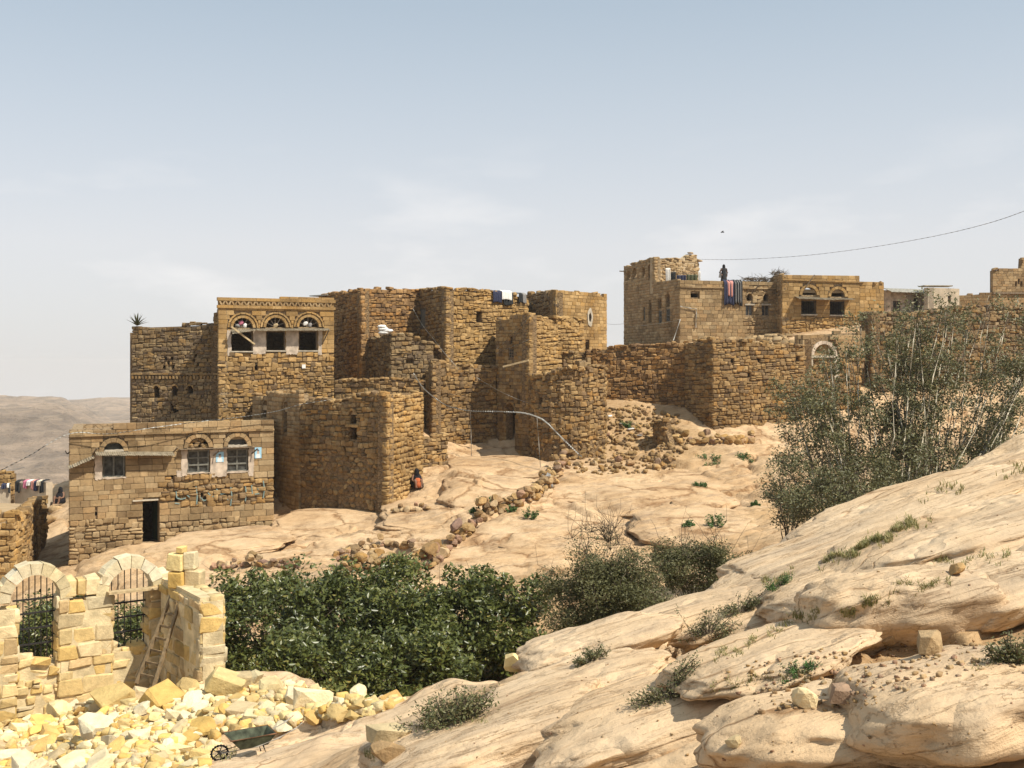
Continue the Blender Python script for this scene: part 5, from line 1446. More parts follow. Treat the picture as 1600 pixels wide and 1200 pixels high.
def cement_house():
    t = house('cement_house', 'plain cement rendered box house with a small dark window', 'house', 1475, 490, 79)
    E = [pt(1441, 82), pt(1449, 78.6), pt(1500, 79.4)]
    for i, tp in ((0, [(1441, 450), (1449, 447)]), (1, [(1449, 447), (1500, 449)])):
        W = Wall(E[i], E[i + 1]); o = [opening(W, 1481, 1486, 462, 472)] if i else []
        add_wall(t, W, tp, [(1440, 510), (1500, 510)], M['lime'], M['concrete'], 'ashlar', o, stones=False, inset=0.0)
        if o: window(t, W, o[0], M['wood'], 0, 1, 0.12)
    back_walls(t, E[0], E[2], 4.0, 5.55, 3.0, M['concrete'], 5.35, E)
    mb = MB(); mb.box(px(1462, 447.2, 79.5), (1.1, 0.1, 0), (0, 0.5, 0), (0, 0, 0.035)); mb.build('roof_sheet', M['tin'], t)
cement_house()
B5, B5W = crest_house('stone_house', 'brown flat roofed house stepping up at the far end of the crest', [(1499, 86), (1551, 85.4), (1680, 85.8)],
    [[(1499, 460), (1551, 456)], [(1551, 420), (1596, 417), (1597, 401), (1680, 400)]], [[(1499, 500), (1551, 500)], [(1551, 500), (1680, 500)]], [M['tan'], M['tan']], ['fine', 'fine'],
    [[], [(1586, 1588.5, 441, 446), (1590, 1593, 437, 442), (1594, 1597, 441, 446)]], 5.0, 5.4, 3.0, 0.2, (1560, 490, 86))
_W = B5W[1]; mb = MB(); mb.box(_W.at(_W.L / 2, _W.uv(1551, 458)[1], 0.05), Vector((*_W.d, 0)) * _W.L / 2, Vector((*_W.n, 0)) * 0.12, (0, 0, 0.07)); mb.build('roof_ledge', M['wood'], B5)

# ------------------------------------------------------------------ far left: roofless hut and laundry parapet
HT = house('rubble_hut', 'half fallen rubble hut with a flat slab top at the alley mouth', 'hut', 20, 900, 43.5)
_E = [pt(-60, 42.6), pt(22, 43), pt(40, 44.6), pt(63, 54.5), pt(75, 54.8)]
for i, (tp, bt) in enumerate((([(-60, 796), (0, 799), (22, 800)], [(-60, 910), (22, 905)]), ([(22, 800), (40, 802)], [(22, 905), (40, 895)]), ([(40, 800), (52, 788), (63, 778)], [(40, 895), (63, 850)]), ([(63, 777), (75, 778)], [(63, 850), (75, 830)]))):
    add_wall(HT, Wall(_E[i], _E[i + 1]), tp, bt, M['ochre'] if i < 2 else M['brown'], M['core_brown'], 'rubble', [], cap=0.95, ragged=1.0, thick=0.6)
mesh_obj('roof', [(p.x, p.y, z) for p, z in ((_E[0], -6.1), (_E[1], -6.1), (_E[2], -6.3), (_E[3], -7.0), (pt(-60, 55), -6.9))] + [(p.x, p.y, z - 0.3) for p, z in ((_E[0], -6.1), (_E[1], -6.1), (_E[2], -6.3), (_E[3], -7.0), (pt(-60, 55), -6.9))],
         [(0, 1, 2, 3, 4), (9, 8, 7, 6, 5)] + [(i, i + 5, (i + 1) % 5 + 5, (i + 1) % 5) for i in range(5)], M['earth'], HT)
PW = house('parapet_wall', 'smooth cement parapet hung with drying laundry', 'wall', 40, 780, 59)
_Wp = Wall(pt(22, 60.5), pt(73, 59.5)); add_wall(PW, _Wp, [(22, 752), (73, 751)], [(22, 800), (73, 800)], M['lime'], M['concrete'], 'ashlar', stones=False, inset=0.0)
_Wq = Wall(pt(-30, 59), pt(16, 59.4)); 
PW2 = house('parapet_wall', 'rubble topped cement parapet at the end of the laundry', 'wall', 0, 780, 59.2)
add_wall(PW2, _Wq, [(-30, 758), (16, 758)], [(-30, 800), (16, 800)], M['lime'], M['concrete'], 'ashlar', stones=False, inset=0.0)
_Wr = Wall(pt(-30, 61), pt(22, 61.2)); add_wall(PW2, _Wr, [(-30, 738), (22, 738)], [(-30, 770), (22, 770)], M['ochre'], M['core_brown'], 'rubble', cap=0.6)

# ------------------------------------------------------------------ unfinished cream wall with two arches (near left)
def ruin():
    t = empty('arched_wall', px(150, 1070, 24), 'unfinished cream stone wall with two open arches and end pier', 'wall')
    A, B = pt(-70, 22.3), pt(262, 24.8)
    W = Wall(A, B)
    def piece(u0, u1, top, bot, style, inset=-0.012, thick=0.42, nm='wall', back=0.0, cap=0.0):
        s0, _ = W.uv(u0, 950); s1, _ = W.uv(u1, 950)
        a = W.A + W.d * s0 - W.n * back; b = W.A + W.d * s1 - W.n * back
        w = Wall(a, b)
        add_wall(t, w, top, bot, M['cream'], M['mortar'], style, [], thick=thick, cap=cap, ragged=0.2, inset=inset, name=nm)
        # the stones show on the back and on the jambs as well
        return w
    bt = lambda a, b: [(a, 1130), (b, 1112)]
    piece(-70, 27.5, [(-70, 952), (27.5, 944)], bt(-70, 27), 'lime', nm='pier')
    piece(91, 176.5, [(91, 934), (176.5, 926)], bt(91, 176), 'lime', nm='pier')
    piece(233, 264, [(233, 925), (264, 921)], bt(233, 264), 'lime', nm='pier')
    piece(24, 95, [(24, 1031), (95, 1027)], bt(24, 95), 'limerubble', nm='sill_wall', back=0.10, cap=0.7)
    piece(173, 237, [(173, 1012), (237, 1006)], bt(173, 237), 'limerubble', nm='sill_wall', back=0.10, cap=0.7)
    # jamb faces of the piers (reveals), with their own stones
    for u, v0, sgn in ((27.5, 944, 1), (91, 934, -1), (176.5, 926, 1), (233, 925, -1)):
        s, _ = W.uv(u, 950); p = W.A + W.d * s; q = p - W.n * 0.45
        w = Wall(p, q) if sgn > 0 else Wall(q, p)
        ztop = W.uv(u, v0)[1]
        add_wall(t, w, ztop - 0.02, ztop - 1.5, M['cream'], M['mortar'], 'lime', [], thick=0.12, cap=0, ragged=0.1, inset=0.05, name='jamb')
    # voussoirs of the free-standing arches, each its own block
    for (uc, vs, r, w, n, a0, a1) in ((55.5, 938, 35.5, 17, 9, -0.02, 1.0), (204.5, 925, 33.5, 17, 8, -0.03, 1.02)):
        s, z = W.uv(uc, vs); k = W.at(s, z).y / F
        R0, R1 = r * k * 1.12, (r + w) * k * 1.10
        for i in range(n):
            g = 0.010
            b0 = math.pi * (a0 + (a1 - a0) * i / n) + g; b1 = math.pi * (a0 + (a1 - a0) * (i + 1) / n) - g
            jr = random.uniform(-0.015, 0.03); out = random.uniform(0.0, 0.035)
            vsx = []
            for nn in (out, -0.42 + out):
                for (q, a) in ((R0, b0), (R1 + jr, b0), (R1 + jr, b1), (R0, b1)):
                    vsx.append(W.at(s + q * math.cos(a) * 0.94, z + q * math.sin(a), nn) + Vector((random.uniform(-.008, .008), 0, random.uniform(-.008, .008))))
            mesh_obj('voussoir', vsx, [(0, 1, 2, 3), (7, 6, 5, 4), (0, 4, 5, 1), (1, 5, 6, 2), (2, 6, 7, 3), (3, 7, 4, 0)], M['voussoir'], t, W.at(s + R0 * math.cos(b0), z + R0 * math.sin(b0), 0))
    # blocks laid on the piers between the arches
    for u0, v0, u1, v1 in ((98, 906, 121, 934), (121.5, 905, 135, 931), (135.5, 903, 158, 930), (158.5, 899, 171, 926), (240, 894, 266, 922), (-2, 915, 18, 946), (-30, 918, -3, 950)):
        s0, z0 = W.uv(u0, v1); s1, _ = W.uv(u1, v1); z1 = W.uv(u0, v0)[1]
        STONES.append((t, t.children[0], 'lime', random.randrange(8), M['cream'], W.at((s0 + s1) / 2, (z0 + z1) / 2, -0.2), W.d, W.n, (s1 - s0 - 0.01, 0.42, z1 - z0), (0, 0, random.uniform(-.04, .04)), False))
    # end pier: a wing wall standing forward
    D, E, G = pt(251, 24.6), pt(313, 22.5), pt(352, 22.8)
    W1, W2 = Wall(D, E), Wall(E, G)
    zt = -4.80
    add_wall(t, W1, zt, -7.2, M['cream'], M['mortar'], 'lime', [], thick=0.3, ragged=0.1, inset=-0.012, name='pier')
    add_wall(t, W2, zt, -7.2, M['cream'], M['mortar'], 'lime', [], thick=0.3, ragged=0.1, inset=-0.012, name='pier')
    Hb = G + (D - E) * 1.0
    add_wall(t, Wall(G, Hb), zt, -7.2, M['cream'], M['mortar'], 'lime', [], thick=0.2, ragged=0.1, inset=-0.012, name='pier')
    poly = [D, E, G, Hb]; cen = sum(poly, Vector((0, 0))) / 4
    poly = [p + (cen - p) * 0.03 for p in poly]
    v = [(p.x, p.y, zt - 0.03 + random.uniform(-.01, .02)) for p in poly]
    mesh_obj('pier_top', v + [(q[0], q[1], q[2] - 0.3) for q in v], [(0, 1, 2, 3), (7, 6, 5, 4)] + [(i, i + 4, (i + 1) % 4 + 4, (i + 1) % 4) for i in range(4)], M['mortar'], t)
    # lintel board across the second window
    mb = MB(); s0, z0 = W.uv(166, 927); s1, z1 = W.uv(262, 917)
    mb.bar(W.at(s0, z0 + 0.02, 0.10), W.at(s1, z1 + 0.02, 0.06), 0.22, 0.05); mb.build('board', M['wood_pale'], t)
    return t, W, W1
RN, RNW, RNP = ruin()
def grille(label, u0, u1, vt, vb, nb, hs):
    W = RNW; s0, _ = W.uv(u0, 980); s1, _ = W.uv(u1, 980); zt = W.uv((u0 + u1) / 2, vt)[1]; zb = W.uv((u0 + u1) / 2, vb)[1]
    t = empty('window_grille', W.at((s0 + s1) / 2, zb, -0.3), label, 'grille', 'iron grilles in the arched wall')
    c = (s0 + s1) / 2; r = (s1 - s0) / 2; spring = zt - r
    for i in range(nb):
        s = s0 + (s1 - s0) * (i + 0.5) / nb
        h = spring + math.sqrt(max(0, r * r - (s - c) ** 2)) * 0.98
        mb = MB(); mb.bar(W.at(s, zb - 0.05, -0.3), W.at(s, h, -0.3), 0.017); mb.build('bar', M['iron'], t)
    for v in hs:
        z = W.uv(c and (u0 + u1) / 2, v)[1]
        mb = MB(); mb.bar(W.at(s0 - 0.03, z, -0.275), W.at(s1 + 0.03, z, -0.275), 0.034, 0.036); mb.build('crossbar', M['iron'], t)
grille('iron bar grille filling the arched window away from the ladder', 26, 92, 902, 1032, 7, (939, 961, 985, 1010))
grille('iron bar grille filling the arched window next to the ladder', 175, 235, 888, 1012, 6, (944, 967, 990))
# blocks stacked on the end pier
for i, (u0, v0, u1, v1, lab) in enumerate(((266, 891, 291, 918, 'squared cream block at the foot of the stack on the pier, beside the arch'), (292, 890, 318, 917, 'squared cream block at the foot of the stack, at the pier edge'), (264, 864, 289, 889.5, 'squared cream block lying on top of the stack beside the arch'), (290, 862, 308, 888.5, 'narrow cream block standing on the stack at the pier edge'), (279, 854, 289, 863.6, 'small cream stone crowning the stack of blocks on the pier'))):
    d = 23.9; p0 = px(u0, v1, d); p1 = px(u1, v0, d)
    me = tpl_mesh('lime', i, M['heap']); o = bpy.data.objects.new('building_block', me); col.objects.link(o)
    o.location = (p0 + p1) / 2 + Vector((0, 0.0, 0)); o.scale = (p1.x - p0.x, 0.34 - 0.02 * i, p1.z - p0.z); o.rotation_euler = (0, random.uniform(-.05, .05), random.uniform(-.25, .25))
    tag(o, lab, 'stone block')
# ladder
def ladder():
    g0 = gpx(226, 1078) or px(226, 1078, 23.6)
    t = empty('ladder', g0, 'worn wooden ladder leaning on the end pier of the arched wall', 'ladder')
    top = [px(270, 926, 24.0), px(284, 930, 23.7)]; bot = [px(213, 1068, 23.1), px(240, 1074, 22.7)]
    for a, b in zip(bot, top):
        mb = MB(); mb.bar(a, b, 0.055, 0.07); mb.build('rail', M['wood_ladder'], t)
    mid = [(bot[0] + top[0]) / 2, (bot[1] + top[1]) / 2]
    for i in range(7):
        f = 0.10 + 0.80 * i / 6
        a = bot[0].lerp(top[0], f); b = bot[1].lerp(top[1], f)
        mb = MB(); mb.bar(a - (b - a) * 0.06, b + (b - a) * 0.06, 0.035, 0.045); mb.build('rung', M['wood_ladder'], t)
    for off in (0.09,):
        mb = MB(); mb.bar(bot[0].lerp(top[0], 0.05) + Vector((-0.08, 0.12, 0)), top[0] + Vector((-0.05, 0.1, -0.15)), 0.04, 0.05); mb.build('spare_pole', M['wood_ladder'], t)
ladder()

# ------------------------------------------------------------------ weathered boulders of the near outcrop, undercut on the viewer's side
def outcrop(label, u, v, wpx, hpx, dep, seed, yaw=0.0, sink=0.35, tilt=0.0, ytilt=-0.11, fore=1.0):
    d_ = Vector(((u - 800) / F, 1, (HZ - v) / F)).normalized(); p = G_BVH.ray_cast(d_ * 1.5, d_)[0]
    if p is None: return
    k = p.y / F; a, c = wpx * k / 2, hpx * k
    nu, nv = 104, 40
    th = np.linspace(0, 2 * np.pi, nu, endpoint=False); ph = np.linspace(-np.pi / 2, np.pi / 2, nv)
    T, Pp = np.meshgrid(th, ph)
    pw = lambda q, e: np.sign(q) * np.abs(q) ** e
    x = pw(np.cos(Pp), 0.55) * pw(np.cos(T), 0.75); y = pw(np.cos(Pp), 0.55) * pw(np.sin(T), 0.75); z = pw(np.sin(Pp), 0.75)
    o = seed * 7.3
    # outline, bedding grooves, hollows; the near lower side is worn back
    rad = 1 + 0.22 * fbm(x * 1.1 + o, y * 1.1 + z * 0.3, 3, seed) + 0.08 * fbm(x * 3.5 + o, y * 3.5 + z * 2.0, 4, seed + 5)
    beds = fbm(z * 3.2 + 0.35 * x + o, x * 0.35 + y * 0.2, 3, seed + 9)
    rad = rad * (1 + 0.07 * beds)
    under = np.clip(-z - 0.02, 0, 1) * np.clip(-y + 0.2, 0, 1)
    rad = rad * (1 - 0.55 * under * (0.6 + 0.8 * np.clip(fbm(x * 1.6 + o, z * 1.2, 3, seed + 14) + 0.3, 0, 1)))
    top = 1 + 0.25 * fbm(x * 0.9 + o + 3, y * 0.9, 3, seed + 20)
    X_, Y_, Z_ = x * rad * a, y * rad * dep, z * c * 0.62 * top * (1 + 0.05 * beds)
    Z_ = Z_ + 0.012 * fbm(X_ * 9 + o, Y_ * 9 + Z_ * 5, 4, seed + 30) + X_ * tilt + Y_ * ytilt
    cy, sy = math.cos(yaw), math.sin(yaw)
    V = np.stack([X_ * cy - Y_ * sy + p.x, X_ * sy + Y_ * cy + p.y + dep * 0.75, Z_ + p.z + c * 0.62 * (1 - 2 * sink) + 0.0], -1).reshape(-1, 3)
    idx = np.arange(nu * nv).reshape(nv, nu); nx = np.roll(idx, -1, 1)
    Fc = np.stack([idx[:-1], nx[:-1], nx[1:], idx[1:]], -1).reshape(-1, 4)
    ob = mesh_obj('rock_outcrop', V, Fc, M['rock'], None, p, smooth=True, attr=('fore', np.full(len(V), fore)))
    tag(ob, label, 'rock')
    OUT_BVH.append(BVHTree.FromPolygons([Vector(q) for q in V], [tuple(q) for q in Fc.tolist()]))
for _o in (
    ('big rounded boulder with a dark undercut beside the sandy hollow', 1430, 1020, 300, 115, 0.7, 3, 0.1, 0.26, 0.08),
    ('tan boulder overhanging the hollow beside the green and straw shrub', 1590, 972, 320, 80, 0.9, 5, 0.1, 0.42, 0.18),
    ('long slab with a shaded lip above the grass ledge', 1560, 868, 440, 60, 1.3, 8, 0.18, 0.52, 0.26),
    ('broad cracked slab with pebbles in front of the rounded boulder', 1320, 1214, 380, 100, 0.7, 11, 0.05, 0.4, 0.14),
    ('grey weathered slab rising beside the broad cracked slab', 1590, 1190, 440, 135, 0.8, 13, 0.08, 0.42, 0.1),
    ('smooth pale slab in front of the straggly olive shrub', 770, 1204, 440, 90, 1.0, 17, 0.15, 0.6, 0.24),
    ('smooth tan slab below the creeping green shrub', 1065, 1158, 500, 75, 0.9, 19, 0.1, 0.6, 0.26),
    ('low slab ending at the sandy hollow beside the cream stone', 1225, 1064, 330, 48, 0.8, 23, 0.1, 0.58, 0.26),
    ('flat slab above the big rounded boulder', 1420, 930, 400, 48, 1.2, 29, 0.15, 0.6, 0.27),
    ('flat slab below the olive grass patch', 1340, 882, 380, 42, 1.3, 31, 0.2, 0.6, 0.28),
    ('stepped slab behind the creeping green shrub', 1200, 975, 340, 45, 1.1, 37, 0.15, 0.6, 0.28),
    ('blocky ledge at the brink below the thorny tree', 1075, 992, 280, 50, 0.8, 41, 0.15, 0.55, 0.26),
    ('pale rounded ledge at the brink above the gully', 940, 1030, 260, 46, 0.9, 43, 0.1, 0.6, 0.26),
    ('high slab along the brink under the tall sparse tree', 1490, 806, 400, 36, 1.6, 47, 0.25, 0.62, 0.3),
    ('narrow ledge slab beside the fresh green tuft', 1290, 908, 300, 36, 1.2, 53, 0.2, 0.62, 0.28),
    ('worn slab behind the smooth pale slab', 900, 1098, 320, 44, 0.8, 59, 0.1, 0.64, 0.26)):
    outcrop(*_o)

for _o in (
    ('massive smooth rock dome with a dark lip below the retaining walls', 1035, 802, 250, 34, 3.2, 61, 0.0, 0.45, 0.02, 0.1, 0.0),
    ('broad rock slab below the courtyard with a shaded edge', 775, 788, 190, 34, 3.0, 67, -0.1, 0.45, -0.06, 0.1, 0.0),
    ('long flat rock shelf between low house and corner house', 540, 832, 270, 22, 3.0, 71, 0.05, 0.55, 0.03, 0.12, 0.0),
    ('flat rock shelf in front of the corner house', 690, 820, 240, 22, 3.0, 73, 0.0, 0.55, 0.0, 0.12, 0.0),
    ('worn rock slab left bare between boulder line and thorny tree', 860, 858, 270, 24, 3.4, 79, 0.05, 0.58, 0.0, 0.12, 0.0),
    ('rock slab with green weeds below the projecting retaining wall', 1130, 764, 230, 26, 3.0, 83, 0.0, 0.5, 0.03, 0.12, 0.0),
    ('smooth rock floor of the courtyard before the arched door', 775, 738, 170, 16, 2.6, 89, 0.0, 0.5, 0.0, 0.12, 0.0),
    ('low rock slab above the fig trees beside the terrace wall', 745, 902, 230, 20, 2.6, 97, 0.0, 0.55, 0.0, 0.1, 0.0),
    ('rock shelf beneath the low house door side', 330, 860, 220, 18, 2.4, 101, 0.1, 0.55, 0.06, 0.1, 0.0),
    ('cracked rock slab beside the round fresh green bush', 1115, 838, 230, 22, 3.0, 103, 0.0, 0.55, 0.02, 0.12, 0.0),
    ('sloping rock slab below the tumbled dry stone wall', 930, 786, 190, 26, 2.6, 107, 0.0, 0.5, 0.02, 0.12, 0.0)):
    outcrop(*_o)

# ------------------------------------------------------------------ heap of quarried blocks
def in_poly(u, v, P):
    c = False; j = len(P) - 1
    for i in range(len(P)):
        if (P[i][1] > v) != (P[j][1] > v) and u < (P[j][0] - P[i][0]) * (v - P[i][1]) / (P[j][1] - P[i][1]) + P[i][0]: c = not c
        j = i
    return c
HEAP = [(-40, 1084), (60, 1088), (130, 1082), (215, 1070), (330, 1072), (360, 1062), (450, 1070), (520, 1080), (636, 1092), (600, 1112), (540, 1126), (470, 1128), (436, 1146), (345, 1146), (335, 1175), (318, 1215), (-40, 1215)]
def loose_block(u, v, size, mat, kind, label, cat='stone block', group=None, name='quarried_block', asp=(1, 0.8, 0.62), k=None, rot=None, lift=0.28):
    p = gpx(u, v)
    if p is None: return None
    k = random.randrange(len(TPL[kind])) if k is None else k
    o = bpy.data.objects.new(name, tpl_mesh(kind, k, mat)); col.objects.link(o)
    o.scale = (size * asp[0], size * asp[1], size * asp[2])
    o.location = p + Vector((0, 0, size * asp[2] * lift))
    o.rotation_euler = rot if rot is not None else (random.uniform(-.45, .45), random.uniform(-.45, .45), random.uniform(0, 6.28))
    if label: tag(o, label, cat, group)
    return o
big = [(425, 1082, 0.58, 'large rounded orange boulder at the rim of the block heap', 'boulder', (0.95, 0.75, 0.62), M['heap']), (375, 1075, 0.42, 'squared pinkish block standing beside the end pier', 'lime', (0.95, 0.7, 0.78), M['cream']),
       (490, 1106, 0.50, 'long split yellow slab leaning on the heap above the wheelbarrow handles', 'quarry', (1.1, 0.6, 0.62), M['heap']), (468, 1086, 0.34, 'pointed yellow block standing at the rim of the heap', 'quarry', (0.7, 0.6, 0.95), M['heap']),
       (603, 1160, 0.30, 'flat topped pale block set on another stone by the rock edge', 'quarry', (1.0, 0.7, 0.5), M['cream'])]
for u, v, s, lab, kind, asp, mt in big: loose_block(u, v, s, mt, kind, lab, asp=asp, lift=0.36, rot=(0.1, 0.08, 0.4))
loose_block(604, 1186, 0.28, M['boulder'], 'quarry', 'squared brown stone under the flat topped pale block', asp=(1, 0.8, 0.6), lift=0.3, rot=(0, 0, 0.5))
placed = [(425, 1080, 34), (375, 1073, 20), (490, 1104, 36), (468, 1082, 20)]
cnt = 0; tries = 0
while cnt < 298 and tries < 14000:
    tries += 1
    rad_px = max(6.0, (19 - tries * 0.0022)) * random.choice((0.6, 0.8, 1.0, 1.35))
    u = random.uniform(-30, 636); v = random.uniform(1060, 1210)
    if not in_poly(u, v, HEAP): continue
    if any((u - a) ** 2 + ((v - b) * 1.5) ** 2 < (0.60 * (r + rad_px)) ** 2 for a, b, r in placed): continue
    p = gpx(u, v)
    if p is None or p.y < 9 or p.y > 27: continue
    size = 2.15 * rad_px / F * p.y
    col_ = random.choices((('heap', 'yellow'), ('heap_pale', 'pale cream'), ('heap_orange', 'orange brown')), (0.5, 0.28, 0.22))[0]
    sz_ = 'large' if size > 0.36 else ('fist sized' if size < 0.2 else 'middling')
    where = ('under the barred arches' if u < 190 and v < 1125 else 'around the plank and jar' if u < 150 and v < 1160 else 'at the ladder foot' if u < 330 and v < 1105 else 'beside the end pier' if u < 430 and v < 1105 else 'on the gully rim' if u > 450 else 'beside the wheelbarrow' if u > 280 else 'on the open face of the heap')
    kd = random.choices(('quarry', 'boulder', 'lime'), (0.5, 0.40, 0.10))[0]
    if loose_block(u, v, size, M[col_[0]], kd, '%s %s quarried block %s' % (sz_, col_[1], where), group='quarried blocks in the heap', asp=(1.0, random.uniform(0.6, 0.95), random.uniform(0.32, 0.65)), lift=random.uniform(0.15, 0.5)):
        placed.append((u, v, rad_px)); cnt += 1
print('heap blocks', cnt, tries)
def scatter_stuff(name, label, P, n, smin, smax, kind, mat, lift=0.2):
    VV, FF, AA, k = [], [], [], 0
    us = [p[0] for p in P]; vs = [p[1] for p in P]; got = 0
    for _ in range(n * 6):
        if got >= n: break
        u = random.uniform(min(us), max(us)); v = random.uniform(min(vs), max(vs))
        if not in_poly(u, v, P): continue
        p = gpx(u, v)
        if p is None or p.y > 90: continue
        tv, tf = TPL[kind][random.randrange(len(TPL[kind]))]
        s = random.uniform(smin, smax) if random.random() < 0.6 else random.uniform(smin, (smin + smax) / 2)
        R = np.array(Matrix.Rotation(random.uniform(0, 6.28), 3, 'Z') @ Matrix.Rotation(random.uniform(-.6, .6), 3, 'X'))
        w = (tv * np.array([s, s * random.uniform(.6, .95), s * random.uniform(.45, .75)])) @ R.T + np.array(p) + np.array([0, 0, s * lift])
        VV.append(w); FF.append(tf + k); AA.append(np.full(len(w), random.random())); k += len(w); got += 1
    o = mesh_obj(name, np.concatenate(VV), np.concatenate(FF), mat, attr=('srand', np.concatenate(AA)), smooth=False)
    tag(o, label, None, None, 'stuff'); return o
scatter_stuff('stone_chips', 'small yellow stone chips filling the quarried block heap', HEAP, 2600, 0.03, 0.19, 'rubble', M['heap'])
scatter_stuff('gravel', 'pebbles and chips in the sandy hollow of the foreground rock', [(1130, 1050), (1300, 1010), (1560, 1000), (1600, 1050), (1480, 1060), (1340, 1110), (1180, 1120)], 300, 0.010, 0.038, 'quarry', M['boulder'])
scatter_stuff('gravel', 'pebbles strewn over the near rock slabs', [(640, 1100), (900, 1040), (1250, 900), (1600, 760), (1600, 1200), (640, 1200)], 200, 0.006, 0.02, 'quarry', M['boulder'])
# single stones lying on the foreground rock
for u, v, s, lab, mt, kind, asp in ((1262, 1104, 0.19, 'angular cream stone in the sandy hollow of the near rock', M['cream'], 'boulder', (1, .8, .7)), (1318, 1092, 0.19, 'flat brown slab tilted in the sandy hollow', M['boulder'], 'quarry', (1, .9, .5)),
                                    (1147, 1164, 0.11, 'small pale stone lying alone on the smooth rock slab', M['cream'], 'boulder', (1, .8, .65)), (1494, 897, 0.18, 'dark rounded stone wedged under the rock ledge', M['boulder'], 'boulder', (1, .8, .7)),
                                    (1388, 1004, 0.17, 'round tan stone below the big overhanging boulder', M['boulder'], 'boulder', (1, .8, .85)), (1450, 1020, 0.22, 'pointed tan stone in the hollow below the boulder', M['boulder'], 'quarry', (1, .7, .7)),
                                    (1138, 1094, 0.12, 'small rust brown stone on the slab edge', M['purple'], 'boulder', (1, .8, .6)), (803, 1046, 0.32, 'orange wedge of rock at the brink above the gully', M['heap'], 'quarry', (1.1, .6, .7))):
    loose_block(u, v, s, mt, kind, lab, 'stone', asp=asp, lift=0.3, name='loose_stone', rot=(0.1, -0.1, random.uniform(0, 6)))

# ------------------------------------------------------------------ wheelbarrow, jar, plank
def wheelbarrow():
    base = gpx(385, 1178) or px(385, 1178, 13)
    d = base.y
    K = 0.66
    t = empty('wheelbarrow', base, 'green wheelbarrow with rusty rim among the quarried blocks', 'wheelbarrow')
    ax = Vector((0.86, 0.50, 0.0)).normalized(); ay = Vector((-ax.y, ax.x, 0)); c = base + Vector((0, 0, 0.33))
    # tray: open tapered pan with thickness
    def ring(l, w, z, off=0): return [c + ax * (sx * l + off) + ay * sy * w + Vector((0, 0, z)) for sx, sy in ((-1, -1), (1, -1), (1, 1), (-1, 1))]
    o, b = ring(0.42, 0.27, 0.14), ring(0.26, 0.17, -0.10, 0.03); oi, bi = ring(0.40, 0.25, 0.135), ring(0.245, 0.155, -0.085, 0.03)
    mb = MB(); mb.add(o + b + oi + bi, [(0, 1, 5, 4), (1, 2, 6, 5), (2, 3, 7, 6), (3, 0, 4, 7), (4, 5, 6, 7), (9, 8, 12, 13), (10, 9, 13, 14), (11, 10, 14, 15), (8, 11, 15, 12), (15, 14, 13, 12), (0, 8, 9, 1), (1, 9, 10, 2), (2, 10, 11, 3), (3, 11, 8, 0)])
    mb.build('tray', plain('green_enamel', (0.075, 0.085, 0.055), 0.8, 0.5, 9), t)
    mb = MB(); mb.tube(o + [o[0]], 0.014, 6); mb.build('rim', plain('rust', (0.20, 0.10, 0.055), 0.85, 0.3, 14), t)
    for sy in (-1, 1):
        mb = MB(); mb.tube([c + ax * -0.55 + ay * sy * 0.05 + Vector((0, 0, -0.16)), c + ax * 0.1 + ay * sy * 0.17 + Vector((0, 0, -0.1)), c + ax * 0.45 + ay * sy * 0.24 + Vector((0, 0, 0.02)), c + ax * 0.78 + ay * sy * 0.25 + Vector((0, 0, 0.16)), c + ax * 0.92 + ay * sy * 0.25 + Vector((0, 0, 0.26))], 0.017, 6)
        mb.build('handle', M['pole'], t)
        mb = MB(); mb.tube([c + ax * 0.2 + ay * sy * 0.18 + Vector((0, 0, -0.1)), c + ax * 0.27 + ay * sy * 0.2 + Vector((0, 0, -0.36))], 0.014, 6); mb.build('leg', M['iron'], t)
    w = c + ax * -0.56 + Vector((0, 0, -0.16)); mb = MB()
    mb.tube([w + (ax * math.cos(a) + Vector((0, 0, 1)) * math.sin(a)) * 0.15 for a in np.linspace(0, 2 * math.pi, 19)], 0.03, 6); wh = mb.build('wheel', M['black'], t, origin=w)
    mb = MB(); mb.tube([w - ay * 0.07, w + ay * 0.07], 0.03, 8)
    for k in range(5): a = k * 2 * math.pi / 5; mb.bar(w, w + (ax * math.cos(a) + Vector((0, 0, 1)) * math.sin(a)) * 0.14, 0.015)
    mb.build('hub', M['iron'], wh)
wheelbarrow()
_wb = bpy.data.objects['wheelbarrow']; _wb.scale = (0.62, 0.62, 0.55); _wb.location += Vector((0.1, -0.25, 0.07))
def lathe(name, prof, c, mat, n=20, axis=None, parent=None):
    c = Vector(c); z = Vector(axis or (0, 0, 1)).normalized(); x = z.orthogonal().normalized(); y = z.cross(x)
    V, Fc = [], []
    for r, h in prof:
        for k in range(n):
            a = 2 * math.pi * k / n; V.append(c + z * h + (x * math.cos(a) + y * math.sin(a)) * r)
    for i in range(len(prof) - 1):
        for k in range(n): Fc.append((i * n + k, i * n + (k + 1) % n, (i + 1) * n + (k + 1) % n, (i + 1) * n + k))
    Fc.append(tuple(range(n))[::-1])
    return mesh_obj(name, V, Fc, mat, parent, None if parent else c, smooth=True)
p = gpx(4, 1134)
if p:
    o = lathe('clay_jar', [(0.15, 0), (0.24, 0.08), (0.285, 0.22), (0.275, 0.34), (0.22, 0.44), (0.17, 0.47), (0.18, 0.50), (0.165, 0.50), (0.15, 0.46), (0.02, 0.44)], p, plain('clay', (0.30, 0.21, 0.15), 0.85, 0.15, 9), axis=(0.25, -0.1, 1))
    tag(o, 'weathered brown clay jar standing in the rubble by a plank', 'jar')
a, b = gpx(18, 1104), gpx(138, 1108)
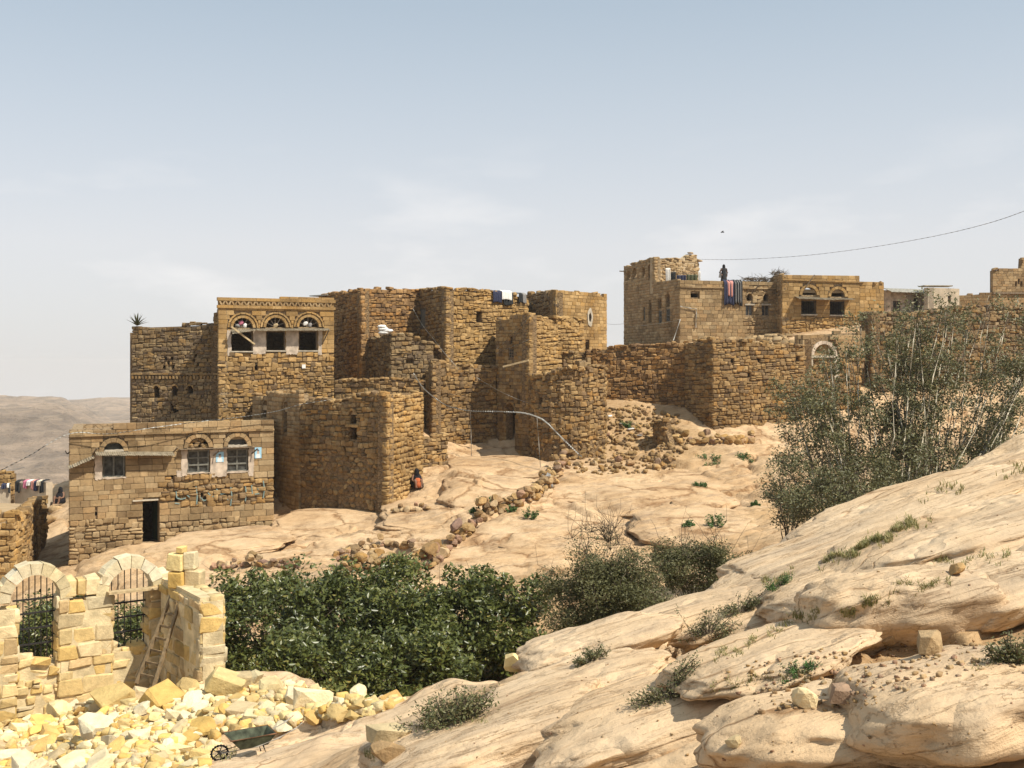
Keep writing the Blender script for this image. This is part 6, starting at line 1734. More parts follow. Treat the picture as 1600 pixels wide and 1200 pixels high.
if a and b:
    mb = MB(); mb.bar(a + Vector((0, 0, 0.1)), b + Vector((0, 0, 0.1)), 0.16, 0.05); o = mb.build('plank', M['wood_pale'], None, origin=a + Vector((0, 0, 0.1))); tag(o, 'pale timber plank lying on the rubble before the arched wall', 'plank')

# ------------------------------------------------------------------ boulder lines and fallen stones on the village slope
def boulder_row(name, label, path, n, smin, smax, mats, cat='wall', spread=3.0, stack=0.35):
    p0 = gpx(*path[0]); t = empty(name, p0, label, cat)
    seg = [math.hypot(b[0] - a[0], b[1] - a[1]) for a, b in zip(path[:-1], path[1:])]; tot = sum(seg)
    for i in range(n):
        q = tot * (i + random.uniform(0.1, 0.9)) / n; k = 0
        while k < len(seg) - 1 and q > seg[k]: q -= seg[k]; k += 1
        f = q / seg[k]; u = path[k][0] + (path[k + 1][0] - path[k][0]) * f + random.uniform(-spread, spread); v = path[k][1] + (path[k + 1][1] - path[k][1]) * f + random.uniform(-spread, spread) * 0.7
        p = gpx(u, v)
        if p is None or p.y > 75: continue
        s = random.uniform(smin, smax) * (1 if random.random() < 0.7 else 0.6)
        o = bpy.data.objects.new('boulder', tpl_mesh('boulder', random.randrange(10), random.choice(mats))); col.objects.link(o); o.parent = t
        lift = s * 0.25 + (s * 0.7 if random.random() < stack else 0)
        o.location = p + Vector((0, 0, lift)) - t.location; o.scale = (s * random.uniform(.9, 1.25), s, s * random.uniform(.65, .9)); o.rotation_euler = (random.uniform(-.3, .3), random.uniform(-.3, .3), random.uniform(0, 6.28))
    return t
mx = [M['boulder'], M['boulder'], M['brown'], M['purple']]
boulder_row('boulder_wall', 'line of purple and tan boulders running down the bare slope', [(662, 892), (690, 872), (705, 855), (725, 838), (742, 822), (752, 806)], 40, 0.35, 0.72, [M['boulder'], M['purple'], M['brown'], M['boulder']], spread=7)
boulder_row('boulder_wall', 'curving wall of tan boulders below the courtyard rock', [(748, 806), (775, 800), (800, 792), (820, 785), (840, 775)], 52, 0.3, 0.6, mx[:3], spread=5, stack=0.5)
boulder_row('dry_stone_wall', 'tumbled dry stone wall climbing from the grey cloth to the bastion', [(838, 778), (850, 765), (862, 750), (872, 738), (884, 722), (892, 708)], 110, 0.25, 0.55, mx[:3], spread=9, stack=0.6)
boulder_row('dry_stone_wall', 'low terrace wall of small stones above the leafy tree', [(530, 892), (560, 888), (600, 890), (650, 888), (668, 880)], 130, 0.25, 0.5, [M['boulder'], M['ochre'], M['brown']], spread=9, stack=0.6)
boulder_row('dry_stone_wall', 'upper edge of small stones ringing the terrace', [(520, 868), (555, 860), (600, 852), (640, 858), (655, 868)], 46, 0.25, 0.45, mx[:3], spread=3, stack=0.1)
boulder_row('dry_stone_wall', 'row of flat stones edging the ground behind the arched wall pier', [(338, 888), (370, 886), (400, 884), (440, 886), (470, 888)], 44, 0.25, 0.45, mx, spread=3, stack=0.3)
boulder_row('boulder_wall', 'row of large foundation boulders under the projecting retaining wall', [(1060, 690), (1090, 692), (1120, 690), (1150, 692), (1180, 690)], 40, 0.35, 0.7, [M['ochre'], M['boulder']], spread=4, stack=0.25)
boulder_row('dry_stone_wall', 'line of small stones at the foot of the corner house', [(612, 800), (630, 798), (650, 797), (668, 795)], 22, 0.2, 0.4, mx[:2], spread=2.5, stack=0.2)
free_wall('ruined_wall', 'crumbled end of a rubble wall on the rubbish slope', [(1018, 61.6), (1034, 60), (1056, 59.4)], [[(1018, 662), (1034, 655)], [(1034, 660), (1046, 690), (1056, 712)]], [[(1018, 735), (1034, 738)], [(1034, 738), (1056, 740)]], M['brown'], M['core_brown'], 'cobble', (1036, 735, 60.4))
SL = [(938, 640), (1000, 632), (1060, 650), (1075, 700), (1050, 735), (960, 742), (895, 742), (905, 700)]
k = 0
for i in range(90):
    u = random.uniform(895, 1075); v = random.uniform(640, 742)
    if in_poly(u, v, SL):
        sz = random.uniform(0.32, 0.6)
        if loose_block(u, v, sz, random.choice(mx[:3]), 'boulder', ('large' if sz > 0.48 else 'small') + ' tan stone fallen on the rubbish slope ' + ('below the bastion' if u < 955 else 'under the long retaining wall' if v < 690 else 'beside the crumbled wall end'), 'stone', 'fallen stones on the rubbish slope', 'fallen_stone', (1, .85, .7)): k += 1
    if k >= 30: break
scatter_stuff('rubble', 'small rubble and earth on the slope beside the bastion', SL, 620, 0.08, 0.32, 'rubble', M['brown'])
scatter_stuff('rubble', 'loose stones on the terrace above the projecting retaining wall', [(1085, 530), (1110, 516), (1180, 512), (1240, 524), (1240, 540), (1110, 536)], 160, 0.2, 0.6, 'rubble', M['tan'])
for i, (u, v, m_, lab) in enumerate(((985, 672, 'cloth_white', 'crumpled white plastic bag on the rubbish slope'), (952, 652, 'cloth_white', 'white scrap of litter at the top of the rubbish slope'), (998, 682, 'cloth_grey', 'grey plastic sheet scrap on the rubbish slope'), (972, 664, 'cloth_white', 'pale litter bag lying among the rubbish slope weeds'), (1158, 522, 'cloth_white', 'white litter lying on the terrace stones'), (1172, 526, 'turquoise', 'turquoise plastic scrap on the terrace stones'))):
    p = gpx(u, v)
    if p:
        tv, tf = TPL['boulder'][i]; s = 0.32
        o = mesh_obj('litter', tv * np.array([s * 1.5, s, s * 0.5]) * (1 + 0.25 * np.sin(tv * 30).sum(1)[:, None] * 0.3) + np.array(p) + np.array([0, 0, 0.06]), tf, M[m_], None, p); tag(o, lab, 'litter')

# ------------------------------------------------------------------ vegetation
vr = np.random.default_rng(21)
def leaf_mesh(C, size, up=0.35, asp=0.5, droop=None, srand=None):
    """diamond leaves at points C, each with its own size and tilt"""
    n = len(C)
    a = vr.normal(size=(n, 3)); a /= np.linalg.norm(a, axis=1)[:, None]
    nrm = vr.normal(size=(n, 3)); nrm[:, 2] = np.abs(nrm[:, 2]) + up; nrm /= np.linalg.norm(nrm, axis=1)[:, None]
    x = np.cross(nrm, a); x /= np.linalg.norm(x, axis=1)[:, None] + 1e-9
    y = np.cross(nrm, x)
    s = size * vr.uniform(0.6, 1.25, n)[:, None]
    w = s * asp
    fold = nrm * s * 0.12
    V = np.stack([C - x * s * 0.5, C + y * w * 0.5 - fold + x * s * 0.02, C + x * s * 0.5, C - y * w * 0.5 - fold + x * s * 0.02], 1).reshape(-1, 3)
    Fc = np.arange(4 * n).reshape(n, 4)
    Fc = np.concatenate([Fc[:, [0, 1, 2]], Fc[:, [0, 2, 3]]])
    sr = np.repeat(vr.uniform(0, 1, n) if srand is None else srand, 4)
    return V, Fc, sr
def branchy(mb, p, q, r0, r1, n=4, wob=0.12, sides=5):
    p, q = Vector(p), Vector(q); L = (q - p).length
    pts = [p.lerp(q, i / n) + (Vector((random.uniform(-1, 1), random.uniform(-1, 1), random.uniform(-1, 1))) * wob * L / n if 0 < i < n else Vector()) for i in range(n + 1)]
    mb.tube(pts, [r0 + (r1 - r0) * i / n for i in range(n + 1)], sides)
    return pts
def bushy_tree(name, label, c, ax, base, nclump, per, crad, leaf, lmat, bark, group=None, seed=0, top_bias=0.0, twigs=0, asp=0.5, cat='tree', trunk_r=0.09, shell=0.55, extra=(), boxy=2.0):
    """trunk and limbs reaching to uneven clumps of leaves"""
    t = empty(name, base, label, cat, group)
    c = np.array(c, float); ax = np.array(ax, float)
    cl = []
    while len(cl) < nclump:
        d = vr.normal(size=3); d /= np.linalg.norm(d)
        d = d / (np.abs(d) ** boxy).sum() ** (1 / boxy)
        r = vr.uniform(shell, 1.0) ** 0.7
        lump = 1 + 0.22 * math.sin(d[0] * 5 + seed) + 0.18 * math.sin(d[2] * 7 + d[1] * 4 + seed * 2)
        p = c + d * ax * r * lump * 0.92
        if p[2] > gz(p[0], p[1]) + 0.1: cl.append(p)
    cl += [np.array(e) for e in extra]
    mb = MB(); b = Vector(base); fork = b.lerp(Vector(c), 0.35)
    branchy(mb, b - Vector((0, 0, 0.3)), fork, trunk_r, trunk_r * 0.75, 4, 0.2, 7)
    for k, p in enumerate(cl[::2]):
        mid = fork.lerp(Vector(p), 0.5) + Vector((0, 0, -0.1))
        branchy(mb, fork, mid, trunk_r * 0.42, trunk_r * 0.22, 3, 0.25, 4); branchy(mb, mid, Vector(p), trunk_r * 0.22, 0.006, 3, 0.3, 4)
    for k in range(twigs):
        p = Vector(cl[random.randrange(len(cl))]); q = p + Vector((random.gauss(0, 0.35), random.gauss(0, 0.35), abs(random.gauss(0.3, 0.35))))
        branchy(mb, p, q, 0.008, 0.003, 3, 0.3, 3)
    mb.build('trunk', bark, t, smooth=True)
    C = []; S = []
    for p in cl:
        n = int(per * vr.uniform(0.5, 1.4)); rr = crad * vr.uniform(0.6, 1.35)
        q = vr.normal(size=(n, 3)); q /= np.linalg.norm(q, axis=1)[:, None]; q *= (vr.uniform(0.15, 1, n) ** 0.5)[:, None]
        C.append(p + q * rr * np.array([1, 1, 0.75])); S.append(np.clip(vr.normal(0.42 + vr.uniform(-0.15, 0.15), 0.2, n), 0, 1))
    C = np.concatenate(C); S = np.concatenate(S)
    V, Fc, sr = leaf_mesh(C, leaf, 0.5, asp, srand=S)
    mesh_obj('crown', V, Fc, lmat, t, attr=('srand', sr))
    return t
def gp(x, y): return (x, y, gz(x, y))
X = lambda u, d: (u - 800) / F * d
Zp = lambda v, d: (HZ - v) / F * d
GT = 'leafy trees in the gully'
FG = dict(group=GT, boxy=3.4)
bushy_tree('fig_tree', 'leafy green fig tree beside the end pier of the arched wall', (X(425, 28.5), 28.5, Zp(985, 28.5)), (1.75, 1.9, 1.42), gp(X(430, 29), 29), 115, 215, 0.50, 0.15, M['leaf_fig'], M['bark_dark'], seed=1, extra=[px(470, 888, 28.6), px(400, 900, 28.6), px(350, 905, 28.4)], twigs=50, **FG)
bushy_tree('fig_tree', 'leafy green fig tree in the middle of the gully behind the block heap', (X(580, 27.5), 27.5, Zp(985, 27.5)), (1.75, 1.9, 1.36), gp(X(580, 28), 28), 115, 215, 0.50, 0.15, M['leaf_fig'], M['bark_dark'], seed=6, extra=[px(600, 908, 27.5), px(540, 896, 27.6)], twigs=50, **FG)
bushy_tree('fig_tree', 'spreading green fig tree with a lighter sprig reaching over bare rock', (X(725, 26.8), 26.8, Zp(982, 26.8)), (1.65, 1.8, 1.22), gp(X(720, 27), 27), 105, 215, 0.50, 0.15, M['leaf_fig'], M['bark_dark'], seed=2, extra=[px(840, 918, 26.8), px(862, 920, 26.6), px(820, 930, 26.8), px(755, 906, 26.9), px(785, 912, 26.6), px(800, 990, 26.5)], twigs=50, **FG)
bushy_tree('fig_tree', 'dense green fig tree seen through the barred arches', (X(140, 30), 30, Zp(1000, 30)), (3.2, 1.6, 1.15), gp(X(150, 30.5), 30.5), 90, 240, 0.55, 0.135, M['leaf_fig'], M['bark_dark'], GT, 3)
bushy_tree('fig_tree', 'low fig bush crowding the rim of the block heap', (X(560, 23.5), 23.5, Zp(1045, 23.5)), (2.2, 1.3, 0.75), gp(X(560, 24), 24), 60, 240, 0.45, 0.14, M['leaf_fig'], M['bark_dark'], GT, 4, boxy=3.0)
bushy_tree('thorn_tree', 'brownish thorny tree with fine leaves at the brink of the near rock', (X(955, 22.5), 22.5, Zp(935, 22.5)), (1.35, 1.1, 1.3), gp(X(960, 23), 23), 130, 380, 0.38, 0.06, M['leaf_brown'], M['bark_dark'], None, 5, twigs=200, trunk_r=0.06, shell=0.25)
bushy_tree('thorn_shrub', 'low brown thorn shrub trailing along the brink beside the thorny tree', (X(1085, 24.5), 24.5, Zp(885, 24.5)), (1.65, 0.9, 0.66), gp(X(1090, 25), 25), 60, 340, 0.34, 0.06, M['leaf_brown'], M['bark_dark'], None, 6, shell=0.25, twigs=120, trunk_r=0.04, cat='shrub')
bushy_tree('thorn_shrub', 'sparse grey twigs of a dry shrub on the rock above the thorny tree', (X(930, 27), 27, Zp(850, 27)), (0.9, 0.7, 0.5), gp(X(930, 27), 27), 18, 40, 0.3, 0.045, M['leaf_brown'], M['bark_dark'], None, 7, twigs=160, trunk_r=0.03, cat='shrub')
bushy_tree('olive_shrub', 'dark leafy shrub at the foot of the tall sparse tree', (X(1310, 27), 27, Zp(778, 27)), (1.7, 1.0, 0.75), gp(X(1310, 27.5), 27.5), 34, 150, 0.42, 0.08, M['leaf_olive'], M['bark_dark'], 'dark shrubs under the sparse tree', 8, twigs=60, cat='shrub')
bushy_tree('olive_shrub', 'dark leafy shrub low on the slope beside bare rock', (X(1235, 28), 28, Zp(762, 28)), (0.7, 0.8, 1.2), gp(X(1240, 28.5), 28.5), 26, 120, 0.40, 0.08, M['leaf_olive'], M['bark_dark'], 'dark shrubs under the sparse tree', 9, twigs=60, cat='shrub')
bushy_tree('olive_shrub', 'dark leafy shrub crowding the rock edge behind the pale stems', (X(1450, 28.5), 28.5, Zp(735, 28.5)), (2.1, 1.1, 0.6), gp(X(1450, 29), 29), 34, 150, 0.42, 0.08, M['leaf_olive'], M['bark_dark'], 'dark shrubs under the sparse tree', 10, twigs=60, cat='shrub')

def sparse_tree():
    """many upright pale stems with thin foliage"""
    roots = [(1345, 30.5), (1400, 30.0), (1440, 31.0), (1490, 31.5)]
    t = empty('sparse_tree', gp(X(1400, 31), 31), 'tall sparse tree of many pale upright stems before the retaining walls', 'tree')
    top = [(1195, 660), (1230, 600), (1270, 560), (1310, 520), (1350, 500), (1400, 490), (1450, 470), (1500, 478), (1540, 462), (1590, 486), (1640, 500)]
    def topv(u): return interp(top, u)
    C = []; S = []; stems = []
    random.seed(33); tw = MB()
    for i in range(96):
        ut = random.uniform(1200, 1640); r = min(roots, key=lambda q: abs(q[0] - ut) * 0.5 + random.uniform(0, 110))
        d0 = r[1] + random.uniform(-0.5, 0.5); u0 = r[0] + random.uniform(-28, 28)
        b = Vector(gp(X(u0, d0), d0)); dt = d0 + random.uniform(-1.4, 1.8)
        vt = topv(ut) + (random.uniform(-4, 30) if random.random() < 0.5 else random.uniform(20, 170))
        tip = px(ut, vt, dt); L = (tip - b).length
        mid = b.lerp(tip, 0.5) + Vector(((tip.x - b.x) * 0.10, random.uniform(-.2, .2), 0.12 * L * random.uniform(0.2, 0.8)))
        n = 8; pts = []
        for k in range(n + 1):
            f = k / n; p = b * (1 - f) ** 2 + mid * 2 * f * (1 - f) + tip * f * f
            pts.append(p + Vector((random.gauss(0, .02), random.gauss(0, .02), 0)) * (L * 0.25 if 0 < k < n else 0))
        r0 = random.uniform(0.02, 0.046)
        mb = MB(); mb.tube(pts, [r0 * (1 - 0.85 * k / n) + 0.003 for k in range(n + 1)], 5)
        for k in range(random.randint(9, 14)):
            f = random.uniform(0.22, 0.98); j = min(n - 1, int(f * n)); p = pts[j].lerp(pts[j + 1], f * n - j)
            ax_ = (pts[j + 1] - pts[j]).normalized()
            dr = (ax_ * 0.9 + Vector((random.gauss(0, .55), random.gauss(0, .55), random.uniform(0.0, 0.5)))).normalized(); ln = random.uniform(0.35, 1.35) * (1.1 - 0.6 * f)
            q = p + dr * ln
            tp_ = branchy(tw, p, q, 0.010, 0.003, 4, 0.16, 3)
            for h in range(3):
                w0 = p.lerp(q, random.uniform(0.3, 0.9)); w1 = w0 + (dr + Vector((random.gauss(0, .6), random.gauss(0, .6), random.gauss(.1, .4)))).normalized() * random.uniform(0.12, 0.4)
                branchy(tw, w0, w1, 0.005, 0.002, 2, 0.1, 3)
                if random.random() < 0.92:
                    m_ = int(vr.integers(10, 30)); C.append(np.array(w1) + vr.normal(size=(m_, 3)) * np.array([0.09, 0.09, 0.08])); S.append(np.clip(vr.normal(0.4 + random.uniform(-.2, .2), 0.2, m_), 0, 1))
        mb.build('stem', M['bark_pale'], t, smooth=True)
    tw.build('twigs', M['bark_dark'], t)
    V, Fc, sr = leaf_mesh(np.concatenate(C), 0.095, 0.5, 0.5, srand=np.concatenate(S))
    mesh_obj('crown', V, Fc, M['leaf_olive'], t, attr=('srand', sr))
sparse_tree()

def small_shrub(u, v, wpx, hpx, n, leaf, mat, label, name='shrub', twig=True, asp=0.45, flat=0.6):
    p = gpx(u, v)
    if p is None: return
    k = p.y / F; rx, rz = wpx * k / 2, hpx * k
    t = empty(name, p, label, 'shrub')
    mb = MB(); C = []; S = []
    for i in range(max(8, int(n / 28))):
        a = random.uniform(0, 6.28); r = random.uniform(0.1, 1) ** 0.6
        dx, dy = math.cos(a) * rx * r, math.sin(a) * rx * r * flat
        base = Vector((p.x + dx * 0.35, p.y + dy * 0.35, 0)); base.z = gz(base.x, base.y) - 0.01
        tip = Vector((p.x + dx, p.y + dy, 0)); tip.z = gz(tip.x, tip.y) + rz * random.uniform(0.35, 1.0) * (1.1 - 0.6 * r)
        pts = branchy(mb, base, tip, 0.006 * max(1, rx), 0.0025, 3, 0.25, 3)
        m_ = 28; f = vr.uniform(0.3, 1.05, m_)[:, None]
        C.append(np.array(base) * (1 - f) + np.array(tip) * f + vr.normal(size=(m_, 3)) * rx * 0.075); S.append(np.clip(vr.normal(0.5, 0.28, m_), 0, 1))
    mb.build('twigs', M['bark_dark'], t)
    V, Fc, sr = leaf_mesh(np.concatenate(C), leaf, 0.3, asp, srand=np.concatenate(S)); mesh_obj('foliage', V, Fc, mat, t, attr=('srand', sr))
small_shrub(705, 1128, 170, 58, 2100, 0.035, M['leaf_shrub'], 'straggly olive shrub on the rock beside the flat topped block')
small_shrub(925, 1032, 72, 28, 700, 0.03, M['leaf_shrub'], 'small olive shrub at the brink below the thorny tree')
small_shrub(1105, 1003, 105, 40, 1500, 0.03, M['leaf_shrub'], 'bushy green shrub in the cleft below the blocky brink ledge')
small_shrub(1155, 955, 75, 28, 900, 0.03, M['leaf_shrub'], 'green shrub higher up in the cleft behind the stepped slab')
small_shrub(1040, 1092, 150, 30, 1200, 0.024, M['leaf_shrub'], 'creeping green shrub along the slab edge of the near rock', flat=0.4)
small_shrub(1215, 918, 60, 22, 600, 0.026, M['leaf_fresh'], 'fresh green tuft shrub on the sloping ledges')
small_shrub(1585, 1035, 95, 55, 1100, 0.024, M['leaf_shrub'], 'green and straw shrub in the hollow beside the near boulder')
small_shrub(1250, 1052, 70, 18, 500, 0.02, M['leaf_fresh'], 'low green weed in the sandy hollow')
for u, v, w, h, lab in ((1118, 822, 40, 24, 'round fresh green bush on the bare village slope'), (1075, 822, 26, 12, 'small green bush beside the round bush'), (762, 786, 34, 10, 'green weeds in the crack below the courtyard rock'), (828, 812, 26, 26, 'green weed growing between wall boulders'), (1165, 718, 36, 12, 'green weed patch on the rock below the projecting wall'), (1108, 716, 40, 12, 'green weed patch among stones below the retaining wall'), (985, 668, 34, 14, 'green weed on the rubbish slope'), (660, 885, 18, 14, 'green weed in the terrace wall'), (1180, 788, 16, 10, 'tiny bush on the bare rock beside the dark shrub'), (1095, 760, 30, 8, 'thin weed line in the rock ledge'), (745, 800, 24, 12, 'green weed at the head of the boulder line'), (800, 800, 22, 12, 'green weed behind the curving boulder wall')):
    small_shrub(u, v, w, h, 420, 0.10, M['leaf_fresh'], lab, 'weed_bush', asp=0.5)
small_shrub(1010, 536, 74, 14, 500, 0.16, M['leaf_olive'], 'green weeds along the top of the long retaining wall', 'weed_bush', flat=0.3)

def grass_stuff(P):
    C = []; D = []
    for u, v, w, h, n in P:
        for i in range(n):
            q = random.uniform(-1, 1); uu = u + q * w / 2; vv = v - q * h / 2 + random.gauss(0, 4) + 5 * math.sin(uu * 0.11)
            if pnoise(np.array([uu * 0.06]), np.array([vv * 0.12]), 3)[0] < -0.05: continue
            p = gpx(uu, vv)
            if p is None: continue
            C.append(p); D.append(0.4 + 0.6 * random.random())
    V = []; Fc = []; S = []
    for p, f in zip(C, D):
        h = 0.075 * f * (p.y / 10); w = 0.0045 * (p.y / 10)
        a = random.uniform(0, 6.28); l = Vector((math.cos(a), math.sin(a), 0)); s = Vector((-l.y, l.x, 0)) * w
        k = len(V); b = p - Vector((0, 0, 0.02)); m_ = b + Vector((0, 0, h * 0.6)) + l * h * 0.2; t = b + Vector((0, 0, h)) + l * h * 0.6
        V += [b - s, b + s, m_ + s * 0.8, m_ - s * 0.8, t]; Fc += [(k, k + 1, k + 2, k + 3), (k + 3, k + 2, k + 4)]; S += [random.random()] * 5
    o = mesh_obj('grass', V, Fc, M['leaf_grass'], None, attr=('srand', S)); tag(o, 'olive grass growing along the ledges of the near rock', None, None, 'stuff')
grass_stuff([(1378, 842, 90, 46, 3200), (1420, 822, 70, 22, 700), (1310, 872, 60, 30, 500), (1215, 905, 50, 16, 400), (1440, 915, 90, 10, 500), (1350, 945, 80, 26, 500), (1240, 970, 80, 40, 600), (1150, 1015, 70, 30, 500), (1520, 875, 120, 14, 500), (1580, 740, 50, 14, 250), (1470, 768, 70, 16, 250), (1560, 1030, 80, 30, 500), (600, 1165, 60, 30, 350), (1190, 1062, 160, 20, 500), (700, 1130, 130, 16, 500), (345, 1180, 60, 20, 250)])

# ------------------------------------------------------------------ people
def person(name, label, joints, edges, radii, mats, robe=None, extra=None):
    """one continuous body grown over a posed skeleton; clothing is its child"""
    base = Vector(joints[0])
    me = bpy.data.meshes.new(name); o = bpy.data.objects.new(name, me); col.objects.link(o)
    foot = Vector((base.x, base.y, min(j[2] for j in joints)))
    o.location = foot
    me.from_pydata([tuple(Vector(j) - foot) for j in joints], edges, [])
    m = o.modifiers.new('skin', 'SKIN'); m.use_smooth_shade = True
    for sv, r in zip(me.skin_vertices[0].data, radii): sv.radius = (r, r)
    me.skin_vertices[0].data[0].use_root = True
    s = o.modifiers.new('smooth', 'SUBSURF'); s.levels = 1; s.render_levels = 2
    me.materials.append(M['skin'])
    tag(o, label, 'person')
    return o
def loft(name, rings, mat, parent, n=18, folds=0.06):
    """cloth built from elliptical rings (centre, rx, ry)"""
    V, Fc = [], []
    for i, (c, rx, ry) in enumerate(rings):
        for k in range(n):
            a = 2 * math.pi * k / n; f = 1 + folds * math.sin(k * 2.7 + i * 0.5) * (i == 0 or i == 1)
            V.append(Vector(c) + Vector((math.cos(a) * rx * f, math.sin(a) * ry * f, 0)))
    for i in range(len(rings) - 1):
        for k in range(n): Fc.append((i * n + k, i * n + (k + 1) % n, (i + 1) * n + (k + 1) % n, (i + 1) * n + k))
    Fc.append(tuple(range(n))[::-1]); Fc.append(tuple(range((len(rings) - 1) * n, len(rings) * n)))
    return mesh_obj(name, V, Fc, mat, parent, smooth=True)
def hand(parent, wrist, direction, mat, s=1.0):
    w = Vector(wrist); d = Vector(direction).normalized(); x = d.orthogonal().normalized(); y = d.cross(x)
    mb = MB(); mb.box(w + d * 0.045 * s, x * 0.038 * s, d * 0.045 * s, y * 0.014 * s)
    for k, (off, ln) in enumerate(((-0.030, 0.065), (-0.010, 0.078), (0.010, 0.072), (0.029, 0.055))):
        a = w + d * 0.085 * s + x * off * s; b = a + (d * 0.8 + y * 0.3).normalized() * ln * 0.55 * s; c = b + (d * 0.45 + y * 0.8).normalized() * ln * 0.45 * s
        mb.tube([a, b, c], [0.009 * s, 0.008 * s, 0.006 * s], 5)
    a = w + d * 0.03 * s - x * 0.036 * s; b = a + (d * 0.6 - x * 0.8).normalized() * 0.04 * s; mb.tube([a, b, b + d * 0.03 * s], [0.010 * s, 0.009 * s, 0.007 * s], 5)
    return mb.build('hand', mat, parent)
def standing(u, vtop, d, zfoot, label):
    head = px(u, vtop, d); h = head.z - zfoot; B = Vector((head.x, d, zfoot)); S = h / 1.62
    q = lambda x, y, z: B + Vector((x, y, z)) * S
    J = [q(0, 0, .92), q(0, 0, 1.12), q(0, -.01, 1.30), q(0, -.01, 1.40), q(0.01, -.02, 1.50), q(-.17, 0, 1.30), q(-.30, -.06, 1.06), q(-.22, -.20, .90), q(.17, 0, 1.30), q(.24, 0, 1.05), q(.20, -.08, .82), q(-.09, 0, .88), q(-.10, -.01, .47), q(-.10, .02, .06), q(-.10, -.12, .03), q(.09, 0, .88), q(.10, -.01, .47), q(.10, .02, .06), q(.10, -.12, .03)]
    E = [(0, 1), (1, 2), (2, 3), (3, 4), (2, 5), (5, 6), (6, 7), (2, 8), (8, 9), (9, 10), (0, 11), (11, 12), (12, 13), (13, 14), (0, 15), (15, 16), (16, 17), (17, 18)]
    R = [x * S for x in (.14, .13, .13, .055, .10, .065, .05, .035, .065, .05, .035, .09, .065, .045, .04, .09, .065, .045, .04)]
    o = person('person', label, J, E, R, None)
    loft('robe', [(q(0, 0, .04), .27 * S, .24 * S), (q(0, 0, .40), .24 * S, .21 * S), (q(0, 0, .85), .19 * S, .165 * S), (q(0, 0, 1.1), .165 * S, .145 * S), (q(0, 0, 1.32), .185 * S, .13 * S), (q(0, 0, 1.39), .085 * S, .085 * S)], M['cloth_charcoal'], o)
    loft('head_scarf', [(q(0, .02, 1.30), .15 * S, .13 * S), (q(0, .01, 1.42), .105 * S, .105 * S), (q(0, .02, 1.52), .108 * S, .12 * S), (q(0, .02, 1.60), .085 * S, .095 * S), (q(0, .02, 1.645), .035 * S, .04 * S)], M['black'], o)
    for a, b in ((5, 6), (6, 7), (8, 9), (9, 10)):
        mb = MB(); mb.tube([J[a], (J[a] + J[b]) / 2, J[b]], [.085 * S, .075 * S, .065 * S], 8); mb.build('sleeve', M['cloth_charcoal'], o, smooth=True)
    hand(o, J[7], (0.6, -.3, -.6), M['skin'], S); hand(o, J[10], (0, -.3, -1), M['skin'], S)
    mb = MB(); k = 8
    vs = [q(-.36, -.20, .98), q(-.20, -.24, .98), q(-.24, -.22, .62), q(-.42, -.18, .66)]; vs += [v + Vector((0, 0.025, 0)) for v in vs]
    mb.add(vs, [(0, 1, 2, 3), (7, 6, 5, 4), (0, 4, 5, 1), (1, 5, 6, 2), (2, 6, 7, 3), (3, 7, 4, 0)]); mb.build('carried_cloth', M['cloth_grey'], o)
    return o
standing(1131, 413.5, 79.6, 5.72, 'person in dark robe and headscarf standing on the roof beside hanging rugs')
def seated(u, v, label, face, robe, front, hgt=0.95, d=None, scarf=None):
    p = gpx(u, v) if d is None else px(u, v, d)
    S = hgt / 0.88; f = Vector((*face, 0)).normalized(); r = Vector((f.y, -f.x, 0))
    q = lambda x, y, z: p + r * x * S + f * y * S + Vector((0, 0, z * S))
    J = [q(0, 0, .12), q(0, -.02, .32), q(0, .0, .54), q(0, .02, .64), q(0, .05, .75), q(-.17, 0, .54), q(-.24, .12, .32), q(-.10, .30, .30), q(.17, 0, .54), q(.24, .12, .32), q(.10, .30, .30), q(-.10, .03, .12), q(-.16, .36, .38), q(-.12, .40, .05), q(-.12, .52, .03), q(.10, .03, .12), q(.16, .36, .38), q(.12, .40, .05), q(.12, .52, .03)]
    E = [(0, 1), (1, 2), (2, 3), (3, 4), (2, 5), (5, 6), (6, 7), (2, 8), (8, 9), (9, 10), (0, 11), (11, 12), (12, 13), (13, 14), (0, 15), (15, 16), (16, 17), (17, 18)]
    R = [x * S for x in (.15, .13, .12, .055, .10, .065, .05, .035, .065, .05, .035, .09, .07, .045, .04, .09, .07, .045, .04)]
    o = person('person', label, J, E, R, None)
    n = 18; rings = []
    def rg(c, rx, ry):
        return (c, rx * S, ry * S)
    loft('robe', [rg(q(0, .10, .01), .31, .34), rg(q(0, .09, .18), .29, .31), rg(q(0, .05, .36), .24, .23), rg(q(0, .0, .52), .21, .155), rg(q(0, .01, .62), .11, .10)], robe, o)
    loft('head_scarf', [rg(q(0, -.01, .50), .20, .16), rg(q(0, .01, .62), .125, .12), rg(q(0, .03, .74), .112, .12), rg(q(0, .03, .83), .09, .10), rg(q(0, .03, .88), .04, .045)], scarf or robe, o)
    if front is not None:
        loft('apron', [rg(q(0, .24, .02), .20, .24), rg(q(0, .24, .20), .19, .22), rg(q(0, .20, .36), .16, .15), rg(q(0, .16, .45), .09, .08)], front, o)
    hand(o, J[7], Vector(J[7]) - Vector(J[6]), M['skin'], S); hand(o, J[10], Vector(J[10]) - Vector(J[9]), M['skin'], S)
    return o
seated(651, 761, 'person in black robe and rust red cloth sitting against the corner house wall', (0.35, -1), M['black'], M['cloth_rust'], 0.92)
_p = Vector(px(93, 800, 60)); 
seated(95, 786, 'person dressed in black sitting on a rock beside the low house', (-0.2, -1), M['black'], None, 0.90, 60.0)
tv, tf = TPL['boulder'][3]
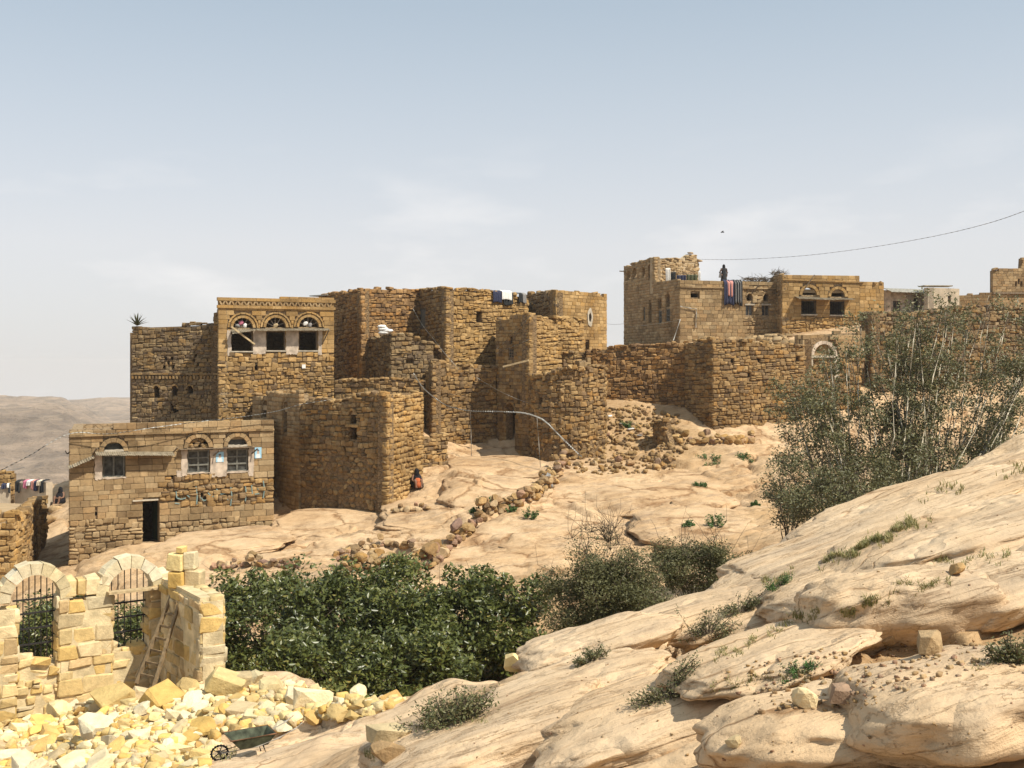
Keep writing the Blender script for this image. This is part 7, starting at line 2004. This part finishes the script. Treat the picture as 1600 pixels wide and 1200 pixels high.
for (u0, v0, sx, sz, lab) in ((92, 800, 1.25, 0.95, 'dark shaded rock on which the figure in black sits'), (70, 812, 1.6, 0.8, 'pale flat rock in the alley below the sitting figure')):
    c = px(u0, v0, 59.8 if u0 > 80 else 57.5); o = mesh_obj('alley_rock', tv * np.array([sx, 1.1, sz]) + np.array(c), tf, M['boulder'], None, c, smooth=True); tag(o, lab, 'rock')

# ------------------------------------------------------------------ cloths, sacks, roof clutter
def hang(W, u0, v0, u1, v1, mat, label=None, name='hanging_cloth', out=0.12, folds=4, group=None, over=0.35, cat='laundry', taper=0.0, parent=None):
    """cloth laid over a wall top and hanging down its outer side"""
    s0, z0 = W.uv(u0, v0); s1, _ = W.uv(u1, v0); z1 = W.uv((u0 + u1) / 2, v1)[1]
    nx, nz = 14, 12; V = []; ph = random.uniform(0, 6)
    for j in range(nz + 1):
        for i in range(nx + 1):
            f = i / nx; t = j / nz
            if j < 3: n = -over * (1 - j / 3) + out * 0.4 * (j / 3); z = z0 + 0.05 + 0.02 * math.sin(i)
            else:
                tt = (j - 2) / (nz - 2); z = z0 + 0.05 + (z1 - z0) * tt * (1 + 0.05 * math.sin(f * 5 + ph)); n = out + 0.05 * math.sin(f * folds * 6.28 + ph) * (0.3 + tt)
            s = s0 + (s1 - s0) * f + (s1 - s0) * taper * (0.5 - f) * t
            V.append(W.at(s, z, n))
    Fc = [(j * (nx + 1) + i, j * (nx + 1) + i + 1, (j + 1) * (nx + 1) + i + 1, (j + 1) * (nx + 1) + i) for j in range(nz) for i in range(nx)]
    o = mesh_obj(name, V, Fc, mat, parent, V[nx // 2] if parent is None else None, smooth=True)
    s = o.modifiers.new('thickness', 'SOLIDIFY'); s.thickness = 0.02
    if label: tag(o, label, cat, group)
    return o
Wb = B2W[1]
hang(Wb, 768, 455, 781, 474, M['cloth_navy'], 'dark garment hung over the crest house parapet on the window side', out=0.14); hang(Wb, 781, 455, 796, 470, M['cloth_white'], 'white shirt hung between dark garments on the crest house parapet', out=0.20); hang(Wb, 785, 457, 800, 478, M['cloth_charcoal'], 'long dark garment hanging under the white shirt', out=0.12)
hang(Wb, 808, 459, 814, 474, M['cloth_charcoal'], 'narrow black garment near the end of the parapet laundry', out=0.14); hang(Wb, 814.5, 459, 820, 475, M['cloth_grey'], 'grey garment at the end of the parapet laundry', out=0.14)
Wu = UHW2
rug = hang(Wu, 1130, 438.5, 1145, 478, M['cloth_navy'], 'navy rug with pink centre draped over the roof parapet', 'rug', 0.14, 3, cat='rug')
hang(Wu, 1135, 440, 1144, 464, M['cloth_pink'], None, 'pink_panel', 0.175, 2, over=0.1, parent=rug)
rug2 = hang(Wu, 1145.5, 438.5, 1158.5, 478, M['cloth_charcoal'], 'charcoal striped rug draped beside the pink and navy rug', 'rug', 0.14, 3, cat='rug')
for a in (1147.5, 1151, 1154.5): hang(Wu, a, 440, a + 0.9, 474, M['cloth_grey'], None, 'stripe', 0.19, 1, over=0.1, parent=rug2)
def flat_cloth(u0, v0, u1, v1, d, mat, label, folds=3):
    V = []; nx, nz = 12, 8; ph = random.uniform(0, 6)
    for j in range(nz + 1):
        for i in range(nx + 1):
            f, t = i / nx, j / nz; p = px(u0 + (u1 - u0) * f, v0 + (v1 - v0) * t * (1 + 0.08 * math.sin(f * 7 + ph)), d); p.y += 0.07 * math.sin(f * folds * 6.28 + ph) * (0.3 + t); V.append(p)
    o = mesh_obj('hanging_cloth', V, [(j * (nx + 1) + i, j * (nx + 1) + i + 1, (j + 1) * (nx + 1) + i + 1, (j + 1) * (nx + 1) + i) for j in range(nz) for i in range(nx)], mat, None, V[6], smooth=True)
    s = o.modifiers.new('thickness', 'SOLIDIFY'); s.thickness = 0.02
    tag(o, label, 'laundry')
flat_cloth(1040, 419, 1047, 441, 80.2, M['cloth_white'], 'long white cloth hanging before the roof room'); flat_cloth(1048, 425, 1056, 441, 80.4, M['cloth_charcoal'], 'dark cloth hanging next to the long white cloth'); flat_cloth(1057, 430, 1072, 441, 80.7, M['cloth_navy'], 'dark blue cloth on the roof room line'); flat_cloth(1073, 429, 1090, 441, 81, M['leaf_olive'], 'dark green cloth at the end of the roof room line')
flat_cloth(1091, 424, 1094.5, 441, 80.5, M['cloth_white'], 'white strip hanging from the corner of the roof room')
mb = MB(); mb.tube([px(1030, 421, 80.2), px(1045, 423.5, 80.3), px(1070, 427, 80.7), px(1094, 424, 80.6)], 0.012, 4); o = mb.build('clothes_line', M['wire'], None, origin=px(1045, 423, 80.3)); tag(o, 'thin clothes line strung across the roof terrace', 'line')
for u0, u1, v1, m_, lab in ((26, 33, 770, 'cloth_charcoal', 'dark coat hanging at the end of the alley parapet'), (38, 44, 764, 'cloth_rose', 'rose red garment on the alley parapet'), (44.5, 50, 760, 'cloth_white', 'white garment next to the rose red one'), (50.5, 55, 766, 'cloth_pink', 'pink garment on the alley parapet'), (55.5, 60, 768, 'cloth_navy', 'dark blue garment beside the pink one on the parapet'), (60.5, 66, 760, 'cloth_cream', 'cream garment on the alley parapet'), (65, 71, 771, 'cloth_charcoal', 'long dark garment at the outer corner of the alley parapet')):
    hang(_Wp, u0, 752, u1, v1, M[m_], lab, out=0.10, folds=2)
for u0, u1, v1, m_, lab in ((3, 10, 765, 'cloth_navy', 'blue grey garment on the rubble topped parapet'), (11, 14.5, 763, 'cloth_white', 'white rag on the rubble topped parapet'), (13, 16, 771, 'cloth_charcoal', 'dark trousers hanging at the end of the rubble topped parapet')):
    hang(_Wq, u0, 758, u1, v1, M[m_], lab, out=0.10, folds=2)
p = gpx(853, 760)
if p:
    V = []; 
    for j in range(9):
        for i in range(9):
            f, t = i / 8 - 0.5, j / 8; V.append(p + Vector((f * (0.35 + 0.3 * t) + 0.03 * math.sin(j), -0.25 * t - 0.05 * math.sin(i * 1.9), 0.62 - 0.62 * t ** 1.4 + 0.05 * math.cos(i * 2.2))))
    o = mesh_obj('cloth_bundle', V, [(j * 9 + i, j * 9 + i + 1, (j + 1) * 9 + i + 1, (j + 1) * 9 + i) for j in range(8) for i in range(8)], M['cloth_grey'], None, p, smooth=True); s = o.modifiers.new('thickness', 'SOLIDIFY'); s.thickness = 0.03
    tag(o, 'grey cloth draped over stones of the tumbled wall', 'cloth')
# sacks on the ruin wall
for k, (u, v, w) in enumerate(((600, 520, 0.72), (606, 517, 0.66), (599, 514.5, 0.66), (597, 510.5, 0.55))):
    c = px(u, v, 64.4); V = []; nn, mm = 14, 9
    for j in range(mm):
        t = j / (mm - 1) * 2 - 1; r = (1 - abs(t) ** 3.2) ** 0.5 + 0.03
        for i in range(nn):
            a = 2 * math.pi * i / nn; V.append(c + Vector((t * w / 2, math.cos(a) * 0.22 * r, math.sin(a) * 0.115 * r + 0.012 * math.sin(t * 9 + k))))
    o = mesh_obj('sack', V, [(j * nn + i, j * nn + (i + 1) % nn, (j + 1) * nn + (i + 1) % nn, (j + 1) * nn + i) for j in range(mm - 1) for i in range(nn)] + [tuple(range(nn)), tuple(range((mm - 1) * nn, mm * nn))[::-1]], M['cloth_white'], None, c, smooth=True)
    tag(o, ['white sack lowest in the pile on the ruin wall', 'white sack leaning on the pile on the ruin wall', 'white sack in the middle of the pile on the ruin wall', 'white sack topmost on the ruin wall'][k], 'sack')
# bundles stored in the fanlights of the tall house
W = THW
for o_, items in zip(TH_ARCS, ((('cloth_rose', 0.42, 0.30, 'pink bundle stored in the fanlight over the broken awning'), ('cloth_white', 0.62, 0.14, 'white bundle stored in the fanlight over the broken awning'), ('cloth_grey', 0.24, 0.12, 'grey bundle stored in the fanlight over the broken awning')), (('wood_pale', 0.5, 0.13, 'tan basket stored in the middle fanlight'),), (('cloth_white', 0.34, 0.22, 'white bundle stored in the fanlight at the house corner'), ('cloth_grey', 0.58, 0.13, 'grey bundle stored in the fanlight at the house corner')))):
    for k, (m_, f, h, lab) in enumerate(items):
        s = o_['s0'] + (o_['s1'] - o_['s0']) * f; c = W.at(s, o_['z1'] + h - 0.02, -0.12); tv, tf = TPL['boulder'][k]
        b_ = mesh_obj('bundle', tv * np.array([0.32, 0.22, 0.28]) + np.array(c), tf, M[m_], None, c, smooth=True); tag(b_, lab, 'bundle')
# brushwood on the roof beside the hooded house
C = []; mb = MB()
for i in range(200):
    a = px(random.uniform(1160, 1204), random.uniform(434, 441), random.uniform(79.8, 81)); d_ = Vector((random.gauss(0, 1), random.gauss(0, .4), random.gauss(0, .22))).normalized() * random.uniform(0.3, 0.7); mb.tube([a, a + d_], [0.02, 0.008], 3)
o = mb.build('brushwood', M['bark_dark'], None, origin=px(1182, 440, 80)); tag(o, 'dry brushwood piled along the roof edge', None, None, 'stuff')
mb = MB()
for i in range(120):
    a = px(random.uniform(1206, 1226), random.uniform(424, 434), random.uniform(78.6, 80)); d_ = Vector((random.gauss(0, 1), random.gauss(0, .4), random.gauss(0.2, .5))).normalized() * random.uniform(0.2, 0.6); mb.tube([a, a + d_], [0.02, 0.006], 3)
o = mb.build('brushwood', M['bark_dark'], None, origin=px(1215, 430, 79)); tag(o, 'dry thorn twigs on the hooded house corner', None, None, 'stuff')
# aloe on the wing's roof corner
t = empty('aloe', px(214, 508, 62.7), 'spiky aloe growing on the roof corner of the wing', 'plant')
for k in range(20):
    a = k * 2.4; el = 0.25 + 1.2 * (k / 20); L = 0.75; d_ = Vector((math.cos(a) * math.cos(el), math.sin(a) * math.cos(el), math.sin(el)))
    b = Vector(t.location); x = d_.cross(Vector((0, 0, 1))).normalized() * 0.055; m_ = b + d_ * L * 0.5 + Vector((0, 0, 0.03)); tip = b + d_ * L
    mesh_obj('leaf', [b - x, b + x, m_ + x * 0.8, m_ - x * 0.8, tip, b + Vector((0, 0, -0.04)), m_ + Vector((0, 0, -0.03))], [(0, 1, 2, 3), (3, 2, 4), (1, 5, 6, 2), (5, 0, 3, 6), (2, 6, 4), (6, 3, 4)], M['leaf_olive'], t)

# ------------------------------------------------------------------ hose, poles and wires
def spline(P, n=10):
    out = []
    for i in range(len(P) - 1):
        p0, p1, p2, p3 = P[max(i - 1, 0)], P[i], P[i + 1], P[min(i + 2, len(P) - 1)]
        for k in range(n):
            t = k / n; out.append(0.5 * ((2 * p1) + (p2 - p0) * t + (2 * p0 - 5 * p1 + 4 * p2 - p3) * t * t + (3 * p1 - p0 - 3 * p2 + p3) * t ** 3))
    return out + [P[-1]]
def line(name, label, pts, r, mat, cat='wire', sides=5):
    P = spline([px(*q) for q in pts]); mb = MB(); mb.tube(P, r, sides); o = mb.build(name, mat, None, origin=P[0], smooth=True); tag(o, label, cat); return o
line('water_hose', 'pale grey water hose slung across the courtyard on two poles', [(646, 583, 60), (655, 598, 60), (664, 609, 60), (680, 622, 60), (699, 634, 60), (733, 642, 60), (770, 643, 59), (800, 644, 58), (821, 646, 57.3), (841, 652, 56.6), (855, 661, 56), (870, 676, 55.5), (885, 691, 55.2), (909, 714, 55)], 0.048, M['hose'], 'hose', 8)
for u0, v0, u1, v1, d, lab in ((735, 643, 737, 716, 60, 'thin pole holding up the hose before the rubble wall'), (839, 652, 845, 732, 56.7, 'thin pole holding up the hose beside the bastion')):
    mb = MB(); a, b = px(u0, v0, d), px(u1, v1 + 6, d); mb.tube([b, a.lerp(b, 0.5), a], 0.026, 6); o = mb.build('pole', M['pole'], None, origin=b); tag(o, lab, 'pole')
line('electric_cable', 'pale cable running along the low house roof to the corner house', [(-25, 748, 46), (40, 715, 46.4), (108, 678, 46.7), (170, 678, 47.3), (240, 668, 48), (310, 659, 49), (380, 651, 50), (430, 643, 50.6), (470, 632, 50.8), (520, 624, 50.6)], 0.022, M['hose'])
line('electric_cable', 'thin power line crossing the sky from the roof room', [(1090, 405, 84), (1150, 405.5, 80), (1250, 400, 74), (1350, 388, 68), (1450, 371, 60), (1540, 350, 52), (1620, 322, 46), (1760, 262, 38), (1950, 150, 30)], 0.016, M['wire'])
line('electric_cable', 'thin wire hanging between crest house and courtyard wall', [(645, 482, 66), (660, 508, 65), (676, 528, 64), (695, 552, 62.5), (720, 580, 61.5)], 0.014, M['hose'])
line('electric_cable', 'thin wire crossing the tower face upwards', [(776, 545, 63), (800, 524, 62), (830, 492, 60.5)], 0.014, M['hose'])
line('electric_cable', 'thin wire crossing the tower face at mid height', [(776, 552, 63), (800, 542, 62), (827, 530, 60.7)], 0.014, M['hose'])
line('electric_cable', 'thin wire hanging down the courtyard shadow', [(745, 590, 61), (775, 608, 60.5), (800, 620, 60), (826, 630, 59.8)], 0.012, M['hose'])
line('electric_cable', 'thin wire running along the side of the tall crest house', [(980, 511, 82), (1010, 508, 79), (1040, 504, 77), (1062, 499, 76)], 0.016, M['hose'])
line('electric_cable', 'thin wires reaching from the square house to the crest house', [(948, 506, 71), (962, 507, 76), (980, 505, 82)], 0.012, M['wire'])
mb = MB(); a, b = px(1052, 532, 76), px(1063, 499, 76.4); mb.tube([a, b], 0.04, 6); o = mb.build('pole', M['hose'], None, origin=a); tag(o, 'pale leaning pole at the crest house corner', 'pole')
line('antenna_arm', 'bent iron arm on the low house corner', [(102, 704, 46.8), (105, 709, 46.8), (109, 706, 46.9)], 0.03, M['iron'], 'bracket')
# bird
t = px(1129, 363, 95); mb = MB()
mb.tube([t + Vector((-0.18, 0, -0.02)), t + Vector((-0.08, 0, 0)), t + Vector((0.06, 0, 0.0)), t + Vector((0.16, 0, 0.02))], [0.012, 0.05, 0.055, 0.02], 6)
o = mb.build('bird', M['black'], None, origin=t, smooth=True); tag(o, 'small dark bird flying above the roof figure', 'bird')
for s in (-1, 1):
    mesh_obj('wing', [t + Vector((0.06, 0.03 * s, 0.01)), t + Vector((-0.05, 0.03 * s, 0.01)), t + Vector((-0.06, 0.2 * s, 0.1)), t + Vector((0.05, 0.22 * s, 0.11)), t + Vector((-0.06, 0.42 * s, 0.04))], [(0, 1, 2, 3), (3, 2, 4)], M['black'], o)

# ------------------------------------------------------------------ the dusty air over the valley
m = bpy.data.materials.new('dusty_air'); m.use_nodes = True; nt = m.node_tree; nt.nodes.clear()
out = nt.nodes.new('ShaderNodeOutputMaterial'); pv = nt.nodes.new('ShaderNodeVolumePrincipled')
pv.inputs['Color'].default_value = (0.97, 0.975, 0.985, 1); pv.inputs['Density'].default_value = 0.00022; pv.inputs['Anisotropy'].default_value = 0.2
nt.links.new(pv.outputs[0], out.inputs['Volume'])
mb = MB(); mb.box((0, 1480, -61), (3300, 0, 0), (0, 1560, 0), (0, 0, 76)); o = mb.build('haze', m); tag(o, 'thin dusty haze over the valley and hills', None, None, 'stuff')
n_st = flush_stones()
tri = sum((len(o.data.loops) - 2 * len(o.data.polygons)) for o in col.objects if o.type == 'MESH')
uq = sum((len(m.loops) - 2 * len(m.polygons)) for m in bpy.data.meshes)
print('single stones', n_st, 'all', len(STONES), 'objects', len(bpy.data.objects), 'tris', tri, uq)
for o in col.objects:
    if o.parent is None and 'category' in o and 'kind' not in o: o['kind'] = 'thing'
